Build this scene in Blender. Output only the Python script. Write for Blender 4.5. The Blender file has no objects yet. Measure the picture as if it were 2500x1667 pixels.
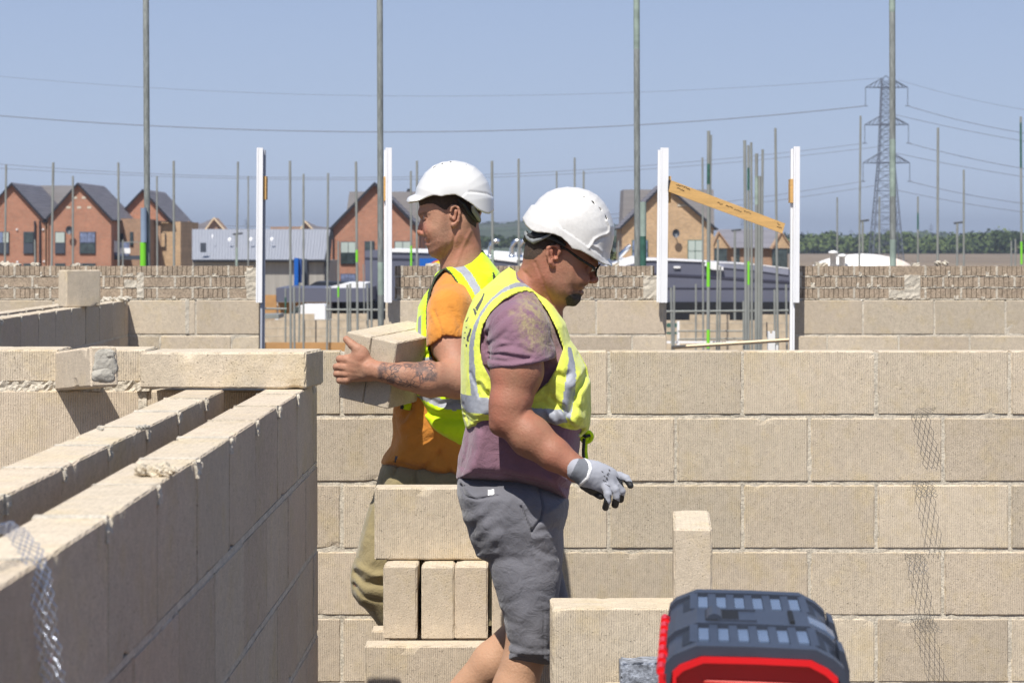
import bpy, math, random
import numpy as np
from mathutils import Vector, Matrix
C = bpy.context.scene
COL = C.collection
R = math.radians
random.seed(7)
rng = np.random.default_rng(11)

# ------------------------------------------------------------------ camera, sky, sun
F = 6050.0; CX = 1250.0; HY = 590.0; HZ = 1.6       # focal length in photo pixels, horizon row, eye height
def P(px, py, Y): return Vector(((px-CX)/F*Y, Y, HZ-(py-HY)/F*Y))
def sc(Y): return F/Y
cam = bpy.data.cameras.new('camera'); camo = bpy.data.objects.new('camera', cam); COL.objects.link(camo)
camo.location = (0, 0, HZ); camo.rotation_euler = (R(90), 0, 0)
cam.sensor_width = 36; cam.lens = F/2500*36; cam.shift_y = (HY-833.5)/2500
cam.clip_start = 0.1; cam.clip_end = 20000
cam.dof.use_dof = True; cam.dof.focus_distance = 7.4; cam.dof.aperture_fstop = 13
C.camera = camo
w = bpy.data.worlds.new('World'); C.world = w; w.use_nodes = True
nt = w.node_tree; bg = nt.nodes['Background']; sky = nt.nodes.new('ShaderNodeTexSky')
sky.sky_type = 'NISHITA'; sky.sun_disc = False
SUN = Vector((-0.36, -1.0, 1.6)).normalized()
sky.sun_elevation = math.asin(SUN.z); sky.sun_rotation = math.atan2(SUN.x, SUN.y)
sky.air_density = 1.0; sky.dust_density = 0.6; sky.ozone_density = 2.0; sky.altitude = 0
# milky summer haze: pale periwinkle towards the horizon, the clear sky higher up
_tc = nt.nodes.new('ShaderNodeTexCoord'); _sp = nt.nodes.new('ShaderNodeSeparateXYZ'); nt.links.new(_tc.outputs['Generated'], _sp.inputs[0])
_cr = nt.nodes.new('ShaderNodeValToRGB'); nt.links.new(_sp.outputs['Z'], _cr.inputs[0]); e0, e1 = _cr.color_ramp.elements
e0.position = 0.0; e0.color = (.54, .64, .83, 1); e1.position = .30; e1.color = (.15, .235, .48, 1); e2 = _cr.color_ramp.elements.new(.10); e2.color = (.365, .468, .685, 1); e3 = _cr.color_ramp.elements.new(.05); e3.color = (.43, .535, .735, 1)
_ml = nt.nodes.new('ShaderNodeVectorMath'); _ml.operation = 'SCALE'; _ml.inputs['Scale'].default_value = 10.0; nt.links.new(_cr.outputs[0], _ml.inputs[0])
_mr = nt.nodes.new('ShaderNodeMapRange'); nt.links.new(_sp.outputs['Z'], _mr.inputs[0]); _mr.inputs[1].default_value = .12; _mr.inputs[2].default_value = .7; _mr.inputs[3].default_value = .06; _mr.inputs[4].default_value = .7
_mx = nt.nodes.new('ShaderNodeMix'); _mx.data_type = 'RGBA'; nt.links.new(_mr.outputs[0], _mx.inputs[0]); nt.links.new(_ml.outputs[0], _mx.inputs[6]); nt.links.new(sky.outputs[0], _mx.inputs[7])
nt.links.new(_mx.outputs[2], bg.inputs[0]); bg.inputs[1].default_value = 0.086
sl = bpy.data.lights.new('sun', 'SUN'); so = bpy.data.objects.new('sun', sl); COL.objects.link(so)
sl.energy = 4.9; sl.angle = R(0.55); sl.color = (1.0, 0.955, 0.88)
so.rotation_euler = SUN.to_track_quat('Z', 'Y').to_euler()
C.view_settings.view_transform = 'Standard'; C.view_settings.look = 'None'
C.view_settings.exposure = 0.3; C.view_settings.gamma = 1.0

# ------------------------------------------------------------------ materials
def N(t, kind, **kw):
    n = t.nodes.new(kind)
    for k, v in kw.items():
        if k.startswith('i_'): n.inputs[k[2:]].default_value = v
        elif k[0] == 'n' and k[1:].isdigit(): n.inputs[int(k[1:])].default_value = v
        else: setattr(n, k, v)
    return n
def newmat(name):
    m = bpy.data.materials.new(name); m.use_nodes = True
    return m, m.node_tree, m.node_tree.nodes['Principled BSDF']
def math_(t, op, a, b=None, clamp=False):
    n = N(t, 'ShaderNodeMath', operation=op, use_clamp=clamp)
    for i, v in enumerate((a, b)):
        if v is None: continue
        if hasattr(v, 'is_linked') or hasattr(v, 'links'): t.links.new(v, n.inputs[i])
        else: n.inputs[i].default_value = v
    return n.outputs[0]
def mixc(t, fac, a, b, blend='MIX'):
    n = N(t, 'ShaderNodeMix', data_type='RGBA', blend_type=blend)
    for i, v in ((0, fac), (6, a), (7, b)):
        if hasattr(v, 'links'): t.links.new(v, n.inputs[i])
        else: n.inputs[i].default_value = (v if i == 0 else (*v, 1)[:4])
    return n.outputs[2]
def noise(t, vec, scale, detail=3, rough=.6, dist=0):
    n = N(t, 'ShaderNodeTexNoise', i_Scale=scale, i_Detail=detail, i_Roughness=rough, i_Distortion=dist)
    if vec is not None: t.links.new(vec, n.inputs['Vector'])
    return n.outputs[0]
def ramp(t, v, lo, hi, a=0., b=1.):
    n = N(t, 'ShaderNodeMapRange'); t.links.new(v, n.inputs[0])
    for i, x in ((1, lo), (2, hi), (3, a), (4, b)): n.inputs[i].default_value = x
    return n.outputs[0]
def bumpn(t, b, height, dist, strength=1.0):
    n = N(t, 'ShaderNodeBump'); n.inputs['Strength'].default_value = strength; n.inputs['Distance'].default_value = dist
    t.links.new(height, n.inputs['Height']); t.links.new(n.outputs[0], b.inputs['Normal'])
def mk(name, col, rough=.8, var=.12, scale=6, bump=0, bscale=60, metal=0, fine=0.0, fscale=200, spec=None, stretch=None, coat=0):
    m, t, b = newmat(name)
    tc = N(t, 'ShaderNodeTexCoord').outputs['Object']
    if stretch:
        mp = N(t, 'ShaderNodeMapping'); mp.inputs['Scale'].default_value = stretch; t.links.new(tc, mp.inputs[0]); tc = mp.outputs[0]
    n1 = ramp(t, noise(t, tc, scale), .3, .7, 1-var, 1+var)
    v = n1
    if fine: v = math_(t, 'MULTIPLY', n1, ramp(t, noise(t, tc, fscale, 2), .35, .65, 1-fine, 1+fine))
    cc = mixc(t, 1.0, col, (1, 1, 1), 'MULTIPLY'); comb = N(t, 'ShaderNodeVectorMath', operation='SCALE')
    t.links.new(cc, comb.inputs[0]); t.links.new(v, comb.inputs['Scale']); t.links.new(comb.outputs[0], b.inputs['Base Color'])
    b.inputs['Roughness'].default_value = rough; b.inputs['Metallic'].default_value = metal
    if spec is not None: b.inputs['Specular IOR Level'].default_value = spec
    if coat: b.inputs['Coat Weight'].default_value = coat
    if bump: bumpn(t, b, noise(t, tc, bscale, 4), bump)
    return m
M = {}
def block_mat(name, base, pits=1.0):
    """concrete block: corner attribute blk = (tint, combed, groove coordinate in m, warmth)"""
    m, t, b = newmat(name)
    tc = N(t, 'ShaderNodeTexCoord').outputs['Object']
    at = N(t, 'ShaderNodeAttribute', attribute_name='blk')
    sp = N(t, 'ShaderNodeSeparateColor'); t.links.new(at.outputs['Color'], sp.inputs[0])
    tint, comb, gc = sp.outputs[0], sp.outputs[1], sp.outputs[2]; warm = at.outputs['Alpha']
    big = ramp(t, noise(t, tc, 2.3, 3), .3, .7, .93, 1.06)
    mid = ramp(t, noise(t, tc, 34, 4, .8), .3, .7, .88, 1.11)
    spk = noise(t, tc, 170, 3, .8)
    light = ramp(t, spk, .62, .74, 0, .30)
    pit = ramp(t, noise(t, tc, 150, 3, .7), .37, .29, 0, .50*pits)
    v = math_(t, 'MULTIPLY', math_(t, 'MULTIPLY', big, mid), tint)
    v = math_(t, 'MULTIPLY', v, ramp(t, noise(t, tc, 300, 2, .8), .35, .65, .86, 1.14))
    v = math_(t, 'MULTIPLY', v, math_(t, 'ADD', 1.0, light)); v = math_(t, 'MULTIPLY', v, math_(t, 'SUBTRACT', 1.0, pit))
    wob = math_(t, 'MULTIPLY', noise(t, tc, 9, 2), .006)
    ph = math_(t, 'MULTIPLY', math_(t, 'ADD', gc, wob), 2*math.pi/.0062)
    gr = math_(t, 'MULTIPLY', math_(t, 'SINE', ph), comb)
    gaps = ramp(t, noise(t, tc, 60, 3), .35, .6, .25, 1)
    gr = math_(t, 'MULTIPLY', gr, gaps)
    v = math_(t, 'MULTIPLY', v, math_(t, 'ADD', .97, math_(t, 'MULTIPLY', gr, .13)))
    c = mixc(t, warm, base, (base[0]*.99, base[1]*.93, base[2]*.92))
    c = mixc(t, ramp(t, noise(t, tc, 7, 4, .7), .5, .7, 0, .8), c, (base[0]*1.0, base[1]*.95, base[2]*.80))
    c = mixc(t, ramp(t, noise(t, tc, 11, 3, .7), .55, .75, 0, .6), c, (base[0]*.97, base[1]*.96, base[2]*1.0))
    st = mixc(t, ramp(t, noise(t, tc, 5.5, 4), .62, .8, 0, .5), c, (base[0]*.90, base[1]*.83, base[2]*.62))
    s = N(t, 'ShaderNodeVectorMath', operation='SCALE'); t.links.new(st, s.inputs[0]); t.links.new(v, s.inputs['Scale'])
    t.links.new(s.outputs[0], b.inputs['Base Color']); b.inputs['Roughness'].default_value = .95
    b.inputs['Specular IOR Level'].default_value = .2
    h = math_(t, 'ADD', math_(t, 'MULTIPLY', gr, .5), math_(t, 'SUBTRACT', math_(t, 'MULTIPLY', spk, 1.2), math_(t, 'MULTIPLY', pit, 1.6)))
    bumpn(t, b, h, .0016, .9)
    return m
M['block'] = block_mat('concrete_block', (.57, .489, .375))
M['mortar'] = mk('mortar', (.53, .475, .385), .95, .16, 14, .004, 120, fine=.2, fscale=160)
M['mortar_light'] = mk('mortar_light', (.52, .47, .385), .95, .14, 18, .004, 150, fine=.15)
M['brick_face'] = mk('brick_face', (.335, .262, .19), .9, .15, 14, .002, 200, fine=.3, fscale=130)
M['brick_slot_shade'] = mk('brick_slot_shade', (.095, .07, .052), .95, .2, 20)  # darkened brick brown, the shade inside the slots put into the colour
M['galv'] = mk('galvanised', (.225, .24, .225), .6, .3, 9, .0006, 90, metal=.1, fine=.18, fscale=70, stretch=(1, 1, .25))
M['galv_far'] = mk('galvanised_far', (.25, .262, .245), .6, .15, 2, metal=.2)
M['paint_green'] = mk('lime_paint', (.19, .60, .03), .5, .06, 5)
M['paint_teal'] = mk('teal_paint', (.035, .105, .078), .6, .3, 14)
M['paint_pale'] = mk('pale_green_paint', (.27, .335, .285), .6, .25, 10)
M['blue_steel'] = mk('blue_grey_steel', (.27, .34, .44), .5, .1, 6, metal=.2)
M['white_pvc'] = mk('white_pvc', (.80, .80, .81), .35, .03, 4)
M['shaded_pvc'] = mk('shaded_pvc', (.38, .40, .45), .5, .06, 4)  # white plastic greyed to hold the shade of the reveal
M['pine'] = mk('pine', (.58, .35, .125), .7, .12, 5, stretch=(1, 1, 14), fine=.08, fscale=40)
M['pine_pale'] = mk('pine_pale', (.74, .58, .38), .75, .08, 6)
M['ink'] = mk('ink', (.035, .03, .03), .8, 0)
def house_brick(name, c):
    m, t, b = newmat(name)
    tc = N(t, 'ShaderNodeTexCoord').outputs['Object']
    mp = N(t, 'ShaderNodeMapping'); mp.inputs['Rotation'].default_value = (R(90), 0, 0); t.links.new(tc, mp.inputs[0])
    br = N(t, 'ShaderNodeTexBrick', i_Scale=1.0); br.inputs['Brick Width'].default_value = .225; br.inputs['Row Height'].default_value = .075
    br.inputs['Mortar Size'].default_value = .008
    br.inputs['Color1'].default_value = (*[x*1.12 for x in c], 1); br.inputs['Color2'].default_value = (*[x*.85 for x in c], 1)
    br.inputs['Mortar'].default_value = (.35, .28, .22, 1); t.links.new(mp.outputs[0], br.inputs['Vector'])
    n = ramp(t, noise(t, tc, .6, 4), .3, .7, .88, 1.12)
    n2 = ramp(t, noise(t, tc, 3.5, 3, .8), .3, .7, .9, 1.1)
    s = N(t, 'ShaderNodeVectorMath', operation='SCALE'); t.links.new(br.outputs[0], s.inputs[0]); t.links.new(math_(t, 'MULTIPLY', n, n2), s.inputs['Scale'])
    t.links.new(s.outputs[0], b.inputs['Base Color']); b.inputs['Roughness'].default_value = .9
    return m
M['brick_red'] = house_brick('red_brick', (.37, .148, .085))
M['brick_tan'] = house_brick('tan_brick', (.50, .33, .18))
M['brick_brown'] = house_brick('brown_brick', (.33, .19, .115))
M['slate'] = mk('roof_tiles', (.19, .183, .205), .7, .2, .9, .03, 1.5, stretch=(.3, .3, 9))
M['slate_light'] = mk('roof_tiles_light', (.25, .235, .235), .8, .12, .9, .02, 2, stretch=(.3, .3, 9))
M['trim_dark'] = mk('dark_trim', (.018, .020, .028), .5, .1, 3)
M['frame_dark'] = mk('window_frame_grey', (.05, .06, .08), .5, .05, 2)
M['metal_roof'] = mk('metal_roof', (.31, .325, .365), .5, .05, 1, .03, 3, stretch=(12, 1, .2))
M['cladding'] = mk('timber_cladding', (.33, .31, .28), .85, .2, 1.2, stretch=(8, 1, .15))
M['fascia'] = mk('fascia_panels', (.105, .11, .15), .5, .05, .3)
M['fascia_dark'] = mk('fascia_joint', (.04, .04, .065), .5, .05, 1)
M['white_paint'] = mk('white_paint', (.78, .78, .78), .5, .04, 3)
M['chrome'] = mk('chrome', (.75, .76, .78), .22, .03, 3, metal=1)
M['signblue'] = mk('sign_blue', (.005, .10, .42), .4, .03, 2)
M['signyellow'] = mk('sign_yellow', (.90, .68, .01), .4, .02, 2)
M['signred'] = mk('sign_red', (.62, .02, .02), .4, .02, 2)
M['black_glass'] = mk('black_glass', (.012, .014, .018), .12, .1, 1)
M['orange_board'] = mk('timber_hoarding', (.42, .23, .09), .8, .15, 2)
def glass(name, c, r=.08):
    m, t, b = newmat(name); b.inputs['Base Color'].default_value = (*c, 1); b.inputs['Roughness'].default_value = r
    b.inputs['Specular IOR Level'].default_value = .8
    tc = N(t, 'ShaderNodeTexCoord').outputs['Object']
    t.links.new(mixc(t, ramp(t, noise(t, tc, 3, 3), .4, .6), c, tuple(x*.55 for x in c)), b.inputs['Base Color'])
    return m
M['pane_sky'] = glass('window_glass', (.20, .24, .38)); M['pane_blind'] = mk('window_blind', (.42, .48, .44), .35, .05, 2)
M['pane_dark'] = glass('dark_window_glass', (.05, .07, .07))

# ------------------------------------------------------------------ mesh helpers
def put(name, me, mat=None, parent=None, smooth=False, mats=None):
    o = bpy.data.objects.new(name, me); COL.objects.link(o)
    for mm in (mats or ([mat] if mat else [])): me.materials.append(mm)
    if parent: o.parent = parent
    if smooth: me.polygons.foreach_set('use_smooth', np.ones(len(me.polygons), bool))
    return o
def tag(o, label=None, cat=None, group=None, kind=None):
    if label: o['label'] = label
    if cat: o['category'] = cat
    if group: o['group'] = group
    if kind: o['kind'] = kind
    return o
def empty(name, label=None, cat=None, group=None, loc=(0, 0, 0), rz=0):
    o = bpy.data.objects.new(name, None); COL.objects.link(o); o.location = loc; o.rotation_euler = (0, 0, rz)
    o.empty_display_size = .1
    return tag(o, label, cat, group)
class MB:
    def __init__(s): s.v = []; s.f = []; s.a = []; s.mi = []
    def add(s, v, f, a=None, mi=0):
        n = len(s.v); s.v += [tuple(x) for x in v]; s.f += [tuple(i+n for i in q) for q in f]; s.mi += [mi]*len(f)
        if a is not None: s.a += a
    def box(s, lo, hi, mi=0, M4=None):
        x0, y0, z0 = lo; x1, y1, z1 = hi
        v = [Vector(p) for p in ((x0,y0,z0),(x1,y0,z0),(x1,y1,z0),(x0,y1,z0),(x0,y0,z1),(x1,y0,z1),(x1,y1,z1),(x0,y1,z1))]
        if M4: v = [M4 @ p for p in v]
        s.add(v, [(0,3,2,1),(4,5,6,7),(0,1,5,4),(1,2,6,5),(2,3,7,6),(3,0,4,7)], None, mi)
    def prism(s, pts, y0, y1, mi=0):
        """polygon in XZ (list of (x,z)) extruded from y0 to y1"""
        n = len(pts); area = sum(pts[i][0]*pts[(i+1) % n][1]-pts[(i+1) % n][0]*pts[i][1] for i in range(n))
        if area < 0: pts = pts[::-1]
        v = [(x, y0, z) for x, z in pts]+[(x, y1, z) for x, z in pts]
        f = [tuple(range(n)), tuple(range(2*n-1, n-1, -1))]+[(i, i+n, (i+1) % n+n, (i+1) % n) for i in range(n)]
        s.add(v, f, None, mi)
    def tube(s, pts, r, n=8, mi=0, cap=True):
        pts = [Vector(p) for p in pts]; rs = r if isinstance(r, (list, tuple)) else [r]*len(pts)
        up = Vector((.31, .17, .93)); base = len(s.v); vv = []; ff = []
        for i, p in enumerate(pts):
            t = (pts[min(i+1, len(pts)-1)]-pts[max(i-1, 0)]).normalized()
            a = t.cross(up)
            if a.length < .2: a = t.cross(Vector((1, 0, 0)))
            a.normalize(); b = t.cross(a)
            for k in range(n): q = 2*math.pi*k/n; vv.append(p+(a*math.cos(q)+b*math.sin(q))*rs[i])
        for i in range(len(pts)-1):
            for k in range(n): k2 = (k+1) % n; ff.append((i*n+k, i*n+k2, (i+1)*n+k2, (i+1)*n+k))
        if cap:                                                            # caps on their own vertices keep the sides smooth
            q = len(vv); vv += vv[:n]+vv[(len(pts)-1)*n:len(pts)*n]; ff.append(tuple(range(q+n-1, q-1, -1))); ff.append(tuple(range(q+n, q+2*n)))
        s.add(vv, ff, None, mi)
    def build(s, name, mat=None, parent=None, smooth=False, mats=None):
        me = bpy.data.meshes.new(name); me.from_pydata(s.v, [], s.f); me.update()
        if s.a:
            at = me.color_attributes.new('blk', 'FLOAT_COLOR', 'CORNER'); at.data.foreach_set('color', np.array(s.a, np.float32).ravel())
        o = put(name, me, mat, parent, smooth, mats)
        if mats: me.polygons.foreach_set('material_index', np.array(s.mi, np.int32))
        return o
def blockgeo(L, T, Hh, M4, mb, div=.03, r=.004, chip=.0015, comb='faces', tint=None, warm=None, chips=0):
    """concrete block L x T x H (local x,y,z centred, z from 0), combed on +-y faces ('faces'), on none ('none')"""
    if tint is None: tint = random.uniform(.85, 1.08)
    if warm is None: warm = random.random()*.5
    def axis(h):
        n = max(1, int(round((2*h-2*r)/div))) if div else 1
        return [-h]+[-h+r+(2*h-2*r)*i/n for i in range(n+1)]+[h]
    X, Yv, Z = axis(L/2), axis(T/2), axis(Hh/2)
    nx, ny, nz = len(X), len(Yv), len(Z); ids = {}; vs = []
    ch = [(random.choice((-1, 1))*L/2*random.uniform(.2, 1), random.choice((-1, 1))*T/2, random.choice((-1, 1))*Hh/2, random.uniform(.008, .02)) for _ in range(chips)]
    def vid(i, j, k):
        if (i, j, k) in ids: return ids[(i, j, k)]
        p = Vector((X[i], Yv[j], Z[k]))
        c = Vector((max(-L/2+r, min(L/2-r, p.x)), max(-T/2+r, min(T/2-r, p.y)), max(-Hh/2+r, min(Hh/2-r, p.z))))
        d = p-c; q = c+(d.normalized()*r if d.length > 1e-6 else d)
        ne = (i in (0, nx-1))+(j in (0, ny-1))+(k in (0, nz-1))
        if ne >= 2: q -= d.normalized()*random.random()*chip*1.5
        for cx, cy, cz, cr in ch:
            dd = (q-Vector((cx, cy, cz))).length
            if dd < cr*1.6: q -= (Vector((0, math.copysign(1, cy), math.copysign(1, cz))))*(cr*.35)*max(0, 1-dd/(cr*1.6))
        ids[(i, j, k)] = len(vs); vs.append(M4 @ (q+Vector((0, 0, Hh/2)))); return ids[(i, j, k)]
    fs = []; at = []
    def quad(a, comb_, gcs):
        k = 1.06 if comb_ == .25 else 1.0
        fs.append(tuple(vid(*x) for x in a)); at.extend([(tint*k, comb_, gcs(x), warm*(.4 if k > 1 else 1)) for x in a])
    cf = 1.0 if comb == 'faces' else 0.0
    off = random.random()
    for i in range(nx-1):
        for k in range(nz-1):
            g = lambda x: X[x[0]]+off
            quad([(i,0,k),(i+1,0,k),(i+1,0,k+1),(i,0,k+1)], cf, g); quad([(i,ny-1,k),(i,ny-1,k+1),(i+1,ny-1,k+1),(i+1,ny-1,k)], cf, g)
    for j in range(ny-1):
        for k in range(nz-1):
            g = lambda x: 0.
            quad([(0,j,k),(0,j,k+1),(0,j+1,k+1),(0,j+1,k)], 0., g); quad([(nx-1,j,k),(nx-1,j+1,k),(nx-1,j+1,k+1),(nx-1,j,k+1)], 0., g)
    for i in range(nx-1):
        for j in range(ny-1):
            g = lambda x: Yv[x[1]]*.5
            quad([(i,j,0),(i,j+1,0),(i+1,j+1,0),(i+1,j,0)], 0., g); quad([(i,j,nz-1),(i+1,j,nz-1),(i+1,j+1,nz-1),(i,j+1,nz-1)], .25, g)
    mb.add(vs, fs, at)
def frame(loc, rz=0, rx=0, ry=0): return Matrix.Translation(loc) @ Matrix.Rotation(rz, 4, 'Z') @ Matrix.Rotation(rx, 4, 'X') @ Matrix.Rotation(ry, 4, 'Y')
def loose_block(loc, rz, label, group=None, L=.44, T=.1, Hh=.215, comb='faces', rx=0, ry=0, tint=None, chips=3, name='concrete_block', div=.02, warm=None):
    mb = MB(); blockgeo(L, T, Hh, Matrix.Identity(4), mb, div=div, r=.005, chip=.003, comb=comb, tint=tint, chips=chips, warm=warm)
    o = mb.build(name, M['block']); o.location = loc; o.rotation_euler = (rx, ry, rz)
    return tag(o, label, 'block', group)
def noisy_slab(mb, lo, hi, step, amp, mi=0, seed=0):
    """box whose front (-y) and top faces are slightly uneven"""
    r = random.Random(seed); nx = max(2, int((hi[0]-lo[0])/step)); nz = max(2, int((hi[2]-lo[2])/step))
    v = [(lo[0]+(hi[0]-lo[0])*i/nx, lo[1]+r.uniform(-amp, amp), lo[2]+(hi[2]-lo[2])*k/nz+(r.uniform(-amp, amp) if k == nz else 0)) for i in range(nx+1) for k in range(nz+1)]
    n = len(v); v += [(x, hi[1], z) for x, y, z in v]
    g = lambda i, k: i*(nz+1)+k
    f = [(g(i,k), g(i+1,k), g(i+1,k+1), g(i,k+1)) for i in range(nx) for k in range(nz)]
    f += [(n+g(i,k), n+g(i,k+1), n+g(i+1,k+1), n+g(i+1,k)) for i in range(nx) for k in range(nz)]
    f += [(g(i,nz), g(i+1,nz), n+g(i+1,nz), n+g(i,nz)) for i in range(nx)]
    f += [(g(0,k), g(0,k+1), n+g(0,k+1), n+g(0,k)) for k in range(nz)]+[(g(nx,k+1), g(nx,k), n+g(nx,k), n+g(nx,k+1)) for k in range(nz)]
    mb.add(v, f, None, mi)
def blockwall(name, label, L0, L1, T, zt, ncourse, joints_a, M4, div=.03, pitch=.45, chp=.0015, cat='wall', group=None, extra=None, rec=.006, seed=1, hcs=None, warm0=None):
    """wall along local x from L0..L1, face at local y=0 (towards -y), thickness T; joints at joints_a + k*pitch on odd courses"""
    root = empty(name, label, cat, group); root.matrix_world = M4
    mb = MB(); z = zt
    for c in range(ncourse):
        hb = .215 if not hcs else hcs[c]
        z0 = z-hb; ja = joints_a+(pitch/2 if c % 2 else 0)
        k0 = math.floor((L0-ja)/pitch); xs = [L0]+[ja+k*pitch for k in range(k0, k0+200) if L0+.03 < ja+k*pitch < L1-.03]+[L1]
        for a, b in zip(xs[:-1], xs[1:]):
            ga = 0 if a == L0 else .005; gb = 0 if b == L1 else .005
            l = b-a-ga-gb
            if l < .03: continue
            jit = random.uniform(-.0015, .0015)
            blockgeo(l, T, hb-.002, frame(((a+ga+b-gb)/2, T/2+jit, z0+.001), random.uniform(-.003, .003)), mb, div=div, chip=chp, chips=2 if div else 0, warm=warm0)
        z = z0-.010
    o = mb.build('blockwork', M['block'], root)
    m2 = MB(); zb = z+.010; noisy_slab(m2, (L0+.004, rec, zb), (L1-.004, T-rec, zt-.006), .03 if div else .2, .0016 if div else .001, seed=seed)
    if extra: extra(m2)
    m2.build('mortar_joints', M['mortar'], root)
    return root
# ------------------------------------------------------------------ ground and site walls
def sheet(name, x0, x1, y0, y1, z, mat, nx=1, ny=1, th=0):
    mb = MB()
    if th: mb.box((x0, y0, z-th), (x1, y1, z))
    else: mb.add([(x0,y0,z),(x1,y0,z),(x1,y1,z),(x0,y1,z)], [(0,1,2,3)])
    return tag(mb.build(name, mat), kind='structure')
GZ = -3.6
M['dirt'] = mk('site_dirt', (.24, .19, .13), .95, .25, .8, .05, 3, fine=.2, fscale=8)
M['field'] = mk('dry_field', (.20, .15, .10), .95, .15, .01, fine=.1, fscale=.08)
M['concrete_floor'] = mk('floor_slab', (.11, .09, .07), .9, .12, 2, .003, 50)
sheet('ground', -4000, 4000, -300, 7000, GZ, M['field'])
sheet('building_site', -160, 160, 17, 260, GZ+.03, M['dirt'])
sheet('floor', -8, 8, .3, 16.6, 0, M['concrete_floor'], th=.25)

PHI = math.atan2(1, .00826)
# long wall facing the camera
def snots(n, L0, L1, courses, zt, y=-.004, seed=3):
    def f(m2):
        r = random.Random(seed)
        for _ in range(n):
            c = r.randrange(courses); x = r.uniform(L0, L1); z = zt-.225*(c+1)+.212; s = r.uniform(.003, .007)
            noisy_slab(m2, (x-s*2.2, y-.001*r.random(), z-s*.6), (x+s*2.2, .03, z+s*.7), .006, .002, seed=r.randrange(9999))
    return f
mid = blockwall('block_wall', 'long sandy block wall facing the camera right behind the two men', -1.6, 2.6, .1, 1.232, 6,
    (834.4-1250)/725, Matrix.Translation((0, 8.345, 0)), div=.018, chp=.003, extra=None, rec=.0045, seed=5)
# cavity wall running towards the camera on the left (two leaves)
cav = empty('cavity_wall', 'block cavity wall of two parallel leaves running away from the camera at lower left', 'wall')
cav.matrix_world = Matrix.Translation((-.5728, 0, 0)) @ Matrix.Rotation(PHI, 4, 'Z')
def leaf(parent, y0, T, L0, L1, zt, n, ja, div, name='outer_leaf', rec=.014, chp=.002, wr=(0, 1)):
    mb = MB(); z = zt
    for c in range(n):
        j = ja+(.225 if c % 2 else 0); k0 = math.floor((L0-j)/.45)
        xs = [L0]+[j+k*.45 for k in range(k0, k0+60) if L0+.04 < j+k*.45 < L1-.04]+[L1]
        for a, b in zip(xs[:-1], xs[1:]):
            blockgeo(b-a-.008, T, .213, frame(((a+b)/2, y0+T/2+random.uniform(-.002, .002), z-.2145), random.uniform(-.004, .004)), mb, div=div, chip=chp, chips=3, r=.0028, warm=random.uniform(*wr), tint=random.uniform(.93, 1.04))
        z -= .225
    lo = mb.build(name, M['block'], parent)
    m2 = MB(); m2.box((L0+.003, y0+rec, z+.01), (L1-.003, y0+T-rec, zt-.004))
    for c in range(1, n): noisy_slab(m2, (L0+.004, y0+.0015, zt-.225*c-.0016), (L1-.004, y0+T-.0012, zt-.225*c+.0107), .06, .0006, seed=c)
    r = random.Random(int(y0*100)+3)
    for k in range(-2, 30):                                       # mortar squeezed out of the joints on top
        x = ja+k*.45
        if L0 < x < L1:
            noisy_slab(m2, (x-.010, y0+.0005, zt-.03), (x+.010, y0+T-.0005, zt+.0005), .008, .0015, seed=r.randrange(999))
            for _ in range(2):
                s = r.uniform(.005, .011); xx = x+r.uniform(-.015, .015)
                noisy_slab(m2, (xx-s, y0-.004, zt-.012-s*2), (xx+s, y0+.02, zt-.004), .006, .003, seed=r.randrange(999))
    m2.build('mortar_joints', M['mortar'], lo)
    return lo
leaf(cav, 0, .1, 1.5, 6.61, 1.23, 6, 6.037-.45*14, .016, 'outer_leaf', wr=(.2, 1))
leaf(cav, .203, .1, 1.5, 6.25, 1.228, 6, 6.037-.45*14+.3, .018, 'inner_leaf')
# frontal wall left of it
wb = empty('block_wall', 'combed block wall at far left with a thin course on top, meeting the cavity wall', 'wall'); wb.location = (0, 6.42, 0)
mb = MB()
for c in range(6):
    j = -.955+(.225 if c % 2 else 0); xs = [-2.0]+[j+k*.45 for k in range(-3, 2) if -1.95 < j+k*.45 < -.67]+[-.63]
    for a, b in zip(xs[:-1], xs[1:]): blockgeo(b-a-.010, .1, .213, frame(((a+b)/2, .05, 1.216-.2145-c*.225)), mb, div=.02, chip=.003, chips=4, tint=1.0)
mb.build('blockwork', M['block'], wb)
mb = MB()
for a, b in ((-2.0, -1.545), (-1.535, -1.176), (-1.098, -.947)):
    blockgeo(b-a, .2, .084, frame(((a+b)/2, .105, 1.236)), mb, div=.02, chip=.003, chips=3, r=.004)
mb.build('top_course', M['block'], wb)
mb = MB(); mb.box((-1.998, .004, -.12), (-.632, .094, 1.212)); noisy_slab(mb, (-1.99, .004, 1.213), (-.95, .2, 1.2385), .008, .004, seed=4)
for x, s in ((-.952, .02), (-1.075, .012), (-.62, .01)): noisy_slab(mb, (x-s, -.012, 1.214), (x+s*.7, .02, 1.230), .006, .004, seed=int(s*1000))
noisy_slab(mb, (-.968, -.002, 1.0), (-.946, .03, 1.214), .01, .003, seed=8)
mb.build('mortar_joints', M['mortar'], wb)
# loose blocks lying on these walls
loose_block((-.716, 6.352, 1.2295), R(-7.5), 'long block lying flat across both leaves of the cavity wall at its far end', L=.43, T=.215, Hh=.092, comb='none', tint=1.0, chips=8, ry=R(-.3), div=.010)
ab = loose_block((-1.0197-.073, 6.12+.185, 1.226), R(90+21.5), 'block jutting out over the left wall with grey mortar caked on its end', L=.44, T=.07, Hh=.1, comb='none', chips=4, ry=R(-1.2), tint=1.07)
ab.rotation_euler = (0, R(4.4), R(90+24))
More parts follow.
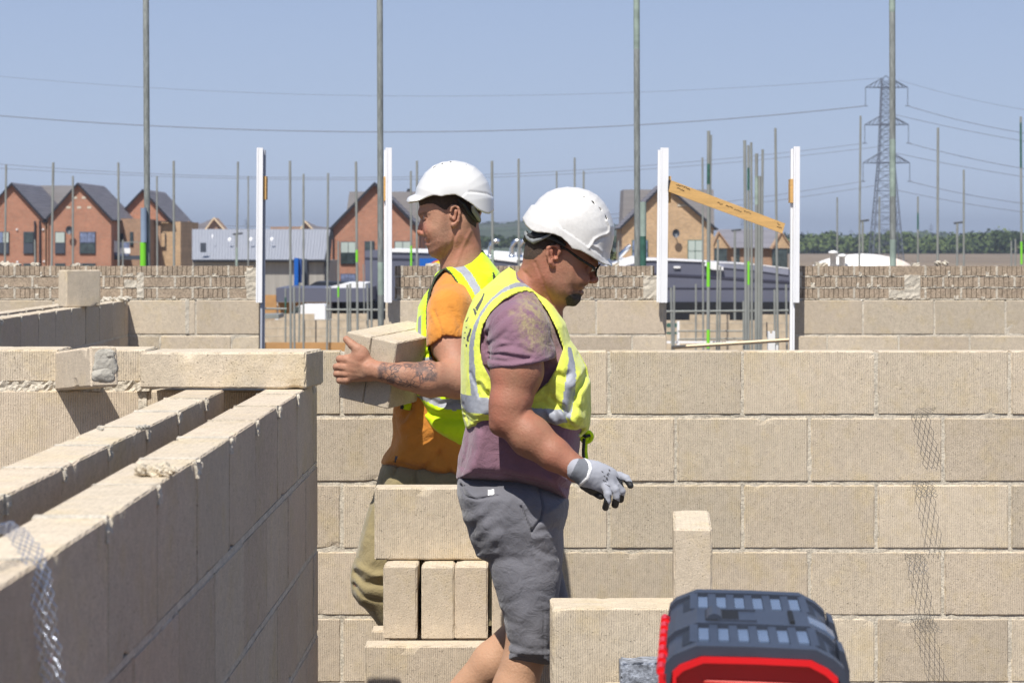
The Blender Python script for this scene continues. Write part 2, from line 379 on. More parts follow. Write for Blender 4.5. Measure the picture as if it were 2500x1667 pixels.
# mortar lump parts
M['cement'] = mk('grey_cement', (.42, .395, .34), .9, .15, 20, .006, 60)
def blob(name, pts, h, mat, parent=None, amp=.3, seed=0):
    """lumpy mass: noisy icospheres joined"""
    r = random.Random(seed); mb = MB()
    import bmesh
    for (x, y, z, rad, sx, sy, sz) in pts:
        bm = bmesh.new(); bmesh.ops.create_icosphere(bm, subdivisions=3, radius=1)
        ph = [r.uniform(0, 6.28) for _ in range(6)]
        vs = []
        for v in bm.verts:
            c = v.co; n = math.sin(c.x*3.1+ph[0])*math.sin(c.y*2.7+ph[1])+.6*math.sin(c.z*5+ph[2]+c.x*4)+.45*math.sin(c.x*11+ph[3])*math.sin(c.z*9+ph[4]+c.y*7)+r.uniform(-.25, .25)
            q = c*(1+amp*.5*n); vs.append((x+q.x*rad*sx, y+q.y*rad*sy, z+q.z*rad*sz))
        mb.add(vs, [tuple(v.index for v in f.verts) for f in bm.faces]); bm.free()
    o = mb.build(name, mat, parent, smooth=(amp < .4)); return o
blob('mortar_lump', [(-.219, -.002, .056, .034, .14, .92, 1.1), (-.221, .006, .028, .020, .25, 1.3, .9), (-.219, -.014, .080, .013, .4, 1, .8)], 0, M['cement'], ab, .39, 5)
# back wall with openings
YC = 15.63; sC = F/YC
pxC = lambda p: (p-1250)/sC
w1 = blockwall('block_wall', 'back block wall left of the first opening, under the left band of bricks', -6.2, pxC(632.5), .1, 1.2305, 6, pxC(478), Matrix.Translation((0, YC, 0)), div=.12, rec=.003)
w2 = blockwall('block_wall', 'back block wall between the two openings, behind the men', pxC(941), pxC(1627), .1, 1.2305, 6, pxC(1456), Matrix.Translation((0, YC, 0)), div=.12, rec=.003)
w3 = blockwall('block_wall', 'back block wall right of the second opening, under the right band of bricks', pxC(1935), 4.6, .1, 1.2305, 6, pxC(2107), Matrix.Translation((0, YC, 0)), div=.12, rec=.003)
mb = MB(); noisy_slab(mb, (pxC(457)-.012, -.004, 1.02), (pxC(457)+.012, .05, 1.235), .02, .002); mb.build('mortar_fill', M['mortar_light'], w1)
def band(root, X0, X1, seed, off):
    r = random.Random(seed); bm_, mm, dk = MB(), MB(), MB()
    y0 = .012; z = 1.2335
    dk.box((X0+.02, y0+.018, z-.002), (X1-.02, y0+.1, z+.212))  # backing whose dark colour stands for the shade in the brick slots
    for c in range(3):
        zz = z+.0095+c*.0715
        noisy_slab(mm, (X0, y0+.002, zz-.0095), (X1, y0+.095, zz+.0005), .02, .0035, seed=seed*7+c)
        x = X0-.225+(.1125 if c % 2 else 0)+off
        while x < X1:
            a, b = max(x+.006, X0+.004), min(x+.219, X1-.004)
            if b-a > .03:
                full = r.random() < .14; n = 7; tn = r.uniform(.85, 1.1)
                for k in range(n):
                    p, q = x+.006+k*.213/n, x+.006+(k+1)*.213/n
                    p2, q2 = max(p+(0 if full or k == 0 else .0017), a), min(q-(0 if full or k == n-1 else .0017), b)
                    if q2-p2 > .006:
                        jy = r.uniform(-.001, .001); bm_.box((p2, y0+jy, zz+.001), (q2, y0+.09, zz+.0605-r.random()*.002))
                for _ in range(2):                                      # smeared mortar
                    if r.random() < .45:
                        s = r.uniform(.006, .016); xx = r.uniform(a, b); noisy_slab(mm, (xx-s, y0-.003, zz-.006), (xx+s*.8, y0+.03, zz+r.uniform(.008, .03)), .008, .003, seed=r.randrange(9999))
            noisy_slab(mm, (x-.006+.0, y0-.002, zz), (x+.007, y0+.09, zz+.0615), .008, .0015, seed=r.randrange(9999)) if X0 < x < X1-.01 else None
            x += .225
    for k in range(5):
        xx = r.uniform(X0+.1, X1-.1); s = r.uniform(.02, .05); noisy_slab(mm, (xx-s, y0+.01, z+.212), (xx+s, y0+.09, z+.222+r.random()*.012), .012, .005, seed=k)
    b = bm_.build('brick_band', M['brick_face'], root); dk.build('slot_backing', M['brick_slot_shade'], b); mm.build('mortar_bed', M['mortar_light'], b)
    for px, zz0, ww, hh in [(p, q, a_, b_) for p, q, a_, b_ in patches.get(seed, [])]:
        m3 = MB(); noisy_slab(m3, (pxC(px)-ww, y0-.003, zz0), (pxC(px)+ww, y0+.03, zz0+hh), .018, .0035, seed=px); m3.build('mortar_patch', M['mortar_light'], b)
patches = {1: [(342, 1.245, .022, .16), (615, 1.235, .035, .2), (318, 1.31, .04, .05)], 2: [(1590, 1.24, .05, .14)], 3: [(2228, 1.24, .05, .15), (2190, 1.245, .05, .05)]}
band(w1, -6.2, pxC(622), 1, pxC(344)-math.floor(pxC(344)/.225)*.225); band(w2, pxC(962), pxC(1606), 2, .05); band(w3, pxC(1952), 4.6, 3, .12)
# side wall D on the left, running back to the back wall
wd = empty('cavity_wall', 'shaded block cavity wall at far left running back to the brick-topped wall', 'wall')
wd.matrix_world = Matrix.Translation((-2.546, 0, 0)) @ Matrix.Rotation(PHI, 4, 'Z')
leaf(wd, 0, .1, 9.0, 15.62, 1.231, 6, 11.88-.45*8, .1, 'outer_leaf', chp=.003)
leaf(wd, .2, .1, 9.0, 15.62, 1.229, 6, 11.88-.45*8+.2, .1, 'inner_leaf', chp=.003)
hb_ = loose_block((-2.52, 14.0, 1.231), R(38), 'half block standing upright on the left side wall in front of the brick band', L=.215, T=.1, Hh=.208, comb='faces', chips=2, tint=1.04)
p = P(190, 750, 14.0); hb_.location = (p.x+.0, 14.05, 1.231)
def lump(name, label, px, py, Y, rad, seed, flat=.55, n=5, mat='cement', spread=1.0, zb=None):
    c = P(px, py, Y)
    if zb is not None: c.z = zb
    r = random.Random(seed)
    pts = [(r.uniform(-1, 1)*rad*spread, r.uniform(-.5, .5)*rad, rad*.25+r.uniform(0, .3)*rad, rad*r.uniform(.35, .6), 1, 1, flat+.2) for _ in range(n)]
    o = blob(name, pts, 0, M[mat], None, .62, seed); o.location = c
    return tag(o, label, 'mortar')
M['mortar_lump'] = mk('mortar_lump', (.52, .45, .34), .95, .2, 30, .006, 70, fine=.2)
lump('mortar_lump', 'crumbled lump of sandy mortar lying on top of the nearer leaf of the cavity wall', 372, 1146, 3.93, .022, 3, mat='mortar_lump', n=14, spread=1.5, zb=1.228)
lump('mortar_lump', 'small white crumb of mortar on the left leaf of the cavity wall', 350, 1048, 4.93, .010, 5, mat='cement', n=5, zb=1.227)
lump('mortar_lump', 'pale heap of mortar on the corner of the left side wall beside the bricks', 282, 741, 15.4, .055, 7, mat='mortar_light', n=7, spread=1.4)
lump('mortar_lump', 'tiny pale crumb left of the small white crumb on the cavity wall', 248, 1050, 4.9, .007, 9, mat='cement', n=4, zb=1.227)
for i, px in enumerate((10, 91)):
    lump('mortar_lump', ('white dab of mortar on top of the left brick band, leftmost', 'white dab of mortar on top of the left brick band, right of the leftmost dab')[i], px, 652, 15.7, .035, 20+i, mat='mortar_light', n=4)
lump('mortar_lump', 'white dab of mortar on top of the right brick band', 2306, 648, 15.7, .035, 31, mat='mortar_light', n=5, spread=1.5)

# ------------------------------------------------------------------ white uprights (cavity closers), brace and battens
def upright(px, wpx, lean, side, label, top=361, nog=None, depth=.2, nogside=1, leg=True):
    e = empty('window_former', label, 'upright', 'white plastic uprights at the wall openings'); Y = 15.5; s = F/Y
    x = (px-1250)/s; wd_ = wpx/s; zt = 1.6-(top-590)/s; e.location = (x, Y, 1.218)
    e.rotation_euler = (0, lean, 0); h = zt-1.218
    m_ = MB(); m_.box((-wd_/2, 0, .001), (wd_/2, .022, h)); m_.box((-wd_/2+.003, -.004, .001), (-wd_/2+.010, 0, h-.002)); m_.build('front_flange', M['white_pvc'], e)
    m_ = MB(); a = wd_/2-.012 if side > 0 else -wd_/2; zl = -.62 if leg else .003
    m_.box((a, .0225, zl), (a+.012, depth, h-.01)); m_.box((a+(.0125 if side > 0 else -.0125), .05, zl), (a+(.0225 if side > 0 else -.0005), .075, h-.012))
    m_.build('reveal_web', M['shaded_pvc'] if side > 0 else M['white_pvc'], e)  # webs on the right side carry their shade as a grey colour
    if nog:
        m_ = MB(); z0, z1, tx = nog; q0 = 1.6-(z0-590)/s-1.218; q1 = 1.6-(z1-590)/s-1.218
        b0 = (wd_/2+.0005 if nogside > 0 else -wd_/2-tx-.0005); m_.box((b0, .03, q1), (b0+tx, .13, q0)); m_.build('timber_noggin', M['pine'], e)
    return e
upright(632, 15, R(.35), 1, 'white plastic upright at the left side of the first opening, wood pad behind', nog=(430, 487, .018))
upright(949, 15, R(0), -1, 'white plastic upright right of the first opening, beside a scaffold pole', nog=(431, 490, .014), nogside=-1, depth=.08, leg=False)
upright(1619, 20, R(.55), -1, 'white plastic upright that holds the upper end of the sloping plank', nog=(430, 495, .018), depth=.05, leg=False)
upright(1944, 15, R(.25), -1, 'white plastic upright with ribbed left side, right of the sloping plank', top=358, nog=(437, 495, .018), nogside=-1)
e = empty('timber_plank', 'sloping yellow pine plank with pencil notes between two white uprights', 'plank')
Yp = 15.47
def quadpts(pts, Y): return [(P(x, y, Y).x, P(x, y, Y).z) for x, y in pts]
m_ = MB(); m_.prism(quadpts([(1638, 440), (1917, 546), (1910, 570), (1632, 468)], Yp), Yp, Yp+.03); m_.build('board', M['pine'], e)
m_ = MB(); m_.prism(quadpts([(1632, 440), (1638, 440), (1634, 466), (1631, 466)], Yp), Yp+.001, Yp+.04); m_.build('end_cap', M['trim_dark'], e)
r = random.Random(5); m_ = MB()
def scrib(x0, y0, n, hgt, st):
    ang = math.atan2(106, 279); x, y = x0, y0
    for k in range(n):
        pts = []
        for q in range(4): pts.append(P(x+q*st*.5, y+q*st*.5*math.tan(ang)+r.uniform(-hgt, hgt), Yp-.0008))
        m_.tube(pts, .0018, 4); x += st*(1.6+r.random()*.6); y += st*(1.6+.3)*math.tan(ang)
for grp in (((1651, 450, 8, 2.2, 2.2), (1653, 459, 5, 2.0, 2.0)), ((1752, 495, 3, 2.2, 2.2), (1772, 501, 4, 2, 2.4), (1793, 511, 4, 1.6, 2.2), (1817, 515, 4, 2, 2.2)), ((1898, 546, 2, 2, 2), (1897, 553, 3, 2, 2))):
    m_ = MB()
    for q_ in grp: scrib(*q_)
    m_.build('pencil_note', M['ink'], e)
m_ = MB(); a, b = P(1642, 848, 15.9), P(1926, 830, 15.9); m_.tube([a, b], .012, 4); tag(m_.build('timber_batten', M['pine_pale']), 'pale thin batten lying across the bottom of the second opening', 'batten')
m_ = MB(); a = P(1884, 832, 16.2); m_.box((a.x-.023, 16.2, .45), (a.x+.023, 16.26, a.z+.045)); m_.box((a.x-.023, 16.2, a.z+.045), (a.x-.010, 16.26, a.z+.06)); m_.box((a.x+.008, 16.2, a.z+.045), (a.x+.023, 16.26, a.z+.062))
m_.box((a.x+.025, 16.22, .45), (a.x+.045, 16.28, a.z-.03)); tag(m_.build('foam_stub', M['white_paint']), 'short white notched foam stub at the foot of the second opening', 'insulation')

# ------------------------------------------------------------------ blocks stacked beside the men
def atpx(x, y, Y, z): q = P(x, y, Y); return q.x
G1 = 'blocks in the stack between the men'
Yv = 7.26; sv = F/Yv
def X_(px, Y): return (px-1250)/F*Y
loose_block((X_(914, 7.38)+.22, 7.43, .653), 0, 'long combed block on top of the end-on blocks, before the khaki trousers', G1, tint=.98, chips=6)
labs = ['leftmost of the end-on blocks standing under the long block', 'second end-on block from the left under the long block, chipped at its lower right corner', 'third end-on block from the left, its right edge in the shadow of the grey shorts', 'shadowed end-on block half hidden behind the grey shorts']
for i, (a, b) in enumerate(((936, 1023), (1027.5, 1108), (1110, 1191), (1200, 1282))):
    x0, x1 = X_(a, Yv), X_(b, Yv); loose_block(((x0+x1)/2, Yv+.22, .4355+(0 if i != 1 else -.001)), R((-.8, .4, 0, .3)[i])+R(90), labs[i], G1, L=.44, T=min(.1, x1-x0), Hh=.215, comb='none', chips=6, tint=(.95, 1.0, 1.02, .98)[i])
Yb = 7.16
for i, (x, zz, Y, l) in enumerate(((X_(890, Yb)+.22, .2185, Yb, .44), (X_(890, Yb)+.67, .2185, Yb, .44), (X_(890, Yb)+.22, .003, Yb+.01, .44), (X_(890, Yb)+.67, .003, Yb+.0, .44), (X_(908, Yb+.3)+.22, .2185, Yb+.28, .44), (X_(908, Yb+.3)+.67, .2185, Yb+.28, .44), (X_(908, Yb+.3)+.3, .003, Yb+.28, .44))):
    lab = ['combed block at the foot of the middle stack, a dark shadow on its lower left', 'combed block at the foot of the middle stack behind the bare calf', 'lowest block under the shadowed combed block of the middle stack', 'lowest block of the middle stack, behind the walking man\'s feet', 'block in the back row of the middle stack, its corner showing at the left', 'back row block of the middle stack behind the grey shorts', 'lowest block in the back row of the middle stack'][i]
    loose_block((x, Y+.05, zz), 0, lab, G1, tint=.97+.02*(i % 3), chips=3)
loose_block((X_(914, 7.38)+.24, 7.62, .653-.2175), R(0), 'block hidden at the bottom of the middle stack', G1) if False else None
G2 = 'blocks in the stack at lower right'
Y2 = 6.43; x0 = X_(1348, Y2)
loose_block((x0+.22, Y2+.05, .435), 0, 'front combed block on top of the lower right stack, left of the red toolbox', G2, tint=1.0, chips=5)
loose_block((x0+.217, Y2+.155, .433), R(.4), 'rear block lying against the back of the front combed block at lower right', G2, tint=1.02, chips=3)
for k in range(2):
    for d in range(2): loose_block((x0+.22, Y2+.05+.105*d, .217-.216*k), 0, (('block directly under the front combed block at lower right', 'block directly under the rear block at lower right'), ('lowest front block of the lower right stack', 'lowest rear block of the lower right stack'))[k][d], G2)
xu = X_(1645, 6.34); loose_block((xu+.062, 6.34+.22, .651), R(86.6), 'block standing end-on above the others, just behind the red toolbox', G2, T=.099, Hh=.215, comb='none', chips=5, tint=1.03)
M['grey_rough'] = mk('grey_lightweight_block', (.23, .25, .29), .95, .5, 45, .006, 60, fine=.3, fscale=120)
bm2 = MB(); blockgeo(.215, .1, .064, Matrix.Identity(4), bm2, div=.008, r=.005, chip=.008, comb='none', chips=3)
o = bm2.build('coursing_brick', M['grey_rough'], smooth=False); o.location = (X_(1515, 6.33)+.107, 6.37, .4635); tag(o, 'dark grey rough coursing brick beside the toolbox hinge', 'brick')
loose_block((X_(1480, 6.31)+.22, 6.36, .2475), 0, 'block just under the dark grey coursing brick at the bottom edge', G2, chips=2)
loose_block((X_(1480, 6.31)+.22, 6.36, .03), 0, 'lowest block below the dark grey coursing brick', G2, chips=2)

# ------------------------------------------------------------------ toolbox
M['tb_dark'] = mk('dark_plastic', (.034, .042, .062), .42, .15, 9, .0004, 120)
M['tb_dark_shaded'] = mk('dark_plastic_shaded', (.015, .019, .028), .6, .1, 9)  # darker copy of the lid plastic with slot shade in its colour
M['tb_hollow_shade'] = mk('hollow_shade', (.004, .005, .007), .8, .05, 9)  # near black, the shade of a hollow put into the colour
M['tb_sky_tint'] = mk('sky_tinted_plastic', (.10, .14, .22), .25, .1, 12)  # sky's blue reflection mixed into the plastic's colour
M['tb_red'] = mk('red_plastic', (.62, .006, .010), .35, .06, 8)
M['tb_red2'] = mk('red_plastic_ridge', (.66, .03, .02), .45, .05, 8)
def toolbox():
    e = empty('toolbox', 'red toolbox with a dark slatted lid in the lower right foreground', 'toolbox'); Y0 = 3.30; L = .54
    e.location = (X_(1842, Y0), Y0, 0); e.rotation_euler = (0, 0, R(-4.2))
    q = lambda x, y: ((x-1842)/F*Y0, HZ-(y-HY)/F*Y0)
    prof = [q(*p) for p in ((1619, 1660), (1626.6, 1618), (1645, 1600), (1702, 1577), (1845, 1578.5), (1991, 1583.6), (2035, 1606.6), (2060, 1629.6), (2066, 1665))]
    zt = prof[4][1]; cx = sum(p[0] for p in prof)/len(prof); zb = min(p[1] for p in prof)
    def scaled(k, dz=0): return [(cx+(x-cx)*k, zb+(z-zb)*(k if z > zb+.001 else 1)+dz) for x, z in prof]
    m = MB(); m.prism(scaled(.985, -.006), .030, L-.012); m.build('lid', M['tb_dark'], e); lid = [c for c in e.children][-1]
    # raised transverse ribs of the lid: front rim, centre band, back rim
    def shellstrip(name, y0, y1, lift, mat, k=.93):
        mm = MB(); top = scaled(1.0, lift); inn_ = [(cx+(x-cx)*k, zb+(z-zb)*k-.010 if z > zb+.001 else zb) for x, z in prof]; n = len(top)
        v = [(x, y0, z) for x, z in top]+[(x, y0, z) for x, z in inn_]+[(x, y1, z) for x, z in top]+[(x, y1, z) for x, z in inn_]
        f = []
        for i in range(n-1): f += [(i, n+i, n+i+1, i+1), (i, i+1, 2*n+i+1, 2*n+i), (n+i, 3*n+i, 3*n+i+1, n+i+1), (2*n+i, 2*n+i+1, 3*n+i+1, 3*n+i)]
        mm.add(v, f); return mm.build(name, mat, par)
    par = lid
    shellstrip('rim', 0, .035, 0, M['tb_dark']); shellstrip('centre_band', .198, .338, .0005, M['tb_dark']); shellstrip('rim', L-.035, L, 0, M['tb_dark'])
    xl, xr = prof[3][0], prof[5][0]
    for (y0, y1) in ((.040, .194), (.342, L-.04)):
        # slats across the recessed bays with glossy pads in between, tinted as if reflecting the sky
        nb = 6; wbay = (xr-xl+.006)/nb
        slope = (prof[5][1]-prof[3][1])/(xr-xl)
        for k in range(nb+1):
            xa = xl-.010+k*wbay; za = prof[3][1]+slope*(xa-xl)-.0065
            mm = MB(); mm.box((xa, y0, za-.001), (xa+wbay*.42, y1, za+.0055)); mm.build('slat', M['tb_dark'], lid)
            if k < nb:
                mm = MB(); mm.box((xa+wbay*.45, y0+.035, za-.001), (xa+wbay*.97, y1-.02, za+.0028)); mm.build('pad', M['tb_sky_tint'], lid)
        for xa, xb_, za, zb_ in ((prof[2][0], prof[3][0], prof[2][1], prof[3][1]), (prof[5][0], prof[6][0], prof[5][1], prof[6][1])):
            mm = MB(); f0, f1 = (.35, .75)
            pt = lambda f, d: (xa+(xb_-xa)*f, za+(zb_-za)*f-.006+d)
            mm.prism([pt(f0, 0), pt(f1, 0), pt(f1, .0035), pt(f0, .0035)], y0+.02, y1-.02); mm.build('slat', M['tb_dark_shaded'], lid)  # dark strip coloured as the shade of a side slot
    # side slots
    # handle grip, and a flat black plate coloured as the recess's shade
    zc = zt+.0008
    mm = MB(); mm.box((xl+.012, .222, zc-.0005), (xl+.060, .314, zc+.0012)); mm.build('recess_shade_plate', M['tb_hollow_shade'], lid)
    mm = MB(); mm.tube([(xl+.025, .226, zc-.003), (xl+.025, .308, zc-.003)], .0125, 12); mm.build('handle', M['tb_dark'], lid)
    for yy in (.216, .316):
        mm = MB(); mm.box((xl+.03, yy, zc-.0004), (xl+.085, yy+.004, zc+.0022)); mm.build('handle_rail', M['tb_dark'], lid)
    mm = MB(); mm.box((xr-.026, .214, zc-.003), (xr-.019, .320, zc+.0010)); mm.build('slot', M['tb_hollow_shade'], lid)  # raised black bar, coloured as the shade in a slot
    mm = MB(); mm.prism([(xr-.010, zc-.0035), (xr+.004, zc-.0045), (prof[6][0]+.003, prof[6][1]+.001), (prof[7][0]+.001, prof[7][1]+.004), (prof[7][0]-.003, prof[7][1]+.001), (prof[6][0]-.003, prof[6][1]-.004), (xr, zc-.010)], .235, .30); mm.build('label_plate', M['tb_sky_tint'], lid)
    # body: red end panel following the lid profile
    def inner(k, d): return [(cx+(x-cx)*k, zb+(z-zb)*k*1.0+d) for x, z in prof]
    zbot = .80
    pr = inner(.90, -.010); pr[0] = (pr[0][0], zbot); pr[-1] = (pr[-1][0], zbot)
    mm = MB(); mm.prism([(pr[0][0]-.012, zbot), (pr[0][0]-.012, zb-.004)]+[(cx+(x-cx)*.92, z-.020) for x, z in prof[1:-1]]+[(pr[-1][0]+.012, zb-.004), (pr[-1][0]+.012, zbot)], .012, L-.030); b = mm.build('body', M['tb_red'], e)
    # frame of the end panel
    outer = [(cx+(x-cx)*.925, zb+(z-zb)*.87-.008) for x, z in prof]; outer[0] = (outer[0][0], zbot+.01); outer[-1] = (outer[-1][0], zbot+.01)
    inn = [(cx+(x-cx)*.885, zb-.016+(z-zb)*.88) for x, z in prof]; inn[0] = (inn[0][0], zbot+.02); inn[-1] = (inn[-1][0], zbot+.02)
    n = len(outer); v = []
    for x, z in outer: v.append((x, -.008, z))
    for x, z in inn: v.append((x, -.008, z))
    for x, z in outer: v.append((x, .024, z))
    for x, z in inn: v.append((x, .024, z))
    f = []
    for i in range(n-1): f += [(i, n+i, n+i+1, i+1), (i, i+1, 2*n+i+1, 2*n+i), (n+i, 3*n+i, 3*n+i+1, n+i+1)]
    mm = MB(); mm.add(v, f); mm.build('end_frame', M['tb_red'], b)
    xs0, xs1 = inn[3][0], inn[5][0]; zr = prof[4][1]-.030
    mm = MB(); zr -= .018; mm.tube([(xs0+.0, 0.011, zr), (xs1+.01, 0.011, zr-.005)], .0032, 8); mm.tube([(xs0+.0, 0.011, zr-.010), (xs1+.01, 0.011, zr-.013)], .0032, 8); mm.build('panel_ridge', M['tb_red2'], b)
    # hinge rail left, latches right
    mm = MB(); xh = prof[0][0]
    mm.box((xh-.006, .0, zb-.04), (xh+.004, L-.03, zb+.010))
    for k in range(7): mm.tube([(xh-.003, .02+k*.072, zb+.010), (xh-.003, .06+k*.072, zb+.010)], .0065, 8)
    mm.build('hinge', M['tb_red'], e)
    for y0 in (.10, .36):
        mm = MB(); xr2 = prof[-1][0]; mm.prism([(xr2-.004, zb+.028), (xr2+.004, zb+.024), (xr2+.010, zb+.0), (xr2+.010, zb-.07), (xr2-.004, zb-.075)], y0, y0+.09); mm.build('latch', M['tb_dark'], e)
toolbox()
e = empty('timber_stand', 'timber stand that carries the red toolbox, below the edge of the picture', 'stand'); xs_ = X_(1842, 3.3)
m_ = MB(); m_.box((xs_-.2, 3.25, .765), (xs_+.26, 3.95, .7985)); m_.build('top', M['pine'], e)
for a in (-.17, .2):
    for b in (3.3, 3.86): m_ = MB(); m_.box((xs_+a, b, .001), (xs_+a+.04, b+.04, .7645)); m_.build('leg', M['pine'], e)

# ------------------------------------------------------------------ expanded metal strips
M['mesh_metal'] = mk('mesh_metal', (.42, .42, .42), .35, .1, 30, metal=.9)
M['mesh_bright'] = mk('bright_mesh_metal', (.72, .76, .84), .25, .1, 30, metal=.95)
def meshstrip(name, path, side, width, cell, r, mat, label, cat, sag=None, wob=0.0):
    """diamond lattice between path points; side = direction of the width"""
    path = [Vector(p) for p in path]; side = Vector(side).normalized()
    L = [0]
    for a, b in zip(path[:-1], path[1:]): L.append(L[-1]+(b-a).length)
    def at(t):
        t = max(0, min(L[-1], t))
        for i in range(len(L)-1):
            if t <= L[i+1]: return path[i].lerp(path[i+1], (t-L[i])/max(1e-9, L[i+1]-L[i]))
        return path[-1]
    mb = MB(); nw = int(round(width/cell)); nl = int(L[-1]/(cell*1.7))
    rr = random.Random(3)
    def node(i, j):
        p = at(i*L[-1]/nl) + side*((j/(nw)-.5)*width)
        return p+Vector((math.sin(i*1.1+j), math.sin(i*.7+j*2.1), math.cos(i*.9+j*1.3)))*wob
    for i in range(nl):
        for j in range(nw):
            c = (i+j) % 2
            a, b = (node(i, j), node(i+1, j+1)) if c == 0 else (node(i, j+1), node(i+1, j))
            mb.tube([a, b], r, 4, cap=False)
    return tag(mb.build(name, mat), label, cat)
Yw = 8.345
for i, (px0, px1, py, tilt, dx) in enumerate(((2222, 2270, 1014, .035, .0), (2225, 2274, 1172, -.045, .0), (2207, 2255, 1350, -.055, 0), (2220, 2273, 1508, -.03, .02))):
    a = P((px0+px1)/2, py, Yw); ww = (px1-px0)/725
    pts = [(a.x, Yw+.02, a.z), (a.x, Yw-.01, a.z+tilt*.05), (a.x+dx*.5, Yw-.07, a.z+tilt*.35), (a.x+dx, Yw-(.135, .135, .125, .13)[i], a.z+tilt)]
    meshstrip('metal_tie_strip', pts, (1, -.05, .03), ww, .0085, .0008, M['mesh_metal'],
        ('topmost expanded metal strip sticking out of a joint at the right of the long wall', 'second expanded metal strip from the top, drooping from a joint of the long wall', 'third expanded metal strip from the top, drooping over the long wall', 'lowest expanded metal strip in the joint of the long wall')[i], 'metal strip', wob=.001)
pts = [P(-70, 1290, 2.75), P(5, 1278, 2.85), P(50, 1310, 2.9), P(78, 1350, 2.87), P(100, 1420, 2.84), P(108, 1490, 2.83), P(116, 1560, 2.83), P(128, 1640, 2.83), P(135, 1720, 2.83), P(135, 1800, 2.83)]
meshstrip('metal_tie_strip', pts, (.8, .6, .1), .030, .0045, .0006, M['mesh_bright'], 'bright blurred expanded metal strip hanging over the near cavity wall at lower left', 'metal strip', wob=.001)
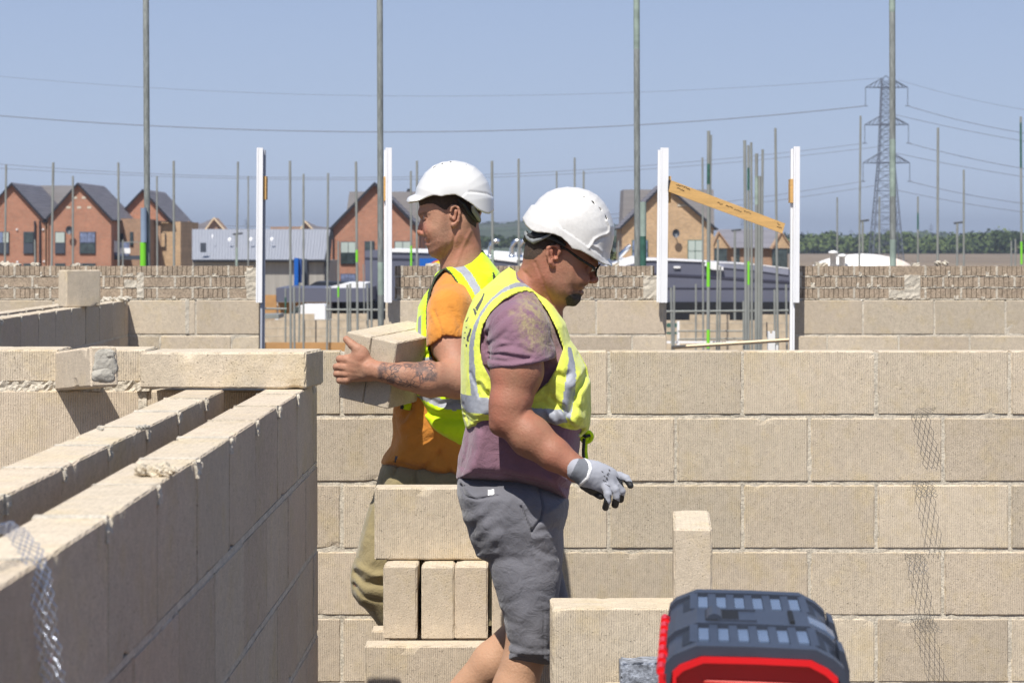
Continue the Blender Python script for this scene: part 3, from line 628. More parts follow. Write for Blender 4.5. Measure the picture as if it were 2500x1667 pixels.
# ------------------------------------------------------------------ implicit-surface modelling for the figures
class Grid:
    def __init__(s, lo, hi, h):
        s.h = h; s.lo = np.array(lo, float); n = np.ceil((np.array(hi)-s.lo)/h).astype(int)+1
        s.ax = [s.lo[i]+h*np.arange(n[i]) for i in range(3)]; s.f = np.full(tuple(n), 1.0, np.float32)
    def reg(s, lo, hi):
        sl = []
        for i in range(3):
            a = max(0, int((lo[i]-s.lo[i])/s.h)-1); b = min(len(s.ax[i]), int((hi[i]-s.lo[i])/s.h)+3)
            sl.append(slice(a, max(a, b)))
        X = s.ax[0][sl[0]][:, None, None]; Y = s.ax[1][sl[1]][None, :, None]; Z = s.ax[2][sl[2]][None, None, :]
        return tuple(sl), X, Y, Z
    def merge(s, sl, d, k, op='add'):
        a = s.f[sl]
        if a.size == 0: return
        if op == 'sub': a, d = -a, d
        if k > 0:
            hh = np.clip(.5+.5*(d-a)/k, 0, 1); r_ = d*(1-hh)+a*hh-k*hh*(1-hh)
        else: r_ = np.minimum(a, d)
        s.f[sl] = -r_ if op == 'sub' else r_
    def rc(s, a, b, ra, rb, k=.01, op='add', flat=None):
        """round cone; flat=(axis vector, factor) squeezes the section"""
        a, b = np.array(a, float), np.array(b, float); m = max(ra, rb)+2*k+3*s.h
        if flat: m *= 1.6
        sl, X, Y, Z = s.reg(np.minimum(a, b)-m, np.maximum(a, b)+m); d = b-a; L2 = max(1e-9, d@d)
        px, py, pz = X-a[0], Y-a[1], Z-a[2]; t = np.clip((px*d[0]+py*d[1]+pz*d[2])/L2, 0, 1)
        qx, qy, qz = px-t*d[0], py-t*d[1], pz-t*d[2]
        if flat:
            n = np.array(flat[0], float); n /= np.linalg.norm(n); c = qx*n[0]+qy*n[1]+qz*n[2]; e_ = flat[1]-1
            qx, qy, qz = qx+c*n[0]*e_, qy+c*n[1]*e_, qz+c*n[2]*e_
        s.merge(sl, np.sqrt(qx*qx+qy*qy+qz*qz)-(ra+(rb-ra)*t), k, op)
    def ell(s, c, rad, k=.01, op='add', ry=0, rz=0):
        c = np.array(c, float); m = max(rad)+2*k+3*s.h; sl, X, Y, Z = s.reg(c-m, c+m); x, y, z = X-c[0], Y-c[1], Z-c[2]
        if rz: x, y = x*math.cos(rz)+y*math.sin(rz), -x*math.sin(rz)+y*math.cos(rz)
        if ry: x, z = x*math.cos(ry)-z*math.sin(ry), x*math.sin(ry)+z*math.cos(ry)
        q = np.sqrt((x/rad[0])**2+(y/rad[1])**2+(z/rad[2])**2); s.merge(sl, (q-1)*min(rad)*np.clip(.4+.6*q, 0, 3), k, op)
    def xz(s):
        return np.meshgrid(s.ax[0], s.ax[2], indexing='ij')
    def poly(s, pts, yc, W, D, p=2.0, k=.01, op='add', Wf=None, ycf=None):
        X2, Z2 = s.xz(); d = sdpoly(pts, X2, Z2)                          # positive inside
        q = np.maximum(0, 1-d/D)[:, None, :]; Wv = W if Wf is None else Wf(X2, Z2)[:, None, :]
        yv = yc if ycf is None else ycf(X2, Z2)[:, None, :]
        y = np.abs(s.ax[1][None, :, None]-yv)/Wv
        f = ((q**p+y**p)**(1/p)-1)*D
        s.merge((slice(None),)*3, f.astype(np.float32), k, op)
    def cut2(s, pts, op='inside', k=0):
        X2, Z2 = s.xz(); d = sdpoly(pts, X2, Z2)[:, None, :].astype(np.float32)
        s.f = np.maximum(s.f, -d if op == 'inside' else d)
    def crease(s, pts, width, depth, yc=None, side_=-1):
        """valley (depth>0) or ridge (depth<0) along a polyline seen from the front"""
        X2, Z2 = s.xz(); d = np.full(X2.shape, 9.)
        for (ax_, az), (bx, bz) in zip(pts[:-1], pts[1:]):
            dx, dz = bx-ax_, bz-az; t = np.clip(((X2-ax_)*dx+(Z2-az)*dz)/max(1e-12, dx*dx+dz*dz), 0, 1); d = np.minimum(d, np.hypot(X2-ax_-t*dx, Z2-az-t*dz))
        g = (depth*np.exp(-(d/width)**2))[:, None, :]
        if yc is not None: g = g*((s.ax[1] < yc)[None, :, None] if side_ < 0 else (s.ax[1] > yc)[None, :, None])
        s.f += g.astype(np.float32)
    def folds(s, amp, freq, seed=0, ang=None):
        r_ = np.random.default_rng(seed)
        for i in range(5):
            v = r_.normal(size=3); v /= np.linalg.norm(v); fr = freq*r_.uniform(.6, 1.6); ph = r_.uniform(0, 6.28, 4)
            X, Y, Z = s.ax[0][:, None, None], s.ax[1][None, :, None], s.ax[2][None, None, :]
            w_ = np.sin(X*v[0]*fr+Y*v[1]*fr+Z*v[2]*fr+ph[0]+1.4*np.sin(X*fr*.43+ph[1])*np.sin(Z*fr*.37+ph[2]))
            if i >= 2: w_ = 1-2*np.abs(w_)**.6                            # sharper ridges
            s.f += (amp/2.2*w_).astype(np.float32)
    def mesh(s):
        f = s.f; ins = f < 0; n = np.array(f.shape)
        c = np.zeros(tuple(n-1), np.int8)
        offs = [(i, j, k) for i in (0, 1) for j in (0, 1) for k in (0, 1)]
        for (i, j, k) in offs: c += ins[i:n[0]-1+i, j:n[1]-1+j, k:n[2]-1+k]
        act = np.argwhere((c > 0) & (c < 8)); N_ = len(act); idx = np.full(tuple(n-1), -1, np.int32); idx[act[:, 0], act[:, 1], act[:, 2]] = np.arange(N_)
        val = np.stack([f[act[:, 0]+i, act[:, 1]+j, act[:, 2]+k] for (i, j, k) in offs], 1)
        acc = np.zeros((N_, 3)); cnt = np.zeros(N_); O = np.array(offs, float)
        for a in range(8):
            for b in range(a+1, 8):
                if np.abs(O[a]-O[b]).sum() != 1: continue
                fa, fb = val[:, a], val[:, b]; mk_ = (fa < 0) != (fb < 0); t = np.where(mk_, fa/(fa-fb+1e-12), 0)[:, None]
                acc += np.where(mk_[:, None], O[a]+(O[b]-O[a])*t, 0); cnt += mk_
        v = (act+acc/cnt[:, None])*s.h+s.lo; faces = []
        for ax_ in range(3):
            sl0 = [slice(1, n[i]-1) for i in range(3)]; sl1 = list(sl0); sl0[ax_] = slice(0, n[ax_]-1); sl1[ax_] = slice(1, n[ax_])
            A, B = ins[tuple(sl0)], ins[tuple(sl1)]; u, w_ = (ax_+1) % 3, (ax_+2) % 3
            for cond, flip in ((A & ~B, False), (~A & B, True)):
                e_ = np.argwhere(cond); base = e_.copy(); base[:, u] += 1; base[:, w_] += 1
                q = []
                for du, dw in ((0, 0), (-1, 0), (-1, -1), (0, -1)):
                    p = base.copy(); p[:, u] += du; p[:, w_] += dw; q.append(idx[p[:, 0], p[:, 1], p[:, 2]])
                q = np.stack(q, 1); q = q[(q >= 0).all(1)]
                faces.append(q if not flip else q[:, ::-1])
        return v, np.concatenate(faces)
def sdpoly(pts, X, Z):
    pts = np.array(pts, float); d = np.full(X.shape, 1e9); inside = np.zeros(X.shape, bool); n = len(pts)
    for i in range(n):
        ax_, az = pts[i]; bx, bz = pts[(i+1) % n]; dx, dz = bx-ax_, bz-az
        t = np.clip(((X-ax_)*dx+(Z-az)*dz)/max(1e-12, dx*dx+dz*dz), 0, 1); d = np.minimum(d, (X-ax_-t*dx)**2+(Z-az-t*dz)**2)
        c = ((az > Z) != (bz > Z)) & (X < (bx-ax_)*(Z-az)/((bz-az) if bz != az else 1e-12)+ax_); inside ^= c
    d = np.sqrt(d); return np.where(inside, d, -d)
def smooth_mesh(v, f, it=2, lam=.5):
    e = np.concatenate([f[:, [0, 1]], f[:, [1, 2]], f[:, [2, 3]], f[:, [3, 0]]]); n = len(v)
    for _ in range(it):
        for l in (lam, -lam*.95):
            acc = np.zeros_like(v); cnt = np.zeros(n)
            for a, b in ((0, 1), (1, 0)):
                for c in range(3): acc[:, c] += np.bincount(e[:, a], v[e[:, b], c], n)
                cnt += np.bincount(e[:, a], minlength=n)
            v = v+l*(acc/np.maximum(1, cnt)[:, None]-v)
    return v
def npmesh(name, v, f, mat=None, parent=None, attrs=None, smooth=True, mats=None):
    me = bpy.data.meshes.new(name); me.vertices.add(len(v)); me.vertices.foreach_set('co', v.astype(np.float32).ravel())
    me.loops.add(f.size); me.loops.foreach_set('vertex_index', f.astype(np.int32).ravel()); me.polygons.add(len(f))
    me.polygons.foreach_set('loop_start', np.arange(0, f.size, 4, dtype=np.int32)); me.polygons.foreach_set('loop_total', np.full(len(f), 4, np.int32))
    me.update(calc_edges=True); me.validate()
    for k, a in (attrs or {}).items():
        at = me.attributes.new(k, 'FLOAT', 'POINT'); at.data.foreach_set('value', a.astype(np.float32))
    return put(name, me, mat, parent, smooth, mats)
def proj(v): return 1250+F*v[:, 0]/v[:, 1], HY-(v[:, 2]-HZ)*F/v[:, 1]
def pmask(v, pts, soft=4.0, near=None):
    """soft mask of a photo polygon on vertices (in px), optionally only where y < near"""
    u, w_ = proj(v); d = sdpoly(pts, u, w_); m = np.clip(.5+d/(2*soft), 0, 1)
    if near is not None: m = m*(v[:, 1] < near)
    return m
def splitf(v, f, pts, near=None):
    """split faces whose centre lies in photo polygon(s) -> (inside faces, rest)"""
    c = v[f].mean(1); u, w_ = proj(c); ins = np.zeros(len(f), bool)
    for p in (pts if isinstance(pts[0][0], (tuple, list)) else [pts]): ins |= sdpoly(p, u, w_) > 0
    if near is not None: ins &= c[:, 1] < near
    return f[ins], f[~ins]
def compact(v, f):
    u, inv = np.unique(f, return_inverse=True); return v[u], inv.reshape(f.shape), u
def part(name, v, f, mat, parent, attrs=None):
    if len(f) == 0: return None
    v2, f2, u = compact(v, f); return npmesh(name, v2, f2, mat, parent, {k: a[u] for k, a in (attrs or {}).items()})
def tapes(v, f, polys, parent):
    for p in polys:
        a, f = splitf(v, f, [p])
        part('reflective_strip', v, a, M['reflect'], parent)
def XZ(pts, Y): return [((x-CX)/F*Y, HZ-(y-HY)/F*Y) for x, y in pts]
def zc(x0, y0, s, pts): return [(x0+x/s, y0+y/s) for x, y in pts]
def PP(px, py, Y): return np.array(P(px, py, Y))

# ---- figure materials
def attrn(t, nm): return N(t, 'ShaderNodeAttribute', attribute_name=nm).outputs['Fac']
def skinmat(name, base, red):
    m, t, b = newmat(name); tc = N(t, 'ShaderNodeTexCoord').outputs['Object']
    c = mixc(t, ramp(t, noise(t, tc, 14, 4), .35, .65), base, red)
    c = mixc(t, ramp(t, noise(t, tc, 45, 4, .7), .5, .7, 0, .25), c, tuple(x*.8 for x in red))
    c = mixc(t, ramp(t, noise(t, tc, 30, 3, .7), .55, .75, 0, .3), c, tuple(min(1, x*1.35) for x in base))
    c = mixc(t, ramp(t, noise(t, tc, 90, 3), .55, .75, 0, .35), c, tuple(x*.7 for x in base))
    c = mixc(t, attrn(t, 'flush'), c, (.42, .155, .105)); c = mixc(t, attrn(t, 'pale'), c, (.50, .30, .19))
    stub = math_(t, 'MULTIPLY', attrn(t, 'stubble'), ramp(t, noise(t, tc, 220, 2, .8), .3, .65, .35, 1.0))
    c = mixc(t, stub, c, (.085, .055, .038))
    tt = math_(t, 'MULTIPLY', attrn(t, 'tattoo'), 1.0)
    v = N(t, 'ShaderNodeTexVoronoi', feature='DISTANCE_TO_EDGE', i_Scale=62); nz = N(t, 'ShaderNodeTexNoise', i_Scale=30, i_Detail=3); t.links.new(tc, nz.inputs['Vector'])
    mv = N(t, 'ShaderNodeVectorMath', operation='MULTIPLY_ADD'); t.links.new(nz.outputs['Color'], mv.inputs[0]); mv.inputs[1].default_value = (.035,)*3; t.links.new(tc, mv.inputs[2]); t.links.new(mv.outputs[0], v.inputs['Vector'])
    lines = ramp(t, v.outputs['Distance'], .10, .03); sh = ramp(t, noise(t, tc, 34, 3), .42, .60)
    pat = math_(t, 'MAXIMUM', lines, math_(t, 'MULTIPLY', sh, .8)); c = mixc(t, math_(t, 'MULTIPLY', math_(t, 'MULTIPLY', pat, tt), .86), c, (.055, .055, .062))
    t.links.new(c, b.inputs['Base Color']); b.inputs['Roughness'].default_value = .55; b.inputs['Specular IOR Level'].default_value = .28
    b.inputs['Subsurface Weight'].default_value = .05; b.inputs['Subsurface Radius'].default_value = (.012, .005, .003); b.inputs['Subsurface Scale'].default_value = .6
    bumpn(t, b, math_(t, 'ADD', noise(t, tc, 160, 3), math_(t, 'MULTIPLY', noise(t, tc, 28, 3), 1.8)), .0012); return m
M['skin_a'] = skinmat('tanned_skin', (.325, .160, .098), (.345, .140, .088))
M['skin_b'] = skinmat('skin', (.395, .22, .143), (.41, .195, .125))
def cloth(name, base, dirtcol=None, weave=420, wr=.0035, rough=.9, var=.1, alt=None):
    m, t, b = newmat(name); tc = N(t, 'ShaderNodeTexCoord').outputs['Object']
    v = ramp(t, noise(t, tc, 9, 4), .3, .7, 1-var, 1+var); s = N(t, 'ShaderNodeVectorMath', operation='SCALE')
    c = mixc(t, 0.0, base, base)
    if dirtcol:
        c = mixc(t, math_(t, 'MULTIPLY', attrn(t, 'dirt'), ramp(t, noise(t, tc, 60, 5, .75), .38, .58)), base, dirtcol)
    t.links.new(c, s.inputs[0]); t.links.new(v, s.inputs['Scale']); t.links.new(s.outputs[0], b.inputs['Base Color'])
    b.inputs['Roughness'].default_value = rough; b.inputs['Specular IOR Level'].default_value = .2
    b.inputs['Sheen Weight'].default_value = .25; b.inputs['Sheen Roughness'].default_value = .5
    h = math_(t, 'ADD', math_(t, 'ADD', noise(t, tc, 20, 5, .65, 1.6), math_(t, 'MULTIPLY', noise(t, tc, 55, 4, .7, 1.2), .35)), math_(t, 'MULTIPLY', noise(t, tc, weave, 2), .05)); bumpn(t, b, h, wr*3.2, .5); return m
M['tee_purple'] = cloth('purple_cotton', (.215, .118, .158), (.33, .265, .15)); M['tee_orange'] = cloth('orange_cotton', (.62, .245, .040))
M['shorts'] = cloth('grey_cotton', (.145, .145, .165), weave=300, var=.14); M['trousers'] = cloth('khaki_cotton', (.27, .22, .115))
M['hivis_a'] = cloth('faded_high_visibility_fabric', (.70, .76, .10), (.45, .48, .10), wr=.002, rough=.7, var=.06); M['hivis_b'] = cloth('high_visibility_fabric', (.60, .86, .004), wr=.002, rough=.6, var=.05)
M['reflect'] = mk('reflective_tape', (.30, .315, .355), .6, .1, 14, .003, 30, metal=0, fine=.08, fscale=90)
M['binding'] = mk('dark_green_binding', (.035, .05, .025), .8, .1, 10)
M['print_dark'] = mk('printed_mark', (.09, .09, .09), .8, .1, 10)
M['helmet'] = mk('white_helmet_plastic', (.66, .655, .635), .28, .03, 12, coat=.3)
M['helmet_dirty'] = mk('scuffed_white_helmet_plastic', (.65, .635, .605), .35, .05, 22, .0005, 60, fine=.04, fscale=120, coat=.2)
M['strap'] = mk('dark_helmet_lining', (.02, .02, .02), .7, .1, 10); M['strap_grey'] = mk('grey_helmet_strap', (.22, .23, .23), .5, .1, 10)
M['hair'] = mk('cropped_brown_hair', (.060, .038, .026), .9, .3, 160, .003, 300); M['beard'] = mk('dark_beard', (.062, .047, .038), .95, .5, 150, .008, 220)
M['eye'] = mk('eye', (.75, .72, .68), .2, .02); M['iris'] = mk('iris', (.05, .03, .02), .2, .02); M['lip'] = mk('lips', (.42, .17, .13), .45, .08, 30)
M['glove_grey'] = cloth('grey_knit', (.34, .35, .39), weave=600, wr=.0008, var=.06); M['glove_black'] = mk('black_latex_coating', (.014, .014, .015), .6, .1, 40, .001, 120); M['glove_cuff'] = mk('dark_grey_knit', (.15, .16, .18), .9, .08, 60, .001, 300)
M['boot'] = mk('tan_leather', (.20, .12, .06), .7, .15, 20); M['specs'] = mk('black_plastic_frame', (.012, .012, .013), .25, .05, 10)
lm, t_, b_ = newmat('spectacle_lens'); b_.inputs['Base Color'].default_value = (.5, .55, .55, 1); b_.inputs['Roughness'].default_value = .03; b_.inputs['Transmission Weight'].default_value = .8; b_.inputs['IOR'].default_value = 1.1; M['lens'] = lm

def attrs_for(v, **kw):
    a = {k: np.zeros(len(v)) for k in ('flush', 'stubble', 'tattoo', 'pale')}
    for k, x in kw.items(): a[k] = x
    return a
def joinv(parts):
    vs, fs, n = [], [], 0
    for v, f in parts: vs.append(v); fs.append(f+n); n += len(v)
    return np.concatenate(vs), np.concatenate(fs)

def helmet(Y0, out_pts, ext_pts, rim_near, rim_mid, ridge, band_pts, vents, mat, parent, W=.112, D=.105, k_in=.005, bandoff=.0028):
    Q = XZ(out_pts, Y0); E = XZ(ext_pts, Y0); xs = [p[0] for p in E]; zs = [p[1] for p in E]
    g = Grid((min(xs)-.02, Y0-W-.02, min(zs)-.02), (max(xs)+.02, Y0+W+.02, max(zs)+.02), .0025)
    g.poly(E, Y0, W, D, 2.05, 0)
    if band_pts:
        X2, Z2 = g.xz(); d = sdpoly(XZ(band_pts, Y0), X2, Z2); g.f -= (bandoff*np.clip(d/.002, 0, 1))[:, None, :].astype(np.float32)
    if ridge:
        for rp, wd_, dp in ridge: g.crease(XZ(rp, Y0), wd_, dp, Y0)
    outer = g.f.copy(); g.f = np.maximum(g.f, -(outer+k_in))               # hollow shell
    # rim: height depends on the lateral position
    nx = XZ(rim_near, Y0); mx = XZ(rim_mid, Y0)
    zn = np.interp(g.ax[0], [p[0] for p in nx], [p[1] for p in nx]); zm = np.interp(g.ax[0], [p[0] for p in mx], [p[1] for p in mx])
    tt = np.clip(1-((g.ax[1]-Y0)/(W*.92))**2, 0, 1)
    rim = zn[:, None]+(zm-zn)[:, None]*tt[None, :]
    g.f = np.maximum(g.f, (rim[:, :, None]-g.ax[2][None, None, :]).astype(np.float32)*.8)
    for (x, y, ang, ln, wd_) in vents:
        for sgn in (-1, 1):
            c = XZ([(x, y)], Y0)[0]; X2, Z2 = g.xz(); dx, dz = X2-c[0], Z2-c[1]; ca, sa = math.cos(ang), math.sin(ang)
            u, w_ = dx*ca+dz*sa, -dx*sa+dz*ca; e_ = (np.sqrt((u/ln)**2+(w_/wd_)**2)-1)*wd_
            sd = np.where((g.ax[1] < Y0-.02) if sgn < 0 else (g.ax[1] > Y0+.02), 0, 1.)[None, :, None]
            g.f = np.maximum(g.f, -(e_[:, None, :]+sd).astype(np.float32))
    v, f = g.mesh(); v = smooth_mesh(v, f, 2); v2, f2, _ = compact(v, f)
    return npmesh('hard_hat', v2, f2, M[mat], parent)

# =================================================================== worker in purple T-shirt
def worker_a():
    Y0 = 6.85; s = F/Y0; px = 1/s
    r_ = lambda p: p/s
    # ---------------- body mesh (head, neck, arms, legs, trunk core) ----------------
    HY0 = Y0-.02
    g = Grid((PP(1225, 0, HY0)[0], HY0-.125, PP(0, 800, HY0)[2]), (PP(1475, 0, HY0)[0], HY0+.125, PP(0, 465, HY0)[2]), .0024)
    head = [(1302, 560), (1300, 515), (1325, 482), (1365, 468), (1410, 470), (1445, 490), (1464, 522), (1470, 560), (1466, 600), (1461, 628), (1457, 643), (1446, 654), (1439, 664), (1437, 680), (1434, 691), (1426, 697), (1424, 704), (1417, 709), (1421, 716), (1414, 722), (1414, 734), (1405, 743), (1388, 746), (1366, 745), (1348, 740), (1325, 722), (1296, 690), (1282, 655), (1277, 625), (1283, 590)]
    Xf = lambda X, Z: (X*F/HY0+CX, HY-(Z-HZ)*F/HY0)
    def Wf(X, Z):
        u, v = Xf(X, Z); w_ = .077-.030*np.clip((u-1395)/60, 0, 1)**1.2-.012*np.clip((v-690)/60, 0, 1); return w_
    g.poly(XZ(head, HY0), HY0, .077, .052, 2.15, 0, Wf=Wf)
    g.rc(PP(1322, 672, HY0), PP(1262, 765, HY0+.01), .058, .068, .02)                     # neck
    g.rc(PP(1345, 700, HY0), PP(1330, 800, HY0), .035, .05, .02)
    # nose, lips, brow, cheek, eye socket
    g.rc(PP(1444, 660, HY0), PP(1450, 681, HY0), .009, .0115, .007); g.ell(PP(1451, 683, HY0), (.011, .012, .010), .005)
    for sy in (-1, 1): g.ell(PP(1442, 686, HY0+sy*.011), (.010, .007, .0075), .004)
    g.ell(PP(1439, 692.5, HY0-.009), (.006, .005, .003), .003, 'sub')
    g.rc(PP(1419, 704, HY0-.022), PP(1423, 701.5, HY0), .0052, .006, .004); g.rc(PP(1415, 713, HY0-.020), PP(1420, 714.5, HY0), .0058, .0066, .004)
    g.rc(PP(1412, 708.5, HY0-.028), PP(1426, 708.0, HY0+.004), .0016, .0018, .003, 'sub')
    for sy in (-1, 1):
        g.ell(PP(1440, 655, HY0+sy*.034), (.013, .015, .011), .010, 'sub'); g.ell(PP(1438, 655, HY0+sy*.031), (.0105, .0125, .0105), .003)
        g.rc(PP(1438, 640, HY0+sy*.045), PP(1453, 645, HY0+sy*.012), .008, .009, .010)
        g.ell(PP(1412, 682, HY0+sy*.042), (.030, .020, .022), .022)
    # ear
    for sy in (-1, 1):
        yc = HY0+sy*.078; e = [(1344, 641), (1336, 622), (1338, 606), (1349, 598), (1362, 602), (1367, 613), (1362, 622)]
        for a, b in zip(e[:-1], e[1:]): g.rc(PP(*a, yc+sy*.010), PP(*b, yc+sy*.008), .0048, .0048, .003)
        g.rc(PP(1344, 641, yc+sy*.008), PP(1350, 649, yc+sy*.004), .0075, .0065, .004)
        g.rc(PP(1345, 612, yc+sy*.005), PP(1351, 632, yc+sy*.003), .0065, .006, .003); g.ell(PP(1360, 630, yc), (.006, .008, .007), .003)
        g.ell(PP(1355, 622, yc+sy*.008), (.0065, .008, .010), .002, 'sub')
    # goatee volume
    g.rc(PP(1408, 727, HY0), PP(1400, 738, HY0), .010, .009, .014)
    g.crease(XZ([(1306, 640), (1330, 700), (1350, 742)], HY0), .004, .0020, HY0)         # jaw / neck line
    g.crease(XZ([(1284, 668), (1312, 735), (1330, 780)], HY0), .007, .0022, HY0); g.crease(XZ([(1434, 678), (1424, 698)], HY0), .003, .0018, HY0)
    g.crease(XZ([(1278, 662), (1296, 678)], HY0), .004, .0014, HY0)
    hv, hf = g.mesh(); hv = smooth_mesh(hv, hf, 1)
    # arms: near (right) arm, bent, and far arm hanging
    g = Grid((PP(1150, 0, 6.6)[0], 6.40, PP(0, 1290, 6.6)[2]), (PP(1480, 0, 6.6)[0], 7.25, PP(0, 740, 6.6)[2]), .005)
    S, E_, Wr = PP(1262, 800, 6.66), PP(1243, 1004, 6.60), PP(1409, 1146, 6.55)
    q = 6050/6.60
    g.rc(S, PP(1262, 905, 6.62), 60/q, 63/q, .02); g.rc(PP(1262, 905, 6.62), PP(1246, 985, 6.60), 62/q, 49/q, .02)
    g.rc(PP(1246, 985, 6.6), PP(1243, 1018, 6.6), 49/q, 47/q, .02); g.rc(PP(1243, 1018, 6.6), PP(1295, 1065, 6.585), 45/q, 50/q, .015)
    g.rc(PP(1295, 1065, 6.585), PP(1352, 1108, 6.565), 50/q, 40/q, .015); g.rc(PP(1352, 1108, 6.565), Wr, 40/q, 30/q, .012, flat=((0, 1, 0), .95))
    g.ell(PP(1218, 1042, 6.6), (.022, .022, .020), .02); g.rc(Wr, PP(1428, 1158, 6.54), 29/q, 28/q, .01)
    g.crease(XZ([(1292, 996), (1276, 1012)], 6.56), .008, .004); 
    g.rc(PP(1290, 800, 7.04), PP(1300, 980, 7.08), .055, .045, .02); g.rc(PP(1300, 980, 7.08), PP(1345, 1130, 7.02), .044, .028, .02)
    g.rc(PP(1345, 1130, 7.02), PP(1362, 1175, 7.0), .024, .034, .01, flat=((0, 1, 0), 1.6))
    for i in range(4): g.rc(PP(1362+6*i-8, 1180, 7.0), PP(1366+8*i-10, 1225-3*i, 6.99), .010, .008, .003)
    g.rc(PP(1368, 1165, 6.98), PP(1385, 1190, 6.96), .011, .009, .004)
    av, af = g.mesh(); av = smooth_mesh(av, af, 1)
    # legs and trunk core
    g = Grid((-.30, 6.55, -.01), (.22, 7.15, 1.35), .007)
    hip = PP(1255, 1230, Y0)
    zg = lambda z: HY+(HZ-z)*s
    kn, an = PP(1292, 1560, 6.76), np.array([PP(1250, 0, 6.76)[0]-.015, 6.76, .12])
    g.rc(PP(1262, 1250, 6.78), kn, .075, .058, .03); g.rc(kn, kn+(an-kn)*.35+np.array((-.018, 0, 0)), .058, .060, .02); g.rc(kn+(an-kn)*.35+np.array((-.018, 0, 0)), an, .060, .036, .02)
    kf = PP(1328, 1498, 6.95); af2 = PP(1075, 1742, 7.0)
    g.rc(PP(1266, 1260, 6.94), kf, .072, .056, .03); mid_ = kf+(af2-kf)*.45+np.array((-.01, 0, -.012)); g.rc(kf, mid_, .058, .060, .02); g.rc(mid_, af2, .060, .037, .02)
    g.rc(PP(1250, 1130, Y0), PP(1265, 860, Y0), .11, .12, .05); g.rc(PP(1265, 860, Y0), PP(1260, 790, Y0), .12, .09, .05)
    lv, lf = g.mesh(); lv = smooth_mesh(lv, lf, 1)
    v, f = joinv([(hv, hf), (av, af), (lv, lf)])
    nh = len(hv); stub = np.zeros(len(v)); flush = np.zeros(len(v))
    stub[:nh] = .30*pmask(hv, [(1385, 640), (1330, 690), (1345, 745), (1420, 750), (1430, 700), (1415, 690)], 14)
    stub[:nh] = np.maximum(stub[:nh], .9*pmask(hv, [(1376, 722), (1395, 708), (1420, 710), (1426, 740), (1405, 756), (1378, 754)], 9))
    stub[:nh] = np.maximum(stub[:nh], .75*pmask(hv, [(1415, 690), (1432, 693), (1430, 702), (1412, 702)], 3))
    flush[:nh] = .35*pmask(hv, [(1270, 655), (1330, 650), (1345, 760), (1240, 800)], 16)+.45*pmask(hv, [(1336, 600), (1366, 596), (1366, 640), (1345, 655)], 6)+.5*pmask(hv, [(1438, 672), (1462, 672), (1456, 696), (1438, 694)], 4)
    flush = np.maximum(flush, .45*pmask(v, [(1195, 880), (1235, 880), (1240, 1030), (1195, 1040)], 18)); flush = np.maximum(flush, .4*pmask(v, [(1330, 1080), (1400, 1120), (1390, 1170), (1330, 1130)], 14))
    pale = np.clip((.75-v[:, 2])/.1, 0, 1)*.85
    at = attrs_for(v, stubble=stub, flush=flush, pale=pale)
    cap = [(1265, 560), (1300, 480), (1480, 480), (1475, 560), (1420, 600), (1372, 590), (1352, 600), (1336, 600), (1322, 618), (1302, 634), (1284, 634), (1272, 628)]
    nf = len(hf); fh, fr_ = splitf(v, f[:nf], cap); beard_f, fr_ = splitf(v, fr_, [(1380, 728), (1392, 719), (1412, 716), (1424, 722), (1422, 740), (1405, 752), (1386, 752)])
    fr_ = np.concatenate([fr_, f[nf:]]); v2, f2, u = compact(v, fr_)
    body = npmesh('person', v2, f2, M['skin_a'], None, {k: a[u] for k, a in at.items()})
    tag(body, 'man in grey shorts and purple T-shirt walking right with his head bowed', 'person')
    part('hair', v, fh, M['hair'], body); part('beard', v, beard_f, M['beard'], body)
    for sy in (-1, 1):
        m = MB(); c = PP(1443, 656, HY0+sy*.030); m.tube([c+np.array((-.006, 0, 0)), c+np.array((.0085, 0, -.001))], [.010, .006], 10); m.build('eye', M['eye'], body, smooth=True)
    # ---------------- shirt ----------------
    tor = [(1256, 662), (1230, 680), (1192, 706), (1166, 728), (1152, 756), (1140, 788), (1136, 812), (1134, 850), (1133, 900), (1132, 965), (1134, 1005), (1138, 1040), (1128, 1082), (1121, 1111), (1116, 1155), (1115, 1167), (1236, 1174), (1309, 1189), (1386, 1217), (1391, 1185), (1412, 1111), (1416, 1070), (1428, 1035), (1430, 1000), (1428, 947), (1420, 900), (1400, 860), (1380, 830), (1366, 790), (1340, 748), (1312, 704), (1284, 668)]
    vest_top = [(1246, 652), (1222, 668), (1184, 700), (1160, 722), (1146, 751), (1133, 785), (1129, 809), (1127, 850), (1126, 899), (1125, 965), (1129, 1005), (1138, 1042), (1165, 1050), (1198, 1046), (1260, 1046), (1347, 1055), (1385, 1063), (1416, 1066), (1437, 1044), (1443, 1000), (1441, 947), (1432, 897), (1409, 855), (1392, 830), (1380, 787), (1353, 746), (1337, 727), (1270, 673)]
    z2v = lambda Z: HY-(Z-HZ)*s
    def Wt(X, Z):
        vv = z2v(Z); return np.interp(vv, [650, 680, 720, 780, 900, 1020, 1110, 1170, 1215], [.055, .085, .135, .170, .178, .172, .172, .182, .185])
    lo, hi = (PP(1100, 0, Y0)[0], 6.50, PP(0, 1235, Y0)[2]), (PP(1460, 0, Y0)[0], 7.13, PP(0, 640, Y0)[2])
    g = Grid(lo, hi, .0036); g.poly(XZ(tor, Y0), Y0, .17, .085, 2.3, 0, Wf=Wt); tf = g.f.copy()
    g.f += .0; 
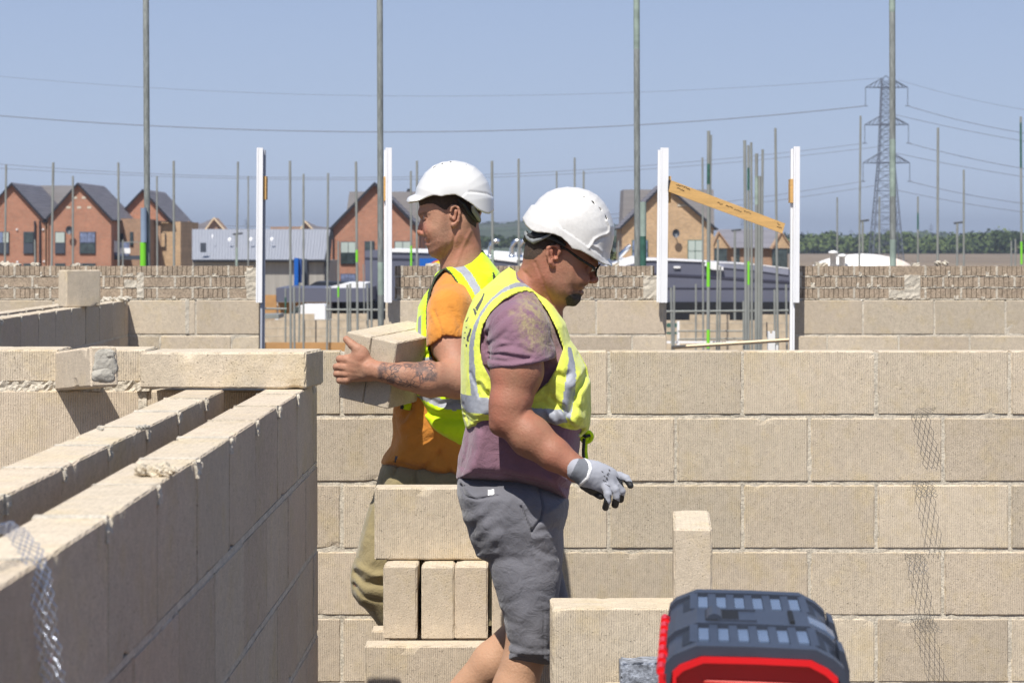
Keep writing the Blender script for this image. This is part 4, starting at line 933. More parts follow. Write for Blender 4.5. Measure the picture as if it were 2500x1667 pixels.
    for sy, Yk in ((-1, 6.665), (1, 7.035)):                                          # sleeves
        q = F/Yk
        g.rc(PP(1268, 806, Yk+sy*-.045), PP(1266, 808, Yk+sy*.008), 70/q, 72/q, .015); g.rc(PP(1266, 808, Yk+sy*.008), PP(1268, 880, Yk+sy*.035), 74/q, 75/q, .02); g.rc(PP(1268, 880, Yk+sy*.035), PP(1268, 930, Yk+sy*.04), 75/q, 75/q, .0)
        g.rc(PP(1300, 868, Yk+sy*.02), PP(1325, 860, Yk+sy*.01), 30/q, 30/q, .02)
    # sleeve cuff: cut everything lateral below the cuff line
    X2, Z2 = g.xz(); dcut = -sdpoly(XZ([(1140, 640), (1400, 640), (1400, 850), (1354, 872), (1338, 876), (1300, 884), (1242, 892), (1201, 896), (1170, 890)], 6.66), X2, Z2)[:, None, :]
    lat = (.165-np.abs(g.ax[1]-Y0))[None, :, None]; g.f = np.maximum(g.f, np.minimum(dcut, -lat)).astype(np.float32)
    g.folds(.0012, 50, 3)
    q = 6.62; cr = lambda pts, w_, d: g.crease(XZ(pts, q), w_, d, Y0)
    Z5 = lambda L: zc(1090, 650, 6.27, L)
    for pts, w_, d in (([(545, 1120), (600, 1230), (760, 1130), (900, 1000)], .008, .006), ([(620, 1060), (760, 900), (900, 760), (1060, 690)], .010, .005), ([(610, 1290), (780, 1220), (1000, 1200)], .006, .005), ([(640, 1350), (800, 1330), (1000, 1370), (1250, 1390)], .006, .006), ([(660, 1420), (900, 1430), (1150, 1420), (1300, 1380)], .005, .005), ([(880, 1110), (1050, 1180), (1200, 1260), (1317, 1320)], .007, .005), ([(680, 1250), (900, 1150), (1100, 1180)], .006, -.004), ([(700, 1320), (900, 1290), (1150, 1330)], .005, -.004), ([(660, 1470), (1000, 1490), (1300, 1440)], .005, -.004)):
        cr(Z5(L=pts) if False else Z5(pts), w_, d)
    cr([(1198, 892), (1242, 889), (1300, 881), (1345, 870)], .003, -.002)
    cr([(1285, 720), (1240, 740), (1205, 775), (1185, 830)], .002, .0018)
    for pts, w_, d in (([(1145, 1060), (1140, 1110), (1128, 1150)], .008, .004), ([(1165, 1065), (1170, 1110), (1150, 1160)], .012, -.003), ([(1200, 1060), (1215, 1130)], .012, .003), ([(1330, 1150), (1360, 1185), (1385, 1205)], .007, .004), ([(1350, 1140), (1385, 1180)], .006, -.004), ([(1118, 1150), (1236, 1163), (1309, 1177), (1384, 1204)], .0025, .0014)):
        cr(pts, w_, d)
    sv, sf = g.mesh(); sv = smooth_mesh(sv, sf, 1)
    dirt = pmask(sv, [(1270, 716), (1318, 716), (1350, 780), (1345, 860), (1290, 850), (1262, 790)], 16, Y0)
    dirt = np.maximum(dirt, .7*pmask(sv, [(1240, 760), (1262, 750), (1262, 765), (1243, 772)], 5, Y0))
    part('t_shirt', sv, sf, M['tee_purple'], body, {'dirt': dirt})
    # ---------------- vest ----------------
    g.f = np.full_like(g.f, 1.0)
    g.poly(XZ(vest_top, Y0), Y0, .17, .085, 2.3, 0, Wf=lambda X, Z: np.maximum(Wt(X, Z), .135*np.clip((z2v(Z)-655)/40, 0, 1))+.010+.012*np.clip((z2v(Z)-960)/50, 0, 1)+.016*np.clip(((X*F/Y0+CX)-1330)/40, 0, 1))
    hole = [(1262, 717), (1285, 712), (1306, 718), (1338, 762), (1361, 808), (1376, 853), (1359, 897), (1339, 932), (1308, 960), (1250, 968), (1205, 940), (1179, 890), (1171, 850), (1174, 818), (1180, 793), (1199, 761), (1231, 732)]
    Z6 = lambda L: zc(1060, 800, 3.409, L); Z7 = lambda L: zc(1300, 850, 5.227, L)
    # bunched folds
    for pts, w_, d in ((Z6([(240, 720), (330, 760), (460, 740)]), .005, .005), (Z6([(250, 760), (340, 800), (460, 790)]), .005, .005), (Z6([(240, 650), (260, 740), (280, 810)]), .004, .004), (Z6([(300, 380), (350, 480), (380, 570)]), .005, .004), (Z6([(375, 470), (410, 530), (455, 560)]), .006, .005), (Z6([(400, 440), (440, 510)]), .004, -.004),
        (Z7([(700, 350), (620, 460), (540, 560), (500, 800)]), .012, .011), (Z7([(620, 360), (540, 480)]), .010, -.006), (Z7([(250, 640), (330, 720), (370, 760)]), .008, .007), (Z7([(330, 340), (420, 380), (450, 330)]), .010, .007), (Z7([(380, 740), (430, 830), (480, 990), (600, 1080)]), .007, .008), (Z7([(190, 1000), (330, 1030), (480, 1060), (600, 1090)]), .006, .007),
        (Z7([(150, 960), (300, 990), (420, 960), (560, 1010), (650, 1060)]), .006, .006), (Z7([(690, 980), (640, 1050), (600, 1100)]), .008, .006), (Z7([(560, 820), (650, 900), (690, 980)]), .010, -.005), (Z7([(0, 720), (120, 700), (260, 760)]), .012, .006), (Z7([(180, 780), (240, 900), (300, 970)]), .008, -.005), (Z7([(720, 480), (640, 560), (610, 700)]), .012, -.006), (Z7([(600, 120), (680, 260)]), .010, .004)):
        g.crease(XZ(pts, 6.67), w_, d*.75, Y0)
    g.folds(.0010, 45, 8)
    g.cut2(XZ(hole, 6.67), 'outside')
    vv, vf = g.mesh(); vv = smooth_mesh(vv, vf, 1)
    tape = [Z5([(1050, 250), (1180, 245), (1260, 270), (1317, 300), (1400, 370), (1380, 390), (1290, 335), (1200, 310), (1080, 320), (960, 360), (850, 410), (730, 500), (640, 600), (520, 780), (450, 1000), (415, 1250), (410, 1400), (440, 1568), (440, 1620), (370, 1620), (345, 1400), (350, 1200), (370, 1080), (420, 900), (520, 700), (600, 590), (700, 480), (880, 330)]),
            Z6([(290, 200), (330, 190), (335, 330), (350, 450), (372, 575), (308, 565), (292, 400)]), Z6([(219, 545), (330, 565), (460, 588), (460, 722), (350, 712), (262, 695), (226, 640)]),
            Z6([(780, 665), (930, 672), (1060, 680), (1095, 740), (1110, 790), (1065, 790), (1020, 812), (900, 765), (810, 715)]), Z6([(1110, 160), (1140, 165), (1172, 300), (1182, 400), (1170, 560), (1135, 768), (1085, 730), (1060, 655), (1080, 540), (1100, 400), (1120, 260)]),
            Z6([(960, 868), (1080, 880), (1215, 893), (1200, 912), (1010, 905)])]
    tf_, rest = splitf(vv, vf, tape, Y0)
    marks = [Z5([(575, 405), (582, 440), (545, 545), (505, 625), (468, 690), (437, 640), (490, 560)]), Z5([(405, 655), (432, 640), (462, 712), (442, 770)]), Z5([(358, 958), (384, 962), (362, 1050), (338, 1110), (346, 1150), (330, 1168), (306, 1130), (312, 1085), (335, 1030)]),
             Z5([(296, 915), (318, 925), (310, 950), (292, 940)]), Z5([(278, 1000), (296, 1008), (290, 1030), (275, 1022)]), Z5([(262, 1085), (284, 1092), (280, 1118), (262, 1110)]), Z5([(296, 1190), (322, 1190), (312, 1240), (290, 1232)]), Z5([(280, 840), (310, 820), (330, 770), (340, 780), (318, 840), (296, 858)])]
    mf, rest = splitf(vv, rest, marks, Y0)
    edge, rest = splitf(vv, rest, [Z5([(955, 10), (985, 0), (1200, 130), (1330, 225), (1310, 240), (1190, 150), (975, 25)])], Y0)
    dv = pmask(vv, Z7([(0, 560), (240, 420), (330, 640), (100, 760), (0, 740)]), 20, Y0)*.5+pmask(vv, Z7([(560, 700), (740, 700), (700, 1060), (520, 1040)]), 16, Y0)*.6
    vest = part('high_visibility_vest', vv, rest, M['hivis_a'], body, {'dirt': dv})
    tapes(vv, tf_, tape, vest); part('printed_mark', vv, mf, M['print_dark'], vest); part('collar_binding', vv, edge, M['binding'], vest)
    # tied cord at the belly
    m = MB(); K = PP(1432, 1066, Y0-.03)
    m.tube([K+np.array((.014*math.cos(a), -.006*math.sin(a), .014*math.sin(a))) for a in np.linspace(0, 6.3, 14)], .007, 8); m.tube([PP(1416, 1064, Y0-.03), K, PP(1438, 1078, Y0-.02)], [.010, .008, .006], 8)
    m.tube([PP(1430, 1075, Y0-.02), PP(1428, 1100, Y0-.02), PP(1431, 1132, Y0-.02)], [.006, .007, .008], 6); m.build('tied_hem', M['hivis_b'], vest, smooth=True)
    m = MB(); m.tube([PP(1426, 1070, Y0-.05), PP(1424, 1100, Y0-.05), PP(1425, 1128, Y0-.04)], .0045, 6); m.tube([PP(1422, 1060, Y0-.04), PP(1430, 1066, Y0-.045), PP(1440, 1062, Y0-.04)], .005, 6); m.build('cord', M['strap'], vest, smooth=True)
    # ---------------- shorts ----------------
    Ys = Y0; sh = [(1117, 1155), (1116, 1209), (1125, 1256), (1140, 1292), (1153, 1331), (1163, 1354), (1179, 1362), (1192, 1366), (1200, 1400), (1215, 1456), (1229, 1500), (1240, 1559), (1238, 1598), (1284, 1609), (1349, 1612), (1356, 1530), (1364, 1440), (1376, 1335), (1375, 1295), (1386, 1259), (1390, 1232), (1386, 1205), (1300, 1165)]
    g = Grid((PP(1095, 0, Y0)[0], 6.56, PP(0, 1640, Y0)[2]), (PP(1420, 0, Y0)[0], 7.14, PP(0, 1140, Y0)[2]), .0033)
    leg = [p for p in sh if p[1] > 1150]
    def Ws(X, Z): vv_ = z2v(Z); return np.interp(vv_, [1140, 1200, 1280, 1340, 1400, 1600], [.172, .182, .185, .13, .095, .085])
    def Yc(X, Z): vv_ = z2v(Z); return np.interp(vv_, [1140, 1280, 1400, 1610], [Y0, Y0, Y0-.085, Y0-.095])
    g.poly(XZ(sh, Y0-.04), Y0, .18, .075, 2.3, 0, Wf=Ws, ycf=Yc)
    g.rc(PP(1268, 1290, 6.95), PP(1333, 1500, 6.96), .092, .070, .03)                       # far thigh, forward
    g.cut2(XZ([(1090, 1120), (1420, 1120), (1420, 1500), (1395, 1560), (1350, 1613), (1284, 1610), (1225, 1597)], Y0-.06), 'inside')
    X2, Z2 = g.xz(); dl = sdpoly(XZ([(1270, 1560), (1440, 1440), (1480, 1700), (1250, 1700)], 6.95), X2, Z2)[:, None, :]; g.f = np.maximum(g.f, np.minimum(dl, (g.ax[1]-(Y0+.015))[None, :, None])).astype(np.float32)
    ZS = lambda L: zc(1100, 1150, 3.033, L); cr = lambda L, w_, d: g.crease(XZ(ZS(L), 6.74), w_*(1.45 if w_ > .0035 else 1), d*(.42 if w_ > .0035 else 1.1), Y0)
    for L, w_, d in (([(80, 105), (110, 175), (200, 190), (355, 165)], .0028, .0025), ([(80, 110), (180, 95), (340, 100)], .0028, .0025), ([(650, 120), (680, 250), (660, 340), (598, 425)], .0028, .0035), ([(520, 240), (560, 340), (598, 425)], .003, .003), ([(598, 430), (610, 600), (640, 800), (690, 1000), (690, 1380)], .003, .0016),
        ([(440, 120), (400, 280), (340, 500), (290, 620)], .016, -.007), ([(110, 300), (170, 260), (260, 210)], .012, .005), ([(150, 420), (230, 350), (330, 260)], .012, .006), ([(210, 500), (270, 430), (350, 380)], .012, .007), ([(220, 590), (270, 560), (330, 540)], .010, .010), ([(120, 370), (220, 300)], .010, -.005), ([(180, 500), (260, 400)], .010, -.005),
        ([(380, 650), (440, 630), (520, 640)], .010, .005), ([(330, 700), (420, 660)], .012, -.004), ([(620, 430), (780, 400)], .006, .004), ([(620, 470), (800, 470)], .006, -.003), ([(640, 560), (720, 590), (800, 640)], .006, .004), ([(650, 620), (790, 650)], .006, -.003), ([(640, 860), (740, 900)], .005, .003), ([(650, 930), (745, 960)], .005, .003), ([(660, 1000), (740, 1050)], .005, .003),
        ([(350, 880), (370, 960), (430, 950), (480, 920)], .006, .004), ([(380, 1050), (430, 1100), (520, 1120)], .008, .005), ([(480, 1300), (560, 1180), (640, 1050), (560, 930)], .014, .005), ([(500, 1120), (560, 1000)], .012, -.005), ([(440, 1260), (560, 1290), (740, 1300)], .007, .006), ([(440, 1300), (600, 1320), (740, 1330)], .006, -.004), ([(430, 1330), (560, 1345), (745, 1345)], .0022, .0016), ([(600, 1150), (700, 1230), (740, 1290)], .008, .004)):
        cr(L, w_, d)
    g.folds(.0008, 45, 5)
    shv, shf = g.mesh(); shv = smooth_mesh(shv, shf, 1)
    lab_f, rest = splitf(shv, shf, [ZS([(273, 138), (320, 132), (326, 170), (276, 178)])], Y0)
    shorts = part('shorts', shv, rest, M['shorts'], body); part('pocket_label', shv, lab_f, M['white_paint'], shorts)
    # ---------------- glove ----------------
    H = lambda L: zc(1370, 1100, 9.8, L)
    g = Grid((PP(1385, 0, 6.5)[0], 6.38, PP(0, 1262, 6.5)[2]), (PP(1560, 0, 6.5)[0], 6.68, PP(0, 1100, 6.5)[2]), .0022); q = F/6.53
    p = lambda x, y, d=0: PP(*H([(x, y)])[0], 6.53+d)
    g.rc(p(380, 450), p(640, 560), 27/q, 29/q, .006, flat=((0, 1, 0), .95)); g.rc(p(640, 560), p(900, 640, -.005), 30/q, 30/q, .02, flat=((0, 1, 0), 1.5)); g.rc(p(850, 560), p(1130, 640), 27/q, 25/q, .02, flat=((0, 1, 0), 1.6)); g.rc(p(850, 760, .0), p(1150, 880, 0), 22/q, 17/q, .02, flat=((0, 1, 0), 1.4))
    fg = [((1180, 560, .020), (1400, 590, .020), (1560, 660, .014), (1660, 830, .006), 8.6), ((1200, 640, .006), (1370, 780, .002), (1440, 960, .004), (1420, 1160, .016), 9.4), ((1150, 760, -.010), (1290, 930, -.016), (1330, 1100, -.014), (1290, 1290, -.002), 9.3), ((1060, 860, -.02), (1120, 1050, -.030), (1110, 1200, -.030), (1060, 1360, -.018), 8.6)]
    for a, b, c, d, rr_ in fg: g.rc(p(*a), p(*b), (rr_+1.5)/q, rr_/q, .006); g.rc(p(*b), p(*c), (rr_+.6)/q, rr_/q, .003); g.rc(p(*c), p(*d), rr_/q, (rr_-.9)/q, .003)
    g.rc(p(560, 830, .015), p(760, 950, .012), 12/q, 11/q, .012); g.rc(p(760, 950, .012), p(950, 1080, .0), 11/q, 9/q, .004)
    g.crease(XZ(H([(560, 200), (690, 300), (700, 450), (620, 660), (440, 830)]), 6.5), .0032, -.0026); g.folds(.0005, 200, 2)
    gv, gf = g.mesh(); gv = smooth_mesh(gv, gf, 1)
    cuff, rest = splitf(gv, gf, H([(200, 640), (440, 150), (570, 190), (650, 300), (665, 430), (600, 630), (430, 800), (340, 830)]))
    rimf, rest = splitf(gv, rest, H([(500, 150), (600, 180), (720, 300), (735, 440), (650, 690), (450, 850), (400, 850), (430, 760), (600, 630), (665, 430), (650, 300), (560, 190)]))
    c_ = gv[rest].mean(1); uu, ww_ = proj(c_); blackp = [H([(400, 840), (600, 880), (800, 930), (960, 1010), (1060, 1140), (1130, 1240), (1150, 1500), (900, 1500), (900, 1150), (600, 1050), (420, 900)]), H([(1170, 1040), (1230, 1130), (1400, 1220), (1400, 1450), (1200, 1450)]), H([(1390, 1040), (1500, 1080), (1540, 1300), (1400, 1260)]), H([(1300, 600), (1440, 690), (1560, 720), (1650, 730), (1760, 760), (1780, 950), (1600, 960), (1400, 780)])]
    bm_ = np.zeros(len(rest), bool)
    for pp_ in blackp: bm_ |= sdpoly(pp_, uu, ww_) > 0
    bm_ |= (c_[:, 1] > 6.555) & (ww_ > H([(0, 800)])[0][1])
    glove = part('work_glove', gv, rest[~bm_], M['glove_grey'], body); part('black_palm', gv, rest[bm_], M['glove_black'], glove); part('cuff', gv, cuff, M['glove_cuff'], glove); part('white_band', gv, rimf, M['white_paint'], glove)
    m = MB(); rr2 = random.Random(2)
    for k in range(16):
        x, y = 960+rr2.uniform(0, 200), 390+k*26; a = p(x, y); 
        # short printed dashes lying on the back of the hand
        u0 = np.array(a); near = gv[np.argmin(((gv[:, [0, 2]]-u0[[0, 2]])**2).sum(1)+(gv[:, 1]-6.4)*.01)]
        m.tube([near+np.array((0, -.0006, 0)), near+np.array((.004, -.0006, -.0025))], .0008, 4)
    m.build('printed_mark', M['print_dark'], glove)
    # ---------------- helmet, strap, glasses ----------------
    outl = [(1277, 532), (1286, 517), (1297.6, 501), (1304.7, 500), (1317, 484), (1335, 469.5), (1358, 460), (1384, 456), (1413, 458), (1439, 465.5), (1460, 477.6), (1476, 495), (1488.4, 515), (1495.5, 536), (1500, 552), (1499.6, 576), (1495, 600), (1490, 618), (1489, 632), (1496, 649)]
    ext = outl+[(1480, 665), (1440, 680), (1360, 690), (1300, 670), (1270, 600), (1268, 560)]
    near = [(1265, 528), (1277, 537), (1284, 551), (1296.5, 562), (1310.8, 567.3), (1331, 568.6), (1351.6, 572.6), (1368, 579), (1384, 593), (1394.5, 607), (1413, 611), (1433, 621.5), (1460, 638), (1474, 645), (1498, 653)]
    mid_r = [(1265, 528), (1277, 537), (1284, 551), (1296.5, 564), (1310.8, 572), (1331, 580), (1384, 603), (1394.5, 611), (1413, 615), (1433, 623.5), (1460, 638), (1474, 645), (1498, 653)]
    ZH = lambda L: zc(1270, 450, 4.9, L)
    ridge = [(ZH([(1030, 440), (1065, 500), (1060, 570), (1020, 600), (940, 625), (880, 660), (840, 720), (815, 755)]), .0042, -.0045), (ZH([(860, 735), (920, 760), (960, 800)]), .004, -.003), (ZH([(1000, 620), (930, 650), (890, 690)]), .006, .002)]
    bandp = ZH([(20, 400), (130, 245), (175, 262), (300, 350), (500, 540), (650, 640), (800, 745), (930, 830), (1120, 990), (1000, 1100), (500, 1100), (0, 700)])
    vents = [(*ZH([q_])[0], a_, .0068, .0014) for q_, a_ in (((865, 225), -.85), ((948, 300), -.95), ((1015, 400), -1.25))]+[(*ZH([q_])[0], a_, .003, .0007) for q_, a_ in (((655, 130), 0), ((760, 158), -.2))]
    hh = helmet(HY0, outl, ext, near, mid_r, ridge, bandp, vents, 'helmet_dirty', body, W=.116, D=.108)
    hh['label'] = 'scuffed white hard hat with a raised brow ridge'
    m = MB()
    for sy in (-1, 1):
        pts = [PP(*q_, HY0+sy*w_) for q_, w_ in (((1284, 585), .012), ((1287, 578), .04), ((1300, 577), .068), ((1325, 576), .082), ((1350, 582), .086), ((1380, 600), .084))]; m.tube(pts, [.009, .009, .009, .008, .007, .006], 8)
    m.build('harness', M['strap'], hh, smooth=True)
    m = MB(); m.tube([PP(1285, 572, HY0-.035), PP(1292, 582, HY0-.058), PP(1303, 590, HY0-.077), PP(1322, 583, HY0-.09), PP(1345, 572, HY0-.094)], [.007, .008, .007, .005, .003], 8); m.tube([PP(1284, 568, HY0-.02), PP(1287, 578, HY0-.045)], .006, 6); m.build('strap', M['strap_grey'], hh, smooth=True)
    gl = MB()
    for sy in (-1, 1):
        gl.tube([PP(1355, 600, HY0+sy*.082), PP(1385, 610, HY0+sy*.080), PP(1415, 632, HY0+sy*.074), PP(1448, 652, HY0+sy*.064), PP(1452, 658, HY0+sy*.060)], [.0028, .003, .0035, .0042, .004], 8)
        c = PP(1452, 661, HY0+sy*.034); ring = [c+np.array((.010+.006*(math.cos(a)*-.0)-.010*abs(math.cos(a))**2*.6+math.sin(a)*.0045, sy*.027*math.cos(a), .017*math.sin(a))) for a in np.linspace(0, 2*math.pi, 21)]
        gl.tube(ring, .0022, 6, cap=False)
    gl.tube([PP(1458, 656, HY0-.008), PP(1459, 655, HY0+.008)], .002, 6)
    go_ = gl.build('glasses', M['specs'], body, smooth=True)
    for sy in (-1, 1):
        m = MB(); c = PP(1452, 661, HY0+sy*.034); ring = [c+np.array((.010-.006*abs(math.cos(a))**2+math.sin(a)*.0045, sy*.026*math.cos(a), .016*math.sin(a))) for a in np.linspace(0, 2*math.pi, 20, endpoint=False)]
        m.add(ring, [tuple(range(20))]); m.build('lens', M['lens'], go_)
    # ---------------- boots ----------------
    g = Grid(an-np.array((.16, .09, an[2]+.01)), an+np.array((.24, .09, .14)), .006)
    g.rc((an[0], an[1], .07), (an[0], an[1], .19), .055, .052, .02); g.rc((an[0]-.03, an[1], .045), (an[0]+.15, an[1], .04), .05, .045, .03)
    g.f = np.maximum(g.f, (.004-g.ax[2])[None, None, :]).astype(np.float32); bv, bf = g.mesh(); part('boot', bv, bf, M['boot'], body)
    g = Grid(af2-np.array((.2, .1, .28)), af2+np.array((.25, .1, .1)), .006); g.rc(af2+np.array((.01, 0, .0)), af2+np.array((-.03, 0, -.05)), .048, .052, .02); g.rc(af2+np.array((-.03, 0, -.06)), af2+np.array((.075, 0, -.19)), .046, .042, .03)
    bv, bf = g.mesh(); part('boot', bv, bf, M['boot'], body)
    return body
worker_a()

# =================================================================== worker in orange T-shirt
def worker_b():
    Y0 = 7.85; s = F/Y0
    HY0 = Y0-.02
    ZB = lambda L: zc(980, 380, 5.225, L); z2v = lambda Z: HY-(Z-HZ)*s
    g = Grid((PP(1000, 0, HY0)[0], HY0-.125, PP(0, 720, HY0)[2]), (PP(1215, 0, HY0)[0], HY0+.125, PP(0, 400, HY0)[2]), .0024)
    head = [(1024, 505), (1020, 480), (1030, 445), (1060, 418), (1100, 405), (1140, 415), (1168, 445), (1180, 485), (1176, 520), (1167, 545), (1150, 590), (1118, 618), (1088, 631), (1066, 632), (1052, 626), (1045.5, 617), (1044.5, 607), (1040.5, 600), (1040.5, 592), (1037, 587), (1036.5, 580), (1033.5, 575), (1030.5, 560), (1028.5, 545), (1027, 537), (1024, 524), (1022, 513)]
    def Wf(X, Z):
        u, v = X*F/HY0+CX, z2v(Z); return .076-.030*np.clip((1075-u)/50, 0, 1)**1.2-.012*np.clip((v-590)/45, 0, 1)
    g.poly(XZ(head, HY0), HY0, .076, .052, 2.15, 0, Wf=Wf)
    g.rc(PP(1128, 575, HY0), PP(1132, 665, HY0), .057, .063, .02); g.rc(PP(1110, 600, HY0), PP(1118, 670, HY0), .045, .055, .02)
    g.rc(PP(1031, 545, HY0), PP(1026.5, 565, HY0), .009, .011, .007); g.ell(PP(1027, 568, HY0), (.0108, .011, .0095), .004)
    for sy in (-1, 1): g.ell(PP(1035, 571, HY0+sy*.011), (.0105, .007, .0075), .004)
    g.ell(PP(1036, 577, HY0-.010), (.006, .005, .0028), .003, 'sub')
    g.rc(PP(1045, 584.5, HY0-.022), PP(1039, 583.5, HY0), .0048, .0056, .004); g.rc(PP(1047, 595, HY0-.020), PP(1042.5, 595.5, HY0), .0052, .006, .004); g.rc(PP(1050, 590, HY0-.028), PP(1036, 589.5, HY0+.004), .0014, .0016, .003, 'sub')
    for sy in (-1, 1):
        g.ell(PP(1037, 530, HY0+sy*.034), (.015, .015, .0125), .010, 'sub'); g.ell(PP(1041, 531, HY0+sy*.031), (.0100, .0122, .0098), .003)
        g.rc(PP(1052, 518, HY0+sy*.044), PP(1029, 521, HY0+sy*.010), .0085, .010, .011); g.ell(PP(1062, 562, HY0+sy*.042), (.028, .018, .024), .022)
        g.rc(PP(1036, 526, HY0+sy*.040), PP(1050, 527, HY0+sy*.042), .0028, .0028, .002)
        yc = HY0+sy*.077; e = [(1104, 553), (1104, 545), (1117, 542), (1121, 522), (1120, 508), (1112, 502), (1104, 506), (1101, 516)]
        e = [(1105, 551), (1118, 540), (1122, 522), (1120, 508), (1112, 502), (1104, 506), (1101, 516)]
        for a, b in zip(e[:-1], e[1:]): g.rc(PP(*a, yc+sy*.010), PP(*b, yc+sy*.008), .0046, .0046, .003)
        g.rc(PP(1105, 548, yc+sy*.008), PP(1106, 553, yc+sy*.004), .0068, .006, .004); g.rc(PP(1113, 515, yc+sy*.004), PP(1109, 535, yc+sy*.003), .006, .006, .003); g.ell(PP(1102, 530, yc), (.006, .008, .008), .003)
        g.ell(PP(1106, 523, yc+sy*.009), (.0045, .008, .011), .002, 'sub')
    g.crease(XZ([(1116, 560), (1106, 600), (1085, 632)], HY0), .005, .0024, HY0); g.crease(XZ(ZB([(330, 980), (370, 1050), (360, 1120)]), HY0), .003, .0016, HY0); g.crease(XZ([(1150, 565), (1125, 615), (1112, 650)], HY0), .006, -.002, HY0)
    hv, hf = g.mesh(); hv = smooth_mesh(hv, hf, 1)
    # arms
    g = Grid((PP(810, 0, 7.55)[0], 7.38, PP(0, 1010, 7.5)[2]), (PP(1200, 0, 7.6)[0], 8.30, PP(0, 690, 7.6)[2]), .0038)
    q = F/7.6
    g.rc(PP(1094, 745, 7.70), PP(1100, 840, 7.64), 46/q, 45/q, .02); g.rc(PP(1100, 840, 7.64), PP(1118, 915, 7.58), 45/q, 42/q, .02); g.rc(PP(1118, 915, 7.58), PP(1118, 935, 7.56), 42/q, 38/q, .02)
    g.rc(PP(1118, 930, 7.56), PP(1050, 925, 7.52), 39/q, 43/q, .02); g.rc(PP(1050, 925, 7.52), PP(990, 918, 7.50), 43/q, 33/q, .015); g.rc(PP(990, 918, 7.50), PP(930, 907, 7.49), 31/q, 23/q, .012, flat=((0, 1, 0), 1.05)); g.rc(PP(930, 907, 7.49), PP(905, 902, 7.49), 22/q, 23/q, .01, flat=((0, 1, 0), 1.15))
    # hand: back of the hand, four fingers wrapping over the far edge, thumb up
    ZA = lambda x, y: (800+x/7.127, 790+y/7.127); h = lambda x, y, d=0.: PP(*ZA(x, y), 7.50+d)
    g.rc(h(780, 800, .0), h(560, 650, .004), 20/q, 25/q, .015, flat=((0, 1, 0), 1.5)); g.rc(h(700, 860, 0), h(430, 880, .01), 20/q, 19/q, .015, flat=((0, 1, 0), 1.5)); g.rc(h(560, 640, 0), h(360, 640, .012), 22/q, 15/q, .015, flat=((0, 1, 0), 1.5)); g.rc(h(560, 560, 0), h(600, 480, .0), 16/q, 12/q, .012)
    g.rc(h(500, 760, .004), h(330, 780, .012), 22/q, 17/q, .015, flat=((0, 1, 0), 1.4))
    for (x, y, x2, y2, rr_) in ((320, 620, 215, 615, 10.2), (290, 750, 165, 752, 10.6), (310, 880, 170, 872, 10.0), (330, 985, 215, 985, 9.2)):
        a, b = h(x, y, .012), h(x2, y2, .020); g.rc(a, b, rr_/q, (rr_-.6)/q, .006); g.ell(a+np.array((0, -.004, 0)), (.0115, .0105, .0105), .008); b2 = b+np.array((-.004, .030, -.002)); g.rc(b, b2, (rr_-.6)/q, (rr_-1.2)/q, .003); g.rc(b2, b2+np.array((.022, .012, 0)), (rr_-1.3)/q, (rr_-2)/q, .003)
    g.rc(h(600, 540, .0), h(520, 440, -.002), 15/q, 12.5/q, .012); g.rc(h(520, 440, -.002), h(430, 370, .004), 12.2/q, 10.5/q, .004); g.rc(h(430, 370, .004), h(325, 270, .012), 10.8/q, 8.6/q, .004)
    g.crease(XZ([ZA(230, 790), ZA(370, 800), ZA(500, 830)], 7.49), .003, -.0014); g.crease(XZ([ZA(330, 640), ZA(500, 690), ZA(680, 740)], 7.49), .0035, -.0014); g.crease(XZ([ZA(330, 880), ZA(520, 900), ZA(650, 930)], 7.49), .0035, -.0012)
    for y0_, y1_ in ((690, 700), (820, 850), (930, 945)): g.crease(XZ([ZA(130, y0_), ZA(260, y0_+3), ZA(330, y1_)], 7.49), .0024, .0022)
    g.crease(XZ([ZA(1850, 620), ZA(1900, 660), ZA(1940, 710)], 7.56), .0035, .004)
    # far (right) arm round the back of the blocks
    g.rc(PP(1090, 745, 8.02), PP(1085, 890, 8.12), .055, .046, .02); g.rc(PP(1085, 890, 8.12), PP(960, 905, 8.16), .044, .032, .02); g.rc(PP(960, 905, 8.16), PP(900, 900, 8.13), .028, .030, .01, flat=((0, 1, 0), 1.4))
    for i in range(4): g.rc(PP(905, 885+13*i, 8.12), PP(878, 888+13*i, 8.08), .010, .008, .004)
    g.rc(PP(925, 880, 8.12), PP(905, 850, 8.06), .012, .009, .004)
    av, af = g.mesh(); av = smooth_mesh(av, af, 1)
    g = Grid((PP(820, 0, Y0)[0]-.1, 7.62, -.01), (PP(1260, 0, Y0)[0], 8.15, 1.45), .008)
    g.rc(PP(1130, 1120, Y0), PP(1130, 720, Y0), .10, .11, .05)
    kn = PP(905, 1420, 7.76); an = np.array([kn[0]+.20, 7.80, .27]); g.rc(PP(1095, 1190, 7.77), kn+np.array((.012, 0, .01)), .07, .055, .03); g.rc(kn, an, .058, .036, .02)
    k2 = PP(1160, 1440, 7.95); a2 = np.array([k2[0]+.03, 7.96, .11]); g.rc(PP(1150, 1190, 7.94), k2, .085, .062, .03); g.rc(k2, a2, .058, .036, .02)
    lv, lf = g.mesh()
    v, f = joinv([(hv, hf), (av, af), (lv, lf)]); nh = len(hv); stub = np.zeros(len(v)); flush = np.zeros(len(v))
    stub[:nh] = .55*pmask(hv, ZB([(560, 720), (640, 900), (620, 1150), (560, 1330), (340, 1290), (330, 1180), (370, 1110), (400, 1000), (480, 950), (520, 850)]), 9)+.35*pmask(hv, ZB([(270, 1010), (330, 1020), (360, 1080), (270, 1070)]), 3)
    stub[:nh] = np.maximum(stub[:nh], .85*pmask(hv, ZB([(225, 745), (300, 715), (375, 745), (365, 765), (290, 745), (230, 765)]), 2.0))
